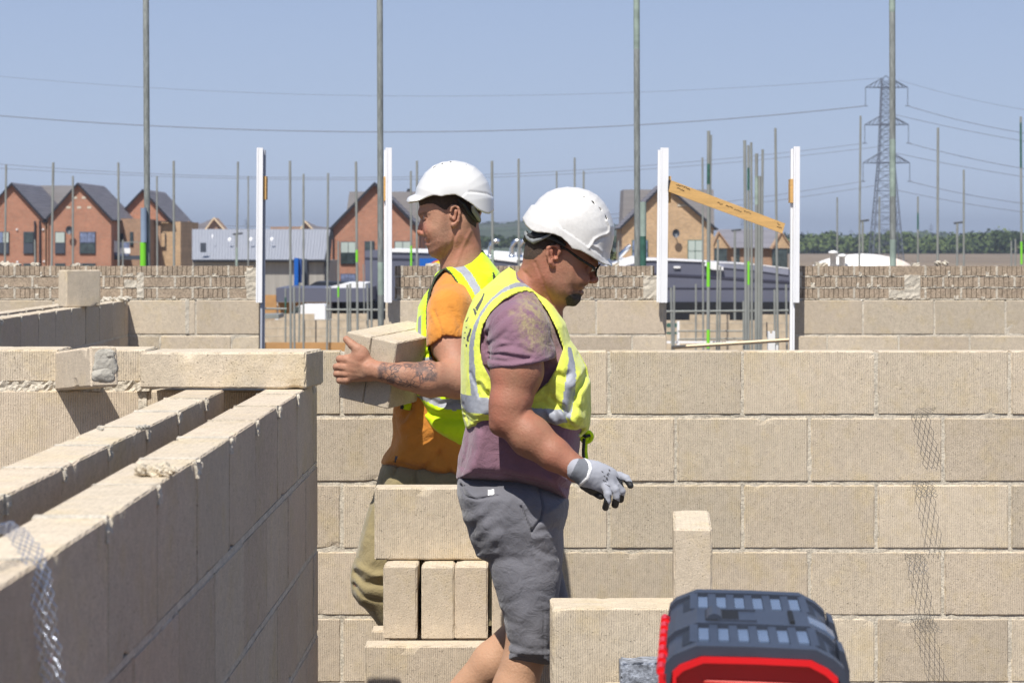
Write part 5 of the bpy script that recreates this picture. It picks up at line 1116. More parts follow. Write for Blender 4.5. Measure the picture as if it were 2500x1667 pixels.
    flush[:nh] = .65*pmask(hv, ZB([(205, 880), (300, 860), (325, 980), (215, 1025)]), 4)+.3*pmask(hv, ZB([(640, 650), (750, 640), (740, 880), (650, 910)]), 4)+.4*pmask(hv, ZB([(680, 980), (960, 950), (1030, 1200), (620, 1380)]), 14)+.4*pmask(hv, ZB([(280, 1045), (350, 1070), (360, 1130), (300, 1140)]), 3)
    tat = pmask(v, [ZA(x, y) for x, y in ((870, 760), (960, 660), (1200, 700), (1400, 680), (1640, 640), (1850, 600), (1880, 760), (1910, 860), (1900, 1010), (1730, 1000), (1640, 1040), (1560, 1120), (1400, 1110), (1200, 1060), (1000, 1020), (880, 950))], 2.5, 7.56)
    tat *= 1-.75*pmask(v, [ZA(x, y) for x, y in ((1180, 870), (1300, 800), (1500, 790), (1540, 900), (1440, 970), (1300, 960))], 4, 7.6)
    at = attrs_for(v, stubble=stub, flush=flush, tattoo=tat)
    nf = len(hf); fh, fr_ = splitf(v, f[:nf], ZB([(195, 690), (205, 560), (300, 440), (900, 440), (1010, 700), (960, 860), (950, 920), (850, 850), (800, 760), (760, 690), (720, 640), (640, 620), (580, 690), (540, 690), (430, 620), (330, 615), (240, 640)]))
    fr_ = np.concatenate([fr_, f[nf:]]); v2, f2, u = compact(v, fr_)
    body = npmesh('person', v2, f2, M['skin_b'], None, {k: a[u] for k, a in at.items()})
    tag(body, 'tattooed man in orange T-shirt looking left and carrying two blocks', 'person')
    part('hair', v, fh, M['hair'], body)
    for sy in (-1, 1):
        m = MB(); c = PP(1037, 530.5, HY0+sy*.033); m.tube([c+np.array((.006, 0, 0)), c+np.array((-.0035, 0, -.001))], [.0085, .006], 10); m.build('eye', M['eye'], body, smooth=True)
        m = MB(); m.tube([c+np.array((.0, 0, 0)), c+np.array((-.0048, 0, -.001))], [.0045, .0035], 10); m.build('iris', M['iris'], body, smooth=True)
    # shirt
    tor = [(1178, 617), (1198, 644), (1215, 668), (1234, 725), (1240, 800), (1238, 900), (1230, 1000), (1222, 1080), (1224, 1178), (1114, 1176), (1070, 1168), (1023, 1157), (975, 1143), (930, 1129), (938, 1110), (955, 1088), (961, 1051), (957, 1024), (962, 990), (985, 950), (1008, 890), (1017, 843), (1025, 784), (1032, 745), (1046, 715), (1062, 680), (1084, 656), (1100, 650), (1130, 640), (1155, 622)]
    def Wt(X, Z): return np.interp(z2v(Z), [610, 640, 670, 720, 800, 950, 1080, 1180], [.05, .085, .13, .165, .180, .172, .172, .185])
    g = Grid((PP(915, 0, Y0)[0], 7.48, PP(0, 1195, Y0)[2]), (PP(1260, 0, Y0)[0], 8.18, PP(0, 600, Y0)[2]), .0045)
    g.poly(XZ(tor, Y0), Y0, .17, .085, 2.3, 0, Wf=Wt)
    for sy, Yk in ((-1, 7.66), (1, 8.04)):
        q = F/Yk; g.rc(PP(1103, 718, Yk+sy*-.075), PP(1097, 752, Yk-sy*.01), 36/q, 49/q, .03); g.rc(PP(1097, 752, Yk-sy*.01), PP(1093, 815, Yk+sy*.02), 50/q, 52/q, .02); g.rc(PP(1093, 815, Yk+sy*.02), PP(1093, 850, Yk+sy*.02), 52/q, 52/q, 0)
    X2, Z2 = g.xz(); dcut = -sdpoly(XZ([(1000, 600), (1300, 600), (1300, 826), (1150, 826), (1129, 823), (1110, 819), (1091, 815), (1073, 825), (1050, 843), (1040, 850)], 7.62), X2, Z2)[:, None, :]
    lat = (.168-np.abs(g.ax[1]-Y0))[None, :, None]; g.f = np.maximum(g.f, np.minimum(dcut, -lat)).astype(np.float32)
    g.folds(.0010, 45, 13)
    Z4 = lambda L: zc(780, 740, 3.408, L)
    for L, w_, d in (([(960, 60), (1000, 160), (1030, 260)], .004, .005), ([(920, 60), (980, 180)], .008, -.003), ([(1100, 40), (1150, 130), (1180, 220)], .008, .004), ([(620, 960), (700, 960), (760, 880)], .010, .006), ([(640, 1080), (700, 1010), (800, 950)], .012, -.006), ([(620, 1010), (640, 1100), (600, 1200)], .010, .006), ([(700, 1300), (850, 1180), (950, 1120)], .014, .005), ([(860, 1390), (950, 1290), (1010, 1210)], .012, .006), ([(1000, 1250), (1060, 1350), (1100, 1440)], .010, .005), ([(560, 1290), (660, 1330), (850, 1390), (1140, 1450)], .003, .0015), ([(740, 1120), (860, 1060)], .008, -.004)):
        g.crease(XZ(Z4(L), 7.68), w_, d, Y0)
    sv, sf = g.mesh(); sv = smooth_mesh(sv, sf, 1); lab_f, rest = splitf(sv, sf, [Z4([(632, 1268), (650, 1272), (636, 1325), (618, 1320)])], Y0)
    tee = part('t_shirt', sv, rest, M['tee_orange'], body, {'dirt': np.zeros(len(sv))}); part('hem_label', sv, lab_f, M['print_dark'], tee)
    # vest
    vp = [(1178, 612), (1198, 637), (1219, 663), (1238, 722), (1244, 800), (1242, 900), (1234, 1000), (1226, 1085), (1160, 1098), (1120, 1094), (1088, 1078), (1050, 1052), (1024, 1011), (1011, 984), (1000, 968), (992, 940), (1002, 890), (1011, 843), (1019, 784), (1022, 750), (1035, 722), (1054, 697), (1063, 670), (1083, 652), (1095, 646), (1130, 638), (1155, 620)]
    g.f = np.full_like(g.f, 1.0); g.poly(XZ(vp, Y0), Y0, .17, .075, 2.6, 0, Wf=lambda X, Z: Wt(X, Z)+.010+.016*np.clip((z2v(Z)-930)/60, 0, 1))
    for L, w_, d in (([(790, 810), (860, 940), (960, 1080), (1120, 1170)], .006, .003), ([(780, 800), (900, 900), (1050, 960), (1180, 960)], .014, .006), ([(800, 830), (900, 1000), (1040, 1080)], .010, -.004), ([(930, 800), (1000, 840), (1150, 800)], .008, .004), ([(820, 430), (930, 420)], .008, .004)):
        g.crease(XZ(Z4(L), 7.68), w_, d, Y0)
    g.folds(.0011, 40, 18); hole = [(1083, 659), (1098, 668), (1110, 686), (1122, 709), (1134, 732), (1145, 755), (1153, 800), (1152, 840), (1140, 878), (1100, 888), (1058, 880), (1049, 845), (1046, 800), (1045, 760), (1050, 715), (1062, 682)]
    g.cut2(XZ(hole, 7.68), 'outside'); vv, vf = g.mesh(); vv = smooth_mesh(vv, vf, 1)
    Z3 = lambda L: zc(780, 370, 3.92, L)
    tape = [Z3([(1250, 1085), (1310, 1062), (1390, 1095), (1450, 1160), (1500, 1240), (1545, 1320), (1500, 1395), (1455, 1310), (1405, 1230), (1350, 1160)]), Z4([(822, 120), (846, 100), (845, 300), (850, 455), (940, 448), (960, 475), (800, 500), (806, 400), (815, 250)]), Z4([(770, 768), (860, 772), (1000, 790), (1200, 800), (1200, 860), (1180, 880), (1130, 892), (1050, 880), (960, 852), (850, 800)]), Z4([(940, 448), (1200, 448), (1200, 480), (940, 480)])]
    tf_, rest = splitf(vv, vf, tape, Y0)
    bnd, rest = splitf(vv, rest, [[(a[0], a[1]) for a in Z3([(1190, 1105), (1210, 1108), (1245, 1140), (1330, 1290), (1400, 1420), (1440, 1510), (1425, 1515), (1380, 1420), (1300, 1270), (1225, 1150)])], Z3([(1075, 1270), (1050, 1350), (1030, 1420), (1020, 1568), (1036, 1568), (1045, 1420), (1062, 1350), (1085, 1280)]), Z3([(1310, 1045), (1400, 1010), (1500, 965), (1560, 935), (1565, 955), (1420, 1025), (1320, 1065)]),
        Z4([(800, 850), (830, 920), (900, 1030), (1000, 1120), (1170, 1195), (1170, 1212), (1050, 1160), (960, 1105), (880, 1020), (815, 920)]), Z3([(1655, 1155), (1668, 1155), (1690, 1210), (1690, 1235), (1662, 1235)])], Y0)
    u_, w2_ = proj(vv[rest].mean(1)); eb = (np.abs(sdpoly(hole, u_, w2_)+1) < 4.5) & (vv[rest].mean(1)[:, 1] < Y0) & (w2_ < 880)
    bnd = np.concatenate([bnd, rest[eb]]); rest = rest[~eb]
    vest = part('high_visibility_vest', vv, rest, M['hivis_b'], body, {'dirt': np.zeros(len(vv))}); tapes(vv, tf_, tape, vest); part('dark_binding', vv, bnd, M['binding'], vest)
    m = MB(); a = PP(*Z4([(730, 800)])[0], 7.72); m.tube([PP(*Z4([q_])[0], 7.70) for q_ in ((775, 785), (735, 775), (705, 790))], [.014, .016, .012], 8); m.tube([PP(*Z4([q_])[0], 7.70) for q_ in ((735, 790), (735, 840), (725, 885))], [.012, .016, .014], 8); m.build('tied_hem', M['hivis_b'], vest, smooth=True)
    m = MB(); m.tube([PP(*Z4([q_])[0], 7.685) for q_ in ((770, 812), (735, 822), (700, 830))], .0045, 6); m.tube([PP(*Z4([q_])[0], 7.70) for q_ in ((690, 800), (695, 850), (690, 880))], .008, 6); m.build('cord', M['strap'], vest, smooth=True)
    # trousers
    tr = [(940, 1120), (925, 1153), (909, 1222), (893, 1270), (882, 1307), (872, 1350), (863, 1382), (862, 1410), (867, 1445), (880, 1466), (935, 1478), (975, 1470), (1010, 1420), (1060, 1340), (1120, 1300), (1226, 1300), (1226, 1120)]
    g = Grid((PP(840, 0, Y0)[0], 7.58, .04), (PP(1260, 0, Y0)[0], 8.14, PP(0, 1110, Y0)[2]), .006)
    def Wp(X, Z): return np.interp(z2v(Z), [1110, 1220, 1300, 1480], [.165, .15, .11, .088])
    def Yp_(X, Z): return np.interp(z2v(Z), [1110, 1220, 1350, 1480], [Y0, Y0-.03, Y0-.07, Y0-.08])
    g.poly(XZ(tr, Y0-.05), Y0, .17, .07, 2.2, 0, Wf=Wp, ycf=Yp_)
    g.rc(PP(1150, 1190, 7.94), k2, .105, .082, .03); g.rc(k2, a2, .080, .066, .02); g.rc(kn+np.array((.02, 0, 0)), an, .075, .066, .03)
    for pts, w_, d in (([(868, 1400), (890, 1420), (940, 1425)], .010, .010), ([(872, 1380), (910, 1400), (950, 1400)], .010, -.008), ([(865, 1430), (890, 1455), (935, 1465)], .007, .008), ([(975, 1130), (962, 1160)], .005, .006), ([(930, 1200), (912, 1290)], .014, .005), ([(900, 1240), (885, 1330)], .012, -.004), ([(1015, 1155), (1015, 1180)], .006, .006)):
        g.crease(XZ(pts, 7.70), w_, d, Y0)
    g.folds(.002, 40, 21); tv, tf2 = g.mesh(); tv = smooth_mesh(tv, tf2, 1); part('trousers', tv, tf2, M['trousers'], body, {'dirt': np.zeros(len(tv))})
    outl = [(992.4, 490), (995, 483), (1001, 478.8), (1014, 473.5), (1016.4, 458.5), (1024, 443), (1037.4, 422), (1056.6, 405), (1079.5, 395.3), (1110, 391.6), (1137, 396.3), (1160, 406.8), (1179, 424), (1192.4, 445), (1199, 466), (1204, 482), (1204.5, 514)]
    ext = outl+[(1205, 540), (1190, 570), (1110, 590), (1030, 560), (1000, 530), (991, 505)]
    near = ZB([(40, 560), (75, 560), (110, 525), (180, 508), (210, 508), (300, 500), (420, 508), (520, 531), (600, 513), (700, 510), (780, 545), (880, 610), (960, 660), (1080, 690), (1165, 702), (1240, 702)])
    mid_r = ZB([(40, 590), (65, 590), (100, 622), (150, 645), (205, 656), (300, 640), (420, 620), (520, 620), (600, 640), (700, 680), (780, 720), (880, 800), (960, 825), (1000, 822), (1120, 760), (1165, 705), (1240, 702)])
    ridge = [(ZB([(880, 470), (1000, 480), (1080, 490), (1160, 525)]), .004, .0022)]
    bandp = ZB([(840, 480), (1000, 482), (1100, 498), (1200, 540), (1250, 900), (700, 900), (760, 560)])
    vents = [(*ZB([q_])[0], a_, .0055, .0013) for q_, a_ in (((428, 150), .6), ((523, 110), .35), ((625, 92), .12))]+[(*ZB([q_])[0], a_, .003, .0007) for q_, a_ in (((740, 93), -.1), ((832, 126), -.4))]
    hh = helmet(HY0, outl, ext, near, mid_r, ridge, bandp, vents, 'helmet', body, W=.113, D=.105, bandoff=.002)
    hh['label'] = 'clean white hard hat tipped back'
    m = MB(); 
    for sy in (-1, 1):
        m.tube([PP(*ZB([q_])[0], HY0+sy*w_) for q_, w_ in (((720, 560), .084), ((800, 620), .083), ((860, 720), .077), ((930, 800), .06), ((985, 835), .03), ((990, 838), 0))], [.005, .006, .007, .007, .006, .006], 8)
    m.build('harness', M['strap'], hh, smooth=True); m = MB()
    m.tube([PP(*ZB([q_])[0], HY0-w_) for q_, w_ in (((910, 640), .098), ((925, 700), .086), ((980, 790), .06), ((1000, 830), .04))], [.005, .008, .008, .005], 8); m.build('strap', M['strap_grey'], hh, smooth=True)
    for c, z0 in ((a2, 0.0), (an, an[2]-.13)):
        g = Grid(c-np.array((.24, .09, c[2]-z0+.01)), np.array((c[0]+.16, c[1]+.09, z0+.24)), .007); g.rc((c[0], c[1], z0+.07), (c[0], c[1], z0+.19), .055, .052, .02); g.rc((c[0]+.03, c[1], z0+.045), (c[0]-.15, c[1], z0+.04), .05, .045, .03)
        g.f = np.maximum(g.f, (z0+.004-g.ax[2])[None, None, :]).astype(np.float32); bv, bf = g.mesh(); part('boot', bv, bf, M['boot'], body)
    return body
worker_b()
# the two blocks he carries
def carried():
    Y = 7.56; s = F/Y
    A = P(846.3, 809.6, Y); wv = Vector((.087, -.040, -.0175)).normalized(); lv = Vector((.155, .40, .030)); hv = Vector((-.0285, .02, -.213))
    lv = (lv-wv*lv.dot(wv)).normalized(); up = wv.cross(lv).normalized(); up = up if up.z > 0 else -up
    for i, lab in enumerate(('left one of the two carried blocks, under the bare thumb', 'right one of the two carried blocks, against the yellow vest')):
        # local x = length, y = thickness (wv), z = up
        yv_ = up.cross(lv); c = A+wv*(.0435+.0885*i)+lv*.2-up*.205
        M4 = Matrix(((lv.x, yv_.x, up.x, c.x), (lv.y, yv_.y, up.y, c.y), (lv.z, yv_.z, up.z, c.z), (0, 0, 0, 1)))
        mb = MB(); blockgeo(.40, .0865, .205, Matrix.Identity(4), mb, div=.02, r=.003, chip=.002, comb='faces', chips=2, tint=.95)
        o = mb.build('concrete_block', M['block']); o.matrix_world = M4; tag(o, lab, 'block', 'blocks carried by the man in orange')
carried()
# ------------------------------------------------------------------ scaffold poles
def pole(pts, name, label, group, wpx=None, Y=None, bands=(), mat='galv_far', base=GZ, rad=.0242):
    """pts ((x_top,y_top),(x_bottom,y_bottom)) in photo pixels; continued straight down to the ground"""
    if Y is None: Y = F*rad*2/wpx
    a, b = P(*pts[0], Y), P(*pts[1], Y); d = (b-a); t = (base-a.z)/d.z; e_ = a+d*t
    root = empty(name, label, 'scaffold pole', group, loc=e_); inv = lambda p: p-e_
    ncut = 10; m = MB(); m.tube([inv(e_.lerp(a, k/ncut)) for k in range(ncut+1)], rad, 12); m.build('tube', M[mat], root, smooth=True)
    for (y0, y1, mt, k, dx) in bands:
        za, zb = 1.6-(y0-HY)/F*Y, 1.6-(y1-HY)/F*Y
        pa = e_.lerp(a, (za-e_.z)/(a.z-e_.z)); pb = e_.lerp(a, (zb-e_.z)/(a.z-e_.z)); o = Vector((dx, -.052 if dx else 0, 0))
        m = MB(); m.tube([inv(pb+o), inv(pa+o)], rad*k, 12); m.build('painted_band', M[mt], root, smooth=True)
    return root
G = 'tall scaffold poles standing just behind the brick-topped wall'
pole(((356, -40), (360, 650)), 'scaffold_pole', 'tall scaffold pole at the left with a blue and lime green tube strapped on', G, Y=19.5, mat='galv',
     bands=[(508, 592, 'blue_steel', 1.0, -.020), (592, 700, 'paint_green', 1.0, -.026)])
pole(((927, -40), (930, 790)), 'scaffold_pole', 'tall grey scaffold pole with faint green paint beside the white upright of the first opening', G, Y=19.5, mat='galv', bands=[(640, 720, 'paint_pale', 1.02, 0)])
pole(((1554, -40), (1556, 650)), 'scaffold_pole', 'tall grey scaffold pole behind the men, a green-painted stub beside it', G, Y=19.5, mat='galv', bands=[(0, 120, 'paint_pale', 1.02, 0)])
pole(((1570, 493), (1570, 650)), 'scaffold_pole', 'short pole stub painted pale green above and dark green below', G, Y=19.3, mat='galv', bands=[(493, 577, 'paint_pale', 1.02, 0), (577, 655, 'paint_teal', 1.03, 0)])
pole(((2178, -40), (2180, 650)), 'scaffold_pole', 'tall grey scaffold pole with patchy green paint in front of the pylon', G, Y=19.5, mat='galv', bands=[(-30, 30, 'paint_pale', 1.02, 0), (340, 480, 'paint_pale', 1.02, 0), (585, 655, 'paint_pale', 1.02, 0)])
thin = [((15,403),(12,650),5,()), ((130,397),(126,655),6,()), ((178,430),(178,655),5,()), ((289,397),(290,650),5.5,()), ((300,585),(300,650),4,()), ((85,585),(86,650),4.5,()),
 ((383,430),(384,650),4.5,()), ((424,393),(425,652),6,()), ((581,395),(578,650),5,((605,650,'paint_pale'),)), ((606,430),(606,650),3.6,()),
 ((708,393),(710,850),6,()), ((718,700),(719,850),5.5,()), ((741,425),(741,770),5,()), ((697,703),(697,770),4.5,((726,765,'paint_teal'),)), ((732,690),(731,765),4.5,()), ((801,423),(799,760),5,()), ((806,700),(806,770),4.5,()),
 ((869,395),(873,800),6,((610,640,'paint_green'),)), ((826,588),(826,765),4.5,((700,725,'paint_green'),)), ((906,588),(907,762),5.5,()), ((848,695),(849,805),5.5,()), ((855,692),(855,800),5.5,()), ((897,695),(898,762),4.5,()), ((887,645),(888,700),3,()),
 ((1003,418),(1004,655),5,((600,650,'paint_green'),)), ((1018,393),(1018,650),5.5,()), ((1201,393),(1203,650),6.5,((610,650,'paint_pale'),)), ((1266,388),(1267,650),5.5,()), ((1359,418),(1360,650),4,()), ((1403,385),(1403,650),4.6,()), ((1425,418),(1425,650),4.6,()),
 ((1510,588),(1509,650),3.6,()), ((1715,385),(1717,850),4.6,()), ((1730,320),(1729,850),8,((400,450,'paint_teal'),(640,700,'paint_green'),(805,850,'paint_green'))), ((1736,330),(1731,700),5,()), ((1753,585),(1750,850),5,()), ((1759,650),(1756,850),5,()),
 ((1818,343),(1822,850),7.5,()), ((1827,355),(1828,850),6,((410,465,'paint_teal'),(638,695,'paint_green'))), ((1834,348),(1836,850),6,()), ((1847,375),(1846,850),8,((430,500,'paint_pale'),)), ((1854,430),(1853,850),8,()), ((1862,365),(1858,850),6,()), ((1815,735),(1816,850),5,()),
 ((1893,313),(1899,850),6,()), ((1891,707),(1892,850),5.5,()), ((1919,694),(1921,840),5,()), ((1638,702),(1641,850),5,()), ((1646,697),(1645,850),5.5,()), ((1699,693),(1699,850),4.6,()),
 ((2044,482),(2044,640),4,()), ((2101,283),(2098,640),5,()), ((2147,480),(2147,640),4,()), ((2241,480),(2241,645),4.4,((520,560,'paint_teal'),)), ((2290,312),(2289,650),6,()), ((2353,415),(2353,650),4.8,()), ((2492,285),(2494,650),5.2,((300,410,'paint_teal'),(590,645,'paint_green'))), ((2469,588),(2469,650),4,()), ((2479,583),(2479,650),4,())]
G = 'thin scaffold poles of the houses being built beyond the wall'
def side(x):
    for lim, t in ((62, 'against the leftmost gable'), (320, 'against the second brick gable'), (480, 'against the third brick gable'), (640, 'against the grey metal roof'), (960, 'seen in the first opening'), (1120, 'near the first hard hat'), (1300, 'between the two hard hats'), (1580, 'behind the second hard hat'), (1960, 'in the second opening'), (2600, 'against the sky right of the openings')):
        if x < lim: return t
def hgt(y): return 'very tall' if y < 350 else 'tall' if y < 440 else 'medium' if y < 560 else 'short'
seen = {}
ordn = ['first', 'second', 'third', 'fourth', 'fifth', 'sixth', 'seventh', 'eighth', 'ninth', 'tenth', 'eleventh', 'twelfth', 'thirteenth', 'fourteenth', 'fifteenth']
regs = {}
for t in sorted(thin, key=lambda t: t[0][0]): regs.setdefault((side(t[0][0]), hgt(t[0][1])), []).append(t[0][0])
for a, b, wp, bd in thin:
    k = (side(a[0]), hgt(a[1])); i = regs[k].index(a[0]); n = len(regs[k])
    lab = (f'{ordn[i]} {k[1]} thin{" green-banded" if bd else ""} pole from the left, {k[0]}' if n > 1 else f'only {k[1]} thin pole {k[0]}')
    pole((a, b), 'thin_scaffold_pole', lab, G, wpx=wp, bands=[(p, q, mt, 1.04, 0) for p, q, mt in bd])
def rail(a, b, Y, lab, r=.024):
    m = MB(); m.tube([P(*a, Y), P(*b, Y)], r, 8); tag(m.build('scaffold_rail', M['galv_far'], smooth=True), lab, 'rail', 'horizontal scaffold rails in the openings')
rail((795, 756), (1000, 757), 58, 'horizontal scaffold rail in the first opening under the dark canopy')
rail((640, 753), (700, 754), 60, 'short horizontal rail at the left edge of the first opening')
rail((1560, 761), (1925, 758), 58, 'horizontal scaffold rail across the black windows in the second opening')
rail((1655, 808), (1815, 808), 60, 'thin upper rail in front of the unfinished block walls of the second opening', .016)
rail((1655, 828), (1825, 826), 60, 'thin lower rail in front of the unfinished block walls of the second opening', .016)

# ------------------------------------------------------------------ houses
def ppoly(m, pts, Y, th, mi=0): m.prism([(P(x, y, Y).x, P(x, y, Y).z) for x, y in pts], Y, Y+th, mi)
def window(parent, x0, y0, x1, y1, Y, cols=1, rows=1, panes=('pane_sky',), fr=1.6, frame_m='frame_dark', name='window'):
    m = MB(); ppoly(m, [(x0, y0), (x1, y0), (x1, y1), (x0, y1)], Y-.10, .16); wv = m.build(name, M[frame_m], parent)
    k = 0
    for r_ in range(rows):
        for c in range(cols):
            a0 = x0+fr+(x1-x0-fr)*c/cols; a1 = x0+(x1-x0-fr)*(c+1)/cols; b0 = y0+fr+(y1-y0-fr)*r_/rows; b1 = y0+(y1-y0-fr)*(r_+1)/rows
            m = MB(); ppoly(m, [(a0, b0), (a1, b0), (a1, b1), (a0, b1)], Y-.14, .03); m.build('pane', M[panes[k % len(panes)]], wv); k += 1
    return wv
def gable(name, label, apex, le, re, Y, depth, brick, base_y=None, roof='slate', th_px=4.5, group=None, over=1.5, cat='house', lowrect=None):
    root = empty(name, label, cat, group)
    s = F/Y; A = P(*apex, Y); Lp = P(*le, Y); Rp = P(*re, Y); zb = GZ
    inL, inR = Lp.x+over/s, Rp.x-over/s; ze = min(Lp.z, Rp.z)
    m = MB(); m.prism([(inL, zb), (inR, zb), (inR, Rp.z+.02), (A.x, A.z-th_px/s), (inL, Lp.z+.02)], Y, Y+depth); wl = m.build('wall', M[brick], root)
    # roof slabs: two sloping sheets with overhang, bargeboards
    t = th_px/s; ov = .35
    for (E, sgn) in ((Lp, -1), (Rp, 1)):
        d = Vector((E.x-A.x, 0, E.z-A.z)).normalized(); nrm = Vector((-d.z*sgn, 0, d.x*sgn)); nrm = nrm if nrm.z > 0 else -nrm
        E2 = Vector((E.x, 0, E.z))+d*.25; A2 = Vector((A.x, 0, A.z))
        m = MB(); m.prism([(A2.x, A2.z), (E2.x, E2.z), ((E2-nrm*t*.6).x, (E2-nrm*t*.6).z), (A2.x, A2.z-t*.8)], Y-ov+.05, Y+depth+.3)
        rf = m.build('roof', M[roof], root)
        m = MB(); m.prism([(A2.x, A2.z+.02), (E2.x, E2.z+.02), ((E2-nrm*t).x, (E2-nrm*t).z), (A2.x, A2.z-t*1.25)], Y-ov, Y-ov+.045); m.build('bargeboard', M['trim_dark'], root)
        for kk in range(1, 14):                                          # tile courses
            pp = A2.lerp(E2, kk/14); m2 = pp+nrm*.012
            if kk == 1: cm = MB()
            cm.tube([(m2.x, Y-ov+.06, m2.z), (m2.x, Y+depth+.28, m2.z)], .022, 4)
        cm.build('tile_courses', M['slate_light'], rf)
        m = MB(); m.tube([(E2.x, Y-ov+.06, E2.z-.02), (E2.x, Y+depth+.3, E2.z-.02)], .07, 6); m.build('gutter', M['trim_dark'], root)
    return root
YH = 200.0
GH = 'gabled brick houses beyond the wall'
h1 = gable('brick_house', 'red brick gabled house at the far left edge with two soil pipes', (30, 446), (-52, 535), (111, 535), YH, 12, 'brick_red', group=GH)
window(h1, -8, 566, 22, 620, YH, 2, 2, ('pane_sky', 'pane_blind', 'frame_dark', 'frame_dark')); window(h1, 57, 566, 82, 620, YH, 1, 2, ('pane_dark', 'frame_dark'))
window(h1, -8, 643, 22, 700, YH, 2, 2); window(h1, 57, 643, 82, 700, YH, 1, 2, ('pane_dark',))
for x in (84.5, 96.5):
    m = MB(); ppoly(m, [(x-1.6, 540), (x+1.6, 540), (x+1.6, 860), (x-1.6, 860)], YH-.25, .2); m.build('soil_pipe', M['trim_dark'], h1)
for x, y in ((41, 560), (42, 639), (105, 560), (107, 638)):
    m = MB(); ppoly(m, [(x-2, y-2), (x+2, y-2), (x+2, y+2), (x-2, y+2)], YH-.12, .1); m.build('vent_cover', M['white_paint'], h1)
h2 = gable('brick_house', 'red brick gabled house with a round dish and pale bricks near its peak', (191, 446), (112, 535), (273, 532), YH, 12.6, 'brick_red', group=GH)
window(h2, 134, 566, 159, 620, YH, 1, 2, ('pane_blind', 'frame_dark')); window(h2, 194, 566, 233, 620, YH, 2, 2, ('pane_sky', 'pane_sky', 'pane_dark', 'pane_dark'))
window(h2, 134, 643, 159, 700, YH, 1, 2, ('pane_dark',)); window(h2, 194, 643, 233, 700, YH, 2, 2, ('pane_dark',))
for x, y in ((183, 483), (205, 483), (167, 507), (193, 507), (218, 507)):
    m = MB(); ppoly(m, [(x-5, y-3), (x+5, y-3), (x+5, y+2.5), (x-5, y+2.5)], YH-.02, .06); m.build('pale_brick', M['mortar'], h2)
def dish(par, x, y, Y, r):
    q = P(x, y, Y); m = MB(); n = 16
    v = [(q.x, Y-.45, q.z)]+[(q.x+math.cos(2*math.pi*k/n)*r*.85, Y-.62, q.z+math.sin(2*math.pi*k/n)*r) for k in range(n)]
    m.add(v, [(0, k+1, (k+1) % n+1) for k in range(n)]); m.add([(a, b+.03, c) for a, b, c in v], [(0, (k+1) % n+1, k+1) for k in range(n)])
    m.tube([(q.x, Y-.45, q.z), (q.x, Y, q.z-.15)], .04, 6); m.build('satellite_dish', M['frame_dark'], par)
dish(h2, 172, 562, YH, .34)
for x in (110, 117):
    m = MB(); ppoly(m, [(x-.9, 537), (x+.9, 537), (x+.9, 860), (x-.9, 860)], YH-.2, .15); m.build('downpipe', M['brick_brown'], h2 if x > 112 else h1)
# recessed side with balcony
bal = empty('balcony', 'shaded balcony with clear panels on the side of the second brick house', 'balcony')
m = MB(); ppoly(m, [(277, 624), (345, 624), (345, 634), (277, 634)], YH+1.5, 1.2); m.build('slab', M['frame_dark'], bal)
m = MB(); ppoly(m, [(277, 590), (345, 590), (345, 592), (277, 592)], YH+1.5, .05); m.build('handrail', M['galv_far'], bal)
m = MB(); ppoly(m, [(277, 592), (316, 592), (316, 624), (277, 624)], YH+1.45, .03); m.build('panel', M['pane_sky'], bal)
m = MB(); ppoly(m, [(292, 606), (318, 606), (318, 619), (292, 619)], YH+1.40, .03); m.build('washing', M['white_paint'], bal)
m = MB(); ppoly(m, [(277, 588), (286, 588), (286, 616), (277, 616)], YH+1.40, .03); m.build('towel', M['white_pvc'], bal)
sb = empty('house_wing', 'dark brick wing in shade between the second and third gables', 'house')
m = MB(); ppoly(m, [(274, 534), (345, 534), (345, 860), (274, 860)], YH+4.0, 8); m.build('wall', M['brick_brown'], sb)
window(sb, 283, 570, 301, 612, YH+4, 2, 1, ('pane_dark',)); window(sb, 317, 566, 325, 600, YH+4, 1, 1, ('pane_dark',))
m = MB(); ppoly(m, [(95, 453), (195, 453), (195, 540), (95, 540)], YH+13, 1); o = m.build('roof', M['slate_light'], None)
tag(o, 'lighter tiled roof seen in the valley between the two left gables', 'roof')
h3 = gable('brick_house', 'brick gabled house behind the pole with the lime green band, tan brick below', (349.4, 462), (277, 539), (421, 539), YH+12, 13, 'brick_red', group=GH)
m = MB(); ppoly(m, [(300, 541), (441, 541), (441, 860), (300, 860)], YH+11.9, 12); m.build('lower_storey', M['brick_tan'], h3)
m = MB(); ppoly(m, [(441, 541), (463, 541), (463, 860), (441, 860)], YH+22, .15); m.build('shaded_return', M['brick_brown'], h3)  # shade of the side wall given by a darker brick
m = MB(); ppoly(m, [(371, 541), (392, 541), (396, 860), (371, 860)], YH+11.6, .25); m.build('side_screen', M['brick_brown'], h3)
m = MB(); ppoly(m, [(305, 538), (424, 540.5), (424, 543), (305, 541)], YH+11.4, .4); m.build('string_course', M['trim_dark'], h3)
window(h3, 392, 568, 404, 604, YH+11.8, 1, 1, ('brick_tan',)); window(h3, 447, 572, 452, 604, YH+21.8, 1, 1, ('pane_sky',), fr=.8); window(h3, 449, 630, 455, 655, YH+21.8, 1, 1, ('pane_sky',), fr=.8)
h4 = gable('brick_house', 'red brick gabled house in the first opening, partly behind the orange worker', (915, 445), (803, 560), (1030, 560), 165, 9, 'brick_red', group=GH, th_px=6)
m = MB(); ppoly(m, [(853, 468), (1030, 468), (1045, 560), (840, 560)], 176, 6); m.build('cross_roof', M['slate_light'], h4)
m = MB(); ppoly(m, [(994, 461), (1002, 461), (1005, 470), (992, 470)], 177, 1); m.build('ridge_vent', M['trim_dark'], h4)
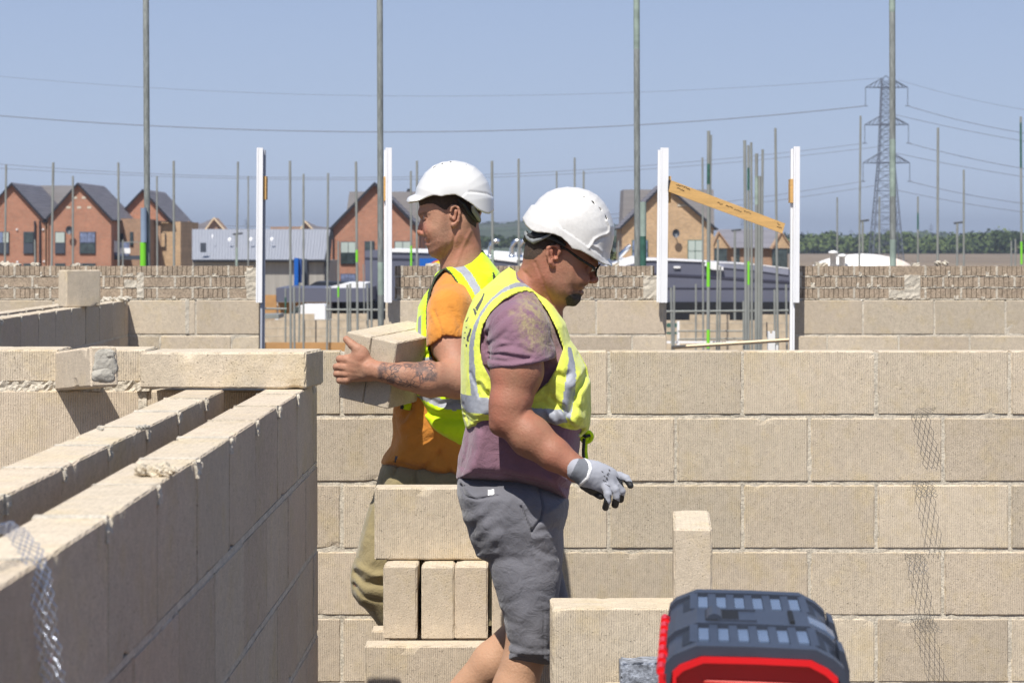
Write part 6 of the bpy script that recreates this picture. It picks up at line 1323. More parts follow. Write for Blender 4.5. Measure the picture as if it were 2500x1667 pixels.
window(h4, 831, 590, 869, 645, 165, 2, 2, ('pane_blind', 'pane_blind', 'pane_dark', 'pane_dark')); window(h4, 831, 668, 869, 690, 165, 2, 1, ('pane_sky',)); window(h4, 890, 589, 914, 645, 165, 1, 1, ('pane_dark',)); window(h4, 963, 589, 1003, 645, 165, 2, 2, ('pane_blind',))
for x in (813, 1024):
    m = MB(); ppoly(m, [(x-1.2, 560), (x+1.2, 560), (x+1.2, 860), (x-1.2, 860)], 164.8, .15); m.build('downpipe', M['trim_dark'], h4)
h5 = gable('tan_brick_house', 'tan brick gabled house with a round dish behind the white upright of the sloping plank', (1620, 447), (1517, 551), (1744, 553), 170, 9, 'brick_tan', group=GH, th_px=5)
m = MB(); ppoly(m, [(1523, 463), (1742, 463), (1744, 560), (1519, 560)], 182, 6); m.build('cross_roof', M['slate_light'], h5)
window(h5, 1679, 586, 1716, 640, 170, 2, 2, ('pane_blind',), frame_m='paint_teal'); window(h5, 1543, 586, 1582, 640, 170, 2, 2, ('pane_sky',), frame_m='paint_teal'); window(h5, 1605, 586, 1630, 640, 170, 1, 1, ('pane_sky',), frame_m='paint_teal')
dish(h5, 1649, 570, 170, .30)
m = MB(); ppoly(m, [(1654, 499), (1678, 499), (1678, 504), (1654, 504)], 169.95, .04); m.build('vent_strip', M['mortar_light'], h5)
# bungalow to the right of it
h6 = empty('bungalow', 'low brown brick house with grey roof left of the right white upright', 'house')
YB6 = 210
m = MB(); ppoly(m, [(1744, 605), (1923, 605), (1923, 860), (1744, 860)], YB6, 8); m.build('wall', M['brick_brown'], h6)
m = MB()
q = lambda x, y, Y: tuple(P(x, y, Y))
m.add([q(1744, 604, YB6-.5), q(1928, 606, YB6-.5), q(1905, 560, YB6+5), q(1750, 560, YB6+5), q(1744, 606.5, YB6-.4), q(1928, 608.5, YB6-.4)], [(0, 1, 2, 3), (0, 4, 5, 1)]); m.build('roof', M['slate'], h6)
for x0_, x1_, xa in ((1735, 1785, 1755), (1884, 1936, 1908)):
    m = MB(); ppoly(m, [(x0_, 606), (xa, 567), (x1_, 606)], YB6-2.2, 2); m.build('gable_front', M['brick_tan'], h6)
    m = MB(); ppoly(m, [(x0_-1, 607), (xa, 564), (x1_+1, 607), (x1_-2, 607), (xa, 569), (x0_+3, 607)], YB6-2.35, .15); m.build('bargeboard', M['brick_brown'], h6)
m = MB(); ppoly(m, [(1744, 606), (1775, 606), (1775, 640), (1744, 640)], YB6-2.1, .1); m.build('window', M['pane_dark'], h6)
m = MB(); ppoly(m, [(1885, 606), (1922, 606), (1922, 660), (1885, 660)], YB6-2.1, .1); m.build('window', M['pane_dark'], h6)
m = MB(); ppoly(m, [(1797, 606), (1806, 606), (1806, 640), (1797, 640)], YB6-.1, .1); m.build('window', M['pane_dark'], h6)
# grey metal roofed hall
hl = empty('metal_roof_hall', 'long hall with a pale grey metal roof and timber cladding behind the first opening', 'hall')
Yq = 150
m = MB(); v = [q(470, 635, Yq-.4), q(797, 635, Yq-.4), q(806, 560, Yq+6), q(470, 560, Yq+6)]; m.add(v, [(0, 1, 2, 3)]); m.add([tuple(Vector(x)-Vector((0, 0, .12))) for x in v], [(3, 2, 1, 0)])
rr = m.build('roof', M['metal_roof'], hl); m = MB()
for k in range(46):
    t = k/46; a = Vector(v[0]).lerp(Vector(v[1]), t); b = Vector(v[3]).lerp(Vector(v[2]), t); m.tube([a+Vector((0, 0, .02)), b+Vector((0, 0, .02))], .03, 4)
m.build('roof_seams', M['metal_roof'], rr)
m = MB(); ppoly(m, [(470, 637), (795, 637), (795, 860), (470, 860)], Yq, 10); m.build('wall', M['cladding'], hl)
m = MB(); ppoly(m, [(470, 634), (797, 634), (797, 638.5), (470, 638.5)], Yq-.5, .12); m.build('gutter', M['trim_dark'], hl)
m = MB(); ppoly(m, [(792, 636), (806, 562), (812, 562), (800, 700), (792, 700)], Yq-.3, .2); m.build('corner_trim', M['trim_dark'], hl)
m = MB(); ppoly(m, [(750, 636), (753, 636), (753, 700), (750, 700)], Yq-.1, .08); m.build('corner_trim', M['trim_dark'], hl)
for x, y, rr_ in ((561, 585, 5.5), (613, 584, 5.5), (664, 584, 5.5), (519, 577, 2.6), (584, 633, 2.4), (604, 613, 2.4)):
    z = P(x, y, Yq+2); m = MB(); m.tube([z+Vector((0, 0, -.12)), z, z+Vector((0, 0, .07)), z+Vector((0, 0, .11))], [rr_*.02, rr_*.023, rr_*.018, rr_*.008], 12); m.build('roof_cowl', M['white_pvc'], hl, smooth=True)
m = MB(); ppoly(m, [(489, 593), (503, 593), (503, 616), (489, 616)], Yq-.2, .1); m.build('roof_window', M['frame_dark'], hl)
# far small houses
for i, (x, y, xl, xr, yb, lab) in enumerate(((522, 532, 500, 548, 562, 'tiny distant brick gable with pale bargeboards above the metal roof'), (744, 540, 733, 765, 562, 'tiny distant brick roof right of the long pole above the metal roof'))):
    e = empty('distant_house', lab, 'house'); Yd = 520
    m = MB(); ppoly(m, [(x, y), (xl, yb), (xl, 600), (xr, 600), (xr, yb)], Yd, 8); m.build('wall', M['brick_brown'], e)
    m = MB(); ppoly(m, [(x, y-1.5), (xr+2, yb), (xr-2, yb), (x, y+2.5), (xl+2, yb), (xl-2, yb)], Yd-1, .8); m.build('bargeboard', M['pine_pale'], e)
    m = MB(); ppoly(m, [(x, y), (x+(-26 if i == 0 else 26), y+12), (x+(-50 if i == 0 else 60), y+16), (x+(-50 if i == 0 else 60), 600), (x, 600)], Yd+2, 6); m.build('roof', M['slate'], e)
e = empty('distant_house', 'low distant reddish roofline left of the red gabled house', 'house')
m = MB(); ppoly(m, [(660, 554), (700, 553.5), (738, 553), (738, 600), (660, 600)], 530, 6); m.build('roof', M['brick_brown'], e)

# ------------------------------------------------------------------ supermarket
sm = empty('supermarket', 'dark grey panelled shop building with white roof edge across the background', 'shop')
YS = 118; 
m = MB(); ppoly(m, [(891, 612), (960, 611), (1200, 633), (1260, 641), (1540, 641), (1628, 636), (1716, 639), (1850, 650), (1960, 662), (1960, 745), (891, 745)], YS, 14); m.build('fascia', M['fascia'], sm)
m = MB()
def strip(m, pts, dy, Y, th): ppoly(m, pts+[(x, y+dy) for x, y in pts[::-1]], Y, th)
strip(m, [(940, 608), (1060, 611), (1200, 626), (1262, 634)], 7, YS-.08, 13); strip(m, [(1180, 612), (1262, 618), (1300, 622)], 16, YS+3, 9); m.build('roof_edge', M['white_paint'], sm)
m = MB(); strip(m, [(1540, 634), (1628, 633.5), (1716, 637), (1850, 645), (1925, 654)], 2.5, YS-.08, 13.5); m.build('roof_edge', M['white_pvc'], sm)
m = MB(); strip(m, [(1728, 636.5), (1762, 638), (1850, 646), (1925, 657)], 15, YS-.06, .1); m.build('upper_panel', mk('fascia_light', (.22, .23, .29), .4, .1, 1), sm)
m = MB(); strip(m, [(1560, 665), (1628, 668), (1716, 672), (1850, 681), (1960, 688)], 5, YS-.05, .07); m.build('panel_joint', M['fascia_dark'], sm)
for pp_, dy_ in (([(891, 628), (1010, 631)], 3), ([(1560, 702), (1960, 703)], 1.2)):
    m = MB(); strip(m, pp_, dy_, YS-.05, .07); m.build('panel_joint', M['fascia_dark'], sm)
m = MB(); ppoly(m, [(810, 737), (1960, 737), (1960, 900), (810, 900)], YS-.2, 8); m.build('window', M['black_glass'], sm)
m = MB(); ppoly(m, [(674, 703), (900, 703), (900, 737), (674, 737)], YS-6, 6); m.build('canopy', M['fascia'], sm)
m = MB(); ppoly(m, [(770, 688), (893, 690), (893, 703), (745, 703)], YS+.5, 3); m.build('canopy_back', M['trim_dark'], sm)
m = MB(); ppoly(m, [(793, 703), (838, 692), (892, 692), (892, 704)], YS-5.9, 5); m.build('canopy_roof', M['white_paint'], sm)
for x in (678,):
    m = MB(); ppoly(m, [(x-1.5, 737), (x+1.5, 737), (x+1.5, 860), (x-1.5, 860)], YS-5.5, .1); m.build('canopy_post', M['white_pvc'], sm)
m = MB(); ppoly(m, [(1725, 636), (1750, 640), (1752, 646), (1766, 652), (1766, 660), (1738, 658), (1720, 648)], YS-.25, .2); m.build('roof_unit', M['white_paint'], sm)
m = MB(); ppoly(m, [(1645, 650), (1661, 650), (1661, 655), (1645, 655)], YS-.1, .09); m.build('roof_unit', M['white_paint'], sm)
sg = empty('shop_sign', 'blue square sign with a yellow disc in a red ring behind the orange shirt', 'sign')
m = MB(); ppoly(m, [(1024, 631), (1095, 631), (1095, 702), (1024, 702)], YS-.5, .3); m.build('board', M['signblue'], sg)
def disc(rp, Y, mat, nm):
    m = MB(); ppoly(m, [(1077+rp*math.cos(k*math.pi/24), 673+rp*math.sin(k*math.pi/24)) for k in range(48)], Y, .04); m.build(nm, M[mat], sg)
disc(39, YS-.55, 'signred', 'ring'); disc(36.5, YS-.6, 'signyellow', 'disc')
G = 'chrome bent roof ducts on the shop'
for i, x in enumerate((1197, 1250, 1268)):
    a = P(x, 628, YS-1); k = F/(YS-1); m = MB()
    sgn = 1
    m.tube([a, a+Vector((0, 0, 22/k)), a+Vector((3/k, 0, 33/k)), a+Vector((9/k, 0, 39/k)), a+Vector((15/k, 0, 40/k)), a+Vector((22/k, 0, 38/k))], [7/k, 6.5/k, 6.5/k, 6.5/k, 6.5/k, 6/k], 12)
    m.tube([a+Vector((0, 0, -1/k)), a+Vector((0, 0, 5/k)), a+Vector((0, 0, 6/k))], [8.5/k, 8.5/k, 7/k], 12)
    tag(m.build('roof_duct', M['chrome'], smooth=True), ('leftmost chrome bent duct on the white shop roof', 'middle chrome bent duct on the white shop roof', 'rightmost chrome bent duct on the white shop roof, by the purple worker\'s nape')[i], 'duct', G)
m = MB(); k = F/110
m.tube([P(1510, 640, 110), P(1515, 622, 110), P(1530, 608, 110), P(1540, 600, 110)], [.1, .12, .12, .1], 8); tag(m.build('roof_duct', M['chrome'], smooth=True), 'chrome duct in front of the tan brick house', 'duct')
m = MB(); ppoly(m, [(1478, 650), (1548, 625), (1562, 628), (1562, 640), (1500, 656)], 108, 2); tag(m.build('roof_light', M['white_pvc']), 'white sloping roof light beside the tall pole', 'roof light')
bs = empty('totem_sign', 'tall narrow bright blue sign in front of the grey hall', 'sign')
m = MB(); ppoly(m, [(718, 630), (728, 630), (728, 696), (718, 698)], 120, .3); m.build('front_panel', M['signblue'], bs)
m = MB(); ppoly(m, [(728.2, 631), (736, 632), (736, 690), (728.2, 694)], 120.3, .3); m.build('side_panel', mk('sign_blue_shaded', (.03, .08, .26), .5, .05, 2), bs)  # shade on the sign's side put into a darker blue
m = MB(); ppoly(m, [(725, 690), (729, 690), (729, 860), (725, 860)], 120.5, .2); m.build('post', M['frame_dark'], bs)
bs = empty('totem_sign', 'dark narrow sign post just right of the bright blue sign', 'sign')
m = MB(); ppoly(m, [(739, 632), (749, 632), (749, 700), (739, 700)], 121, .3); m.build('panel', M['frame_dark'], bs)
m = MB(); ppoly(m, [(742, 698), (745, 698), (745, 860), (742, 860)], 121.1, .2); m.build('post', M['frame_dark'], bs)
m = MB(); ppoly(m, [(640, 720), (675, 720), (675, 860), (640, 860)], 112, .2); ppoly(m, [(675, 738), (803, 738), (803, 860), (675, 860)], 113, .2)
tag(m.build('timber_fence', M['orange_board']), 'orange timber fence boards behind the white van', 'fence')
van = empty('white_van', 'white van roof and screen seen above the unfinished block walls', 'van')
YV = 100; m = MB(); ppoly(m, [(716, 775), (718, 757), (724, 748), (737, 744.5), (791, 744), (794, 748), (794, 800), (716, 800)], YV, 2.0); m.build('body', M['white_paint'], van)
m = MB(); ppoly(m, [(705, 770), (721, 750), (733, 746), (731, 760), (716, 768)], YV-.05, 1.9); m.build('windscreen', M['pane_dark'], van)
m = MB(); ppoly(m, [(722, 751), (732, 750), (731, 759), (720, 760)], YV-.08, .02); m.build('side_window', M['pane_dark'], van)
m = MB(); ppoly(m, [(703, 768), (718, 762), (718, 800), (700, 800)], YV, 1.95); m.build('bonnet', M['white_paint'], van)
for x in (712, 780):
    a = P(x, 800, YV); m = MB(); m.tube([(a.x, YV-.1, GZ+.36), (a.x, YV+.15, GZ+.36)], .33, 16); m.build('wheel', M['trim_dark'], van)
    m = MB(); m.box((a.x-.8, YV+.2, GZ+.3), (a.x+.8, YV+1.7, a.z+.3)); m.build('underbody', M['white_paint'], van)
# unfinished block walls lower in the openings
M['far_block'] = mk('far_blockwork', (.47, .385, .28), .95, .12, 1.1, fine=.12, fscale=5)
def farwall(label, segs, Y, joints, slots=(), x_ext=None):
    e = empty('unfinished_wall', label, 'wall', 'unfinished block walls of the plots beyond the openings'); m = MB()
    for x0, x1, yt in segs: ppoly(m, [(x0, yt), (x1, yt), (x1, 960), (x0, 960)], Y, .1)
    m.build('blockwork', M['far_block'], e); m = MB()
    for y in joints: ppoly(m, [(segs[0][0], y), (segs[-1][1], y), (segs[-1][1], y+1.2), (segs[0][0], y+1.2)], Y-.006, .004)
    r = random.Random(len(label))
    for i, (ya, yb) in enumerate(zip(joints, joints[1:]+[joints[-1]+20])):
        x = segs[0][0]+(0 if i % 2 else 19)
        while x < segs[-1][1]: ppoly(m, [(x, ya), (x+1.1, ya), (x+1.1, yb), (x, yb)], Y-.006, .004); x += 39
    m.build('mortar_joints', M['mortar'], e); m = MB()
    for x, ya, yb in slots: ppoly(m, [(x-1.3, ya), (x+1.3, ya), (x+1.3, yb), (x-1.3, yb)], Y-.012, .004)
    if slots: m.build('movement_joint', M['trim_dark'], e)
    return e
farwall('unfinished far block wall in the first opening with two dark vertical joints', [(600, 680, 781), (680, 767, 766), (767, 810, 780), (810, 900, 765.5), (900, 1000, 782)], 68, [780, 800, 820], [(743, 782, 835), (771, 782, 835), (896, 781, 794)])
farwall('unfinished far block wall in the second opening behind the cluster of poles', [(1560, 1684, 782), (1684, 1781, 768), (1781, 1815, 782), (1815, 1850, 782), (1850, 1960, 768)], 66, [788, 808, 828], [(1872, 786, 822), (1829, 782, 835)])
e = empty('wall_plate', 'orange boards along the foot of the far wall in the first opening', 'boards'); m = MB(); ppoly(m, [(600, 836), (1000, 836), (1000, 900), (600, 900)], 60, .1); m.build('board', M['orange_board'], e)
m = MB(); ppoly(m, [(600, 770), (680, 768), (680, 778), (600, 780)], 62, 1.5); tag(m.build('wall_shade_board', M['galv_far']), 'grey sloping board at the left of the first opening', 'board')
fr = empty('window_frame', 'white window frame with green rails at the left of the second opening', 'window frame')
m = MB(); ppoly(m, [(1653, 784), (1659, 784), (1659, 845), (1653, 845)], 60, .1); m.build('jamb', M['white_paint'], fr)
for y in (789, 811): 
    m = MB(); ppoly(m, [(1628, y), (1653, y), (1653, y+(10 if y < 800 else 5)), (1628, y+(10 if y < 800 else 5))], 60, .1); m.build('rail', M['paint_teal'], fr)
m = MB(); ppoly(m, [(1628, 833), (1800, 833), (1800, 838), (1628, 838)], 59, .1); m.build('sill', M['white_paint'], fr)

# ------------------------------------------------------------------ white dome, lamps, pylon, wires
dm = empty('domed_roof', 'white shallow domed roof with two capped vents and a rusty right edge', 'dome'); Yd = 60; k = F/Yd; c = P(2137, 651, Yd)
m = MB(); n = 40; prof = [(128/k, -3), (126/k, 0), (104/k, 12/k), (78/k, 21/k), (45/k, 27/k), (15/k, 30/k), (.01, 30.5/k)]
vs = [(c.x+r_*math.cos(2*math.pi*i/n), Yd+2.2+r_*math.sin(2*math.pi*i/n), c.z+z) for r_, z in prof for i in range(n)]
m.add(vs, [(a*n+i, a*n+(i+1) % n, (a+1)*n+(i+1) % n, (a+1)*n+i) for a in range(len(prof)-1) for i in range(n)])
mm_, t, b = newmat('rusty_white_shell'); tc = N(t, 'ShaderNodeTexCoord').outputs['Object']; sx = N(t, 'ShaderNodeSeparateXYZ'); t.links.new(tc, sx.inputs[0])
fac = math_(t, 'MULTIPLY', ramp(t, sx.outputs[0], c.x+.35, c.x+1.3), ramp(t, noise(t, tc, 3, 4), .3, .6))
t.links.new(mixc(t, fac, (.82, .80, .76), (.62, .36, .15)), b.inputs['Base Color']); b.inputs['Roughness'].default_value = .6
m.build('shell', mm_, dm, smooth=True)
for x, y in ((2034, 612), (2056, 620)):
    a = P(x, y, Yd+1); m = MB(); m.tube([a+Vector((0, 0, -1)), a+Vector((0, 0, -.08)), a+Vector((0, 0, -.07)), a+Vector((0, 0, -.03)), a], [.08, .08, .12, .12, .04], 12); m.build('vent_cap', M['white_paint'], dm, smooth=True)
G = 'small street lamps in the distance'
for x, y, yb, lab in ((2106, 540, 640, 'distant street lamp left of the pylon'), (2337, 545, 650, 'distant street lamp right of the pylon'), (1794, 563, 640, 'distant street lamp above the brown bungalow'), (577, 572, 640, 'dark street lamp in front of the grey metal roof')):
    Yl = 110; a = P(x, y, Yl); e = empty('street_lamp', lab, 'street lamp', G, loc=(a.x, Yl, GZ)); m = MB(); m.tube([(0, 0, 0), (0, 0, a.z-GZ)], .05, 8); m.build('post', M['galv_far'], e)
    m = MB(); m.tube([(-.15, 0, a.z-GZ), (.28, 0, a.z-GZ+.05)], .05, 6); m.build('lamp_head', M['frame_dark'], e)
M['pylon'] = mk('pylon_steel', (.10, .115, .15), .7, .05, .05)
def pylon(name, label, cx, ytop, ybase, Y, arms, wtop, wmid, ymid, wbase, r=.11, ins=45, detail=1):
    root = empty(name, label, 'pylon'); k = F/Y; O = P(cx, ybase, Y); root.location = O
    def wd(y): 
        if y < ymid: return (wtop+(wmid-wtop)*(y-ytop)/(ymid-ytop))/2/k
        return (wmid+(wbase-wmid)*(y-ymid)/(ybase-ymid))/2/k
    z = lambda y: (ybase-y)/k
    m = MB(); ys = [ytop+8]; st = 11
    while ys[-1] < ybase-10: ys.append(ys[-1]+st); st *= 1.055
    ys.append(ybase)
    for a, b in zip(ys[:-1], ys[1:]):
        wa, wb_ = wd(a), wd(b); ca = [(-wa, -wa, z(a)), (wa, -wa, z(a)), (wa, wa, z(a)), (-wa, wa, z(a))]; cb = [(-wb_, -wb_, z(b)), (wb_, -wb_, z(b)), (wb_, wb_, z(b)), (-wb_, wb_, z(b))]
        for i in range(4):
            m.tube([ca[i], cb[i]], r*1.6, 4, cap=False); j = (i+1) % 4
            m.tube([ca[i], cb[j]], r*.6, 4, cap=False); m.tube([ca[j], cb[i]], r*.6, 4, cap=False); m.tube([cb[i], cb[j]], r*.5, 4, cap=False)
    wt = wd(ytop+8)
    for sx_ in (-1, 1): m.tube([(sx_*wt, 0, z(ytop+8)), (0, 0, z(ytop-2))], r, 4)
    m.build('lattice_tower', M['pylon'], root)
    for (y, xl, xr, yr) in arms:
        m = MB(); w_ = wd(y)
        for tip in (xl, xr):
            X = (tip-cx)/k
            for sy in (-1, 1):
                s = math.copysign(1, X); m.tube([(s*w_, sy*w_, z(y)), (X, 0, z(y))], r, 4); m.tube([(s*w_, sy*w_, z(yr)), (X, 0, z(y))], r, 4)
                for f in (.25, .5, .75):
                    m.tube([(s*w_+(X-s*w_)*f, sy*w_*(1-f), z(y)), (s*w_+(X-s*w_)*max(0, f-.25), sy*w_*(1-max(0, f-.25)), z(y+(yr-y)*(1-max(0, f-.25))))], r*.6, 4)
        m.tube([(-w_, 0, z(y)), (w_, 0, z(y))], r, 4); m.tube([(-w_, -w_, z(y)), (w_, -w_, z(y))], r, 4); m.tube([(-w_, w_, z(y)), (w_, w_, z(y))], r, 4); m.build('cross_arm', M['pylon'], root)
        for tip in (xl, xr):
            m = MB(); X = (tip-cx)/k; m.tube([(X, 0, z(y)), (X, 0, z(y+ins))], .10, 5); m.tube([(X-.6, 0, z(y+ins)), (X+.6, 0, z(y+ins))], .12, 4); m.build('insulator', M['pylon'], root)
    return root
pylon('electricity_pylon', 'tall lattice electricity pylon behind the right scaffold pole', 2163, 187, 640, 665, [(214, 2113, 2216, 192), (305, 2111, 2218, 284), (398, 2107, 2221, 376)], 20, 34, 380, 76)
pylon('electricity_pylon', 'tiny faint pylon on the horizon above the metal roof', 602, 533, 600, 3400, [(540, 596, 608, 537), (548, 595, 609, 545)], 2, 3, 560, 6, r=.16, ins=3)
for i, (x, yt) in enumerate(((2273, 547), (2078, 560), (1812, 535))):
    pylon('electricity_pylon', ('tiny faint pylon on the horizon right of the big one', 'tiny faint pylon on the horizon left of the big one', 'tiny faint pylon above the brown bungalow')[i], x, yt, 600, 3800, [(yt+6, x-5, x+5, yt+3), (yt+14, x-5, x+5, yt+11)], 2, 3, 575, 6, r=.16, ins=3)
m_wire = mk('cable', (.16, .17, .20), .7, .02, 1)
def wire(fn, x0, x1, Y0, Y1, lab, r=.07):
    m = MB(); n = 36; pts = []
    for k in range(n+1): x = x0+(x1-x0)*k/n; pts.append(P(x, fn(x), Y0+(Y1-Y0)*k/n))
    m.tube(pts, r, 5); tag(m.build('power_cable', m_wire, smooth=True), lab, 'cable', 'power lines hung from the pylon')
par = lambda x0, y0, kl, kr: (lambda x: y0-(kl if x < x0 else kr)*(x-x0)**2)
def fit(x0, y0, xl, yl, xr, yr): return par(x0, y0, (y0-yl)/(x0-xl)**2, (y0-yr)/(xr-x0)**2)
wire(fit(960, 322.5, 0, 283, 2113, 259), -260, 2113, 665, 665, 'thickest overhead cable sagging across the sky to the top arm of the pylon', .13)
wire(fit(1050, 235, 0, 187, 2160, 190), -260, 2160, 665, 665, 'faint uppermost overhead cable running to the tip of the pylon', .05)
wire(fit(800, 434, 0, 401, 2111, 350), -260, 2111, 665, 665, 'upper of the two cables running just above the roofs')
wire(fit(850, 439, 0, 411, 2150, 358), -260, 2150, 665, 665, 'lower of the two cables running just above the roofs')
wire(fit(800, 555, 0, 520, 2107, 443), -260, 2107, 665, 665, 'overhead cable low behind the houses, upper one')
wire(fit(830, 562, 0, 530, 2145, 452), -260, 2145, 665, 665, 'overhead cable low behind the houses, lower one')
for a, b, mm, lab, r_ in (((2195, 196), (2500, 268), (2350, 238), 'faint top cable descending right of the pylon', .05), ((2216, 259), (2500, 325), (2360, 298), 'upper of the top pair of cables right of the pylon', .09), ((2160, 274), (2500, 345), (2340, 315), 'lower of the top pair of cables right of the pylon', .08),
    ((2218, 350), (2500, 412), (2360, 385), 'upper of the middle pair of cables right of the pylon', .09), ((2160, 368), (2500, 432), (2340, 405), 'lower of the middle pair of cables right of the pylon', .08), ((2221, 443), (2500, 497), (2360, 475), 'upper of the bottom pair of cables right of the pylon', .09), ((2160, 458), (2500, 518), (2340, 494), 'lower of the bottom pair of cables right of the pylon', .08)):
    # quadratic through three points
    A_ = np.array([[a[0]**2, a[0], 1], [mm[0]**2, mm[0], 1], [b[0]**2, b[0], 1]], float); co = np.linalg.solve(A_, np.array([a[1], mm[1], b[1]], float))
    wire((lambda co: (lambda x: co[0]*x*x+co[1]*x+co[2]))(co), a[0], 2640, 665, 600, lab, r_)

# ------------------------------------------------------------------ hills, woods, trees
def hill(name, pts, Y, depth, mat):
    """ridge seen against the sky: pts (px,py) crest; rises from the ground towards the crest"""
    m = MB(); n = len(pts); rows = 8; vs = []
    for r_ in range(rows+1):
        f = r_/rows; Yr = Y-depth*(1-f)
        for x, y in pts:
            c = P(x, y, Y); z = GZ-.5+(c.z-GZ+.5)*math.sin(f*math.pi/2)
            vs.append((c.x, Yr, z+math.sin(c.x*.05+r_)*.3))
    for x, y in pts: c = P(x, y, Y); vs.append((c.x, Y+depth, GZ-1))
    m.add(vs, [(a*n+i, a*n+i+1, (a+1)*n+i+1, (a+1)*n+i) for a in range(rows+1) for i in range(n-1)])
    return tag(m.build(name, mat, smooth=True), kind='structure')
M['wood_ground'] = mk('wooded_slope', (.045, .06, .03), .95, .4, .02, fine=.3, fscale=.1)
M['field_green'] = mk('green_field', (.13, .15, .06), .95, .15, .01)
hp = [(900, 585), (1000, 570), (1100, 553), (1180, 548), (1240, 547), (1290, 544), (1380, 546), (1440, 550), (1500, 551), (1560, 556), (1640, 570), (1720, 580), (1800, 587)]
hill('hills', hp, 1900, 700, M['wood_ground'])
hill('hills', [(1950, 586), (2080, 584), (2200, 584), (2300, 578), (2400, 573), (2500, 570), (2700, 566)], 2600, 900, M['field_green'])
def leafmat(name, c1, c2):
    m, t, b = newmat(name); at = N(t, 'ShaderNodeObjectInfo'); tc = N(t, 'ShaderNodeTexCoord').outputs['Object']
    t.links.new(mixc(t, ramp(t, noise(t, tc, .35, 3), .35, .65), c1, c2), b.inputs['Base Color']); b.inputs['Roughness'].default_value = .8; b.inputs['Specular IOR Level'].default_value = .15
    return m
M['leaf'] = leafmat('foliage', (.050, .078, .022), (.115, .15, .045)); M['leaf_dark'] = leafmat('dark_foliage', (.030, .050, .020), (.055, .078, .03))
M['trunk'] = mk('bark', (.09, .065, .045), .9, .2, 3)
def leaves(m, c, R3, n, size, r):
    for _ in range(n):
        d = Vector((r.gauss(0, 1), r.gauss(0, 1), r.gauss(0, 1))).normalized(); q = r.random()**.45
        p = Vector((c[0]+d.x*R3[0]*q, c[1]+d.y*R3[1]*q, c[2]+d.z*R3[2]*q)); nrm = (d+Vector((r.gauss(0, .5), r.gauss(0, .5), r.gauss(0, .5)+.3))).normalized()
        a = nrm.orthogonal().normalized(); b = nrm.cross(a); s = size*r.uniform(.5, 1.3); q0 = r.random()*6.28; a, b = a*math.cos(q0)+b*math.sin(q0), b*math.cos(q0)-a*math.sin(q0)
        m.add([p-a*s-b*s*.4, p+a*s*.3-b*s*.8, p+a*s+b*s*.3, p-a*s*.2+b*s*.8], [(0, 1, 2, 3)])
def wood(name, label, xs, top, base, Y, mat, step, r, size, dens=130, jit=.35, depth=12):
    m = MB(); x = xs[0]; k = F/Y
    while x < xs[1]:
        yt = top(x)+r.uniform(-jit, jit)*(base-top(x)); h = (base-yt)/k; c = P(x, base, Y+r.uniform(0, depth)); wr = h*r.uniform(.45, .75)
        for q in range(3):
            cc = (c.x+r.uniform(-.5, .5)*wr, c.y+r.uniform(-1, 1), c.z+h*r.uniform(.35, .62)); leaves(m, cc, (wr*.7, wr*.7, h*.42), dens//3, size, r)
        leaves(m, (c.x, c.y, c.z+h*.3), (wr, wr, h*.35), dens//3, size, r)
        x += step*r.uniform(.6, 1.3)
    o = m.build(name, mat); return tag(o, label, 'trees', kind='stuff')
r = random.Random(12)
wood('distant_wood', 'long green belt of trees behind the brown field at right', (1900, 2620), lambda x: 569+3*math.sin(x*.02)+(6 if 2200 < x < 2380 else 0), 622, 1060, M['leaf'], 7, r, .85, dens=300, jit=.2)
wood('distant_wood', 'far blue-green wood along the right horizon', (2180, 2620), lambda x: 568+4*math.sin(x*.03), 592, 2300, M['leaf'], 8, r, 2.0, dens=120, jit=.2)
wood('distant_wood', 'wooded hill seen between the two hard hats', (1060, 1640), lambda x: np.interp(x, [p[0] for p in hp], [p[1] for p in hp])-2, 560, 1880, M['leaf_dark'], 7, r, 2.2, dens=110, jit=.25)
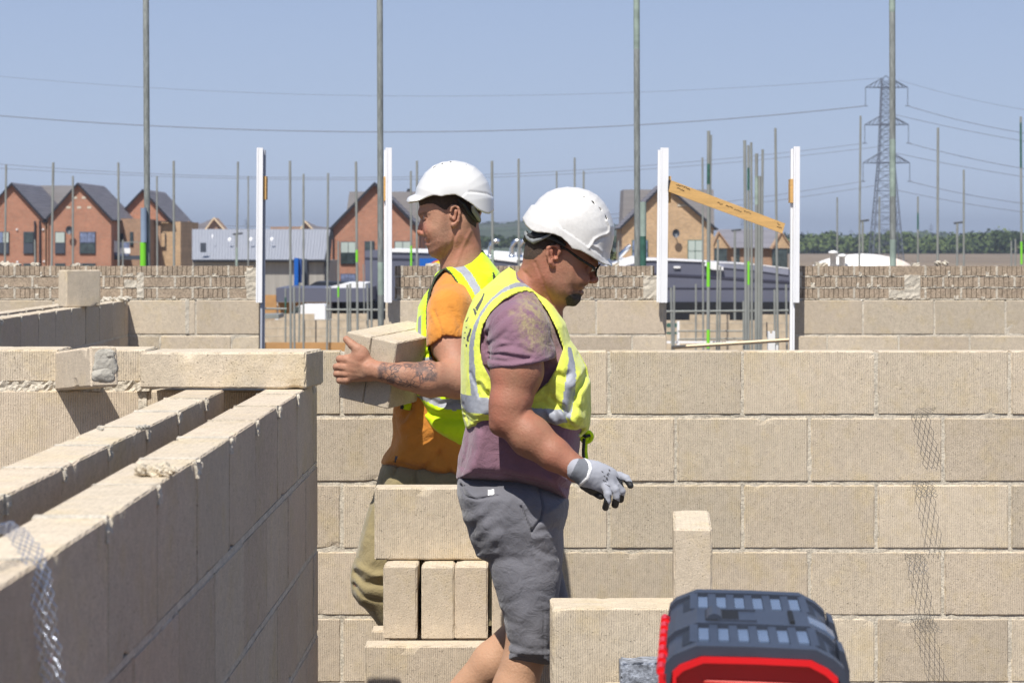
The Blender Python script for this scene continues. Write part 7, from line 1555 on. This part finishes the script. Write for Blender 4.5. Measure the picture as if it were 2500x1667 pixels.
wood('distant_wood', 'lower trees on the hill between the hard hats', (1060, 1640), lambda x: 566+3*math.sin(x*.05), 590, 1500, M['leaf_dark'], 9, r, 1.6, dens=110, jit=.25)
wood('distant_wood', 'dark trees at the foot of the hill between the hard hats', (1060, 1560), lambda x: 580+3*math.sin(x*.04), 603, 900, M['leaf_dark'], 9, r, 1.0, dens=140, jit=.25)
def tree(label, x, base, top, wpx, Y, mat, r, dens=900, size=.5):
    k = F/Y; b = P(x, base, Y); h = (base-top)/k; e = empty('tree', label, 'tree', loc=b); m = MB()
    m.tube([(0, 0, -.3), (.1, 0, h*.3), (0, 0, h*.6)], [.3, .2, .08], 7)
    for q in range(5): a = q*1.25; m.tube([(0, 0, h*(.2+.07*q)), (math.cos(a)*wpx/k*.3, math.sin(a)*wpx/k*.3, h*(.5+.06*q))], [.1, .03], 5)
    m.build('trunk', M['trunk'], e); m = MB()
    for q in range(14):
        leaves(m, (r.uniform(-.36, .36)*wpx/k, r.uniform(-.3, .3)*wpx/k, h*r.uniform(.25, .85)), (wpx/k*.2, wpx/k*.2, h*.14), dens//14, size, r)
    m.build('crown', mat, e)
tree('round dark tree standing above the tree belt near the right edge', 2440, 618, 561, 52, 900, M['leaf_dark'], r, 1600, .7)
tree('small dark tree at the right edge of the tree belt', 2482, 615, 562, 26, 950, M['leaf_dark'], r, 700, .7)
tree('yellow-green bush left of the tan brick house', 1492, 645, 598, 38, 230, M['field_green'], r, 700, .25)

# ------------------------------------------------------------------ summer haze
hm = bpy.data.materials.new('haze'); hm.use_nodes = True; t = hm.node_tree
for n_ in list(t.nodes): t.nodes.remove(n_)
out = t.nodes.new('ShaderNodeOutputMaterial'); pv = t.nodes.new('ShaderNodeVolumePrincipled')
pv.inputs['Color'].default_value = (.80, .88, 1.0, 1); pv.inputs['Density'].default_value = .00022; pv.inputs['Anisotropy'].default_value = .3
t.links.new(pv.outputs[0], out.inputs['Volume'])
m = MB(); m.box((-4100, -400, GZ-1.2), (4100, 7200, 62)); tag(m.build('haze', hm), kind='stuff')
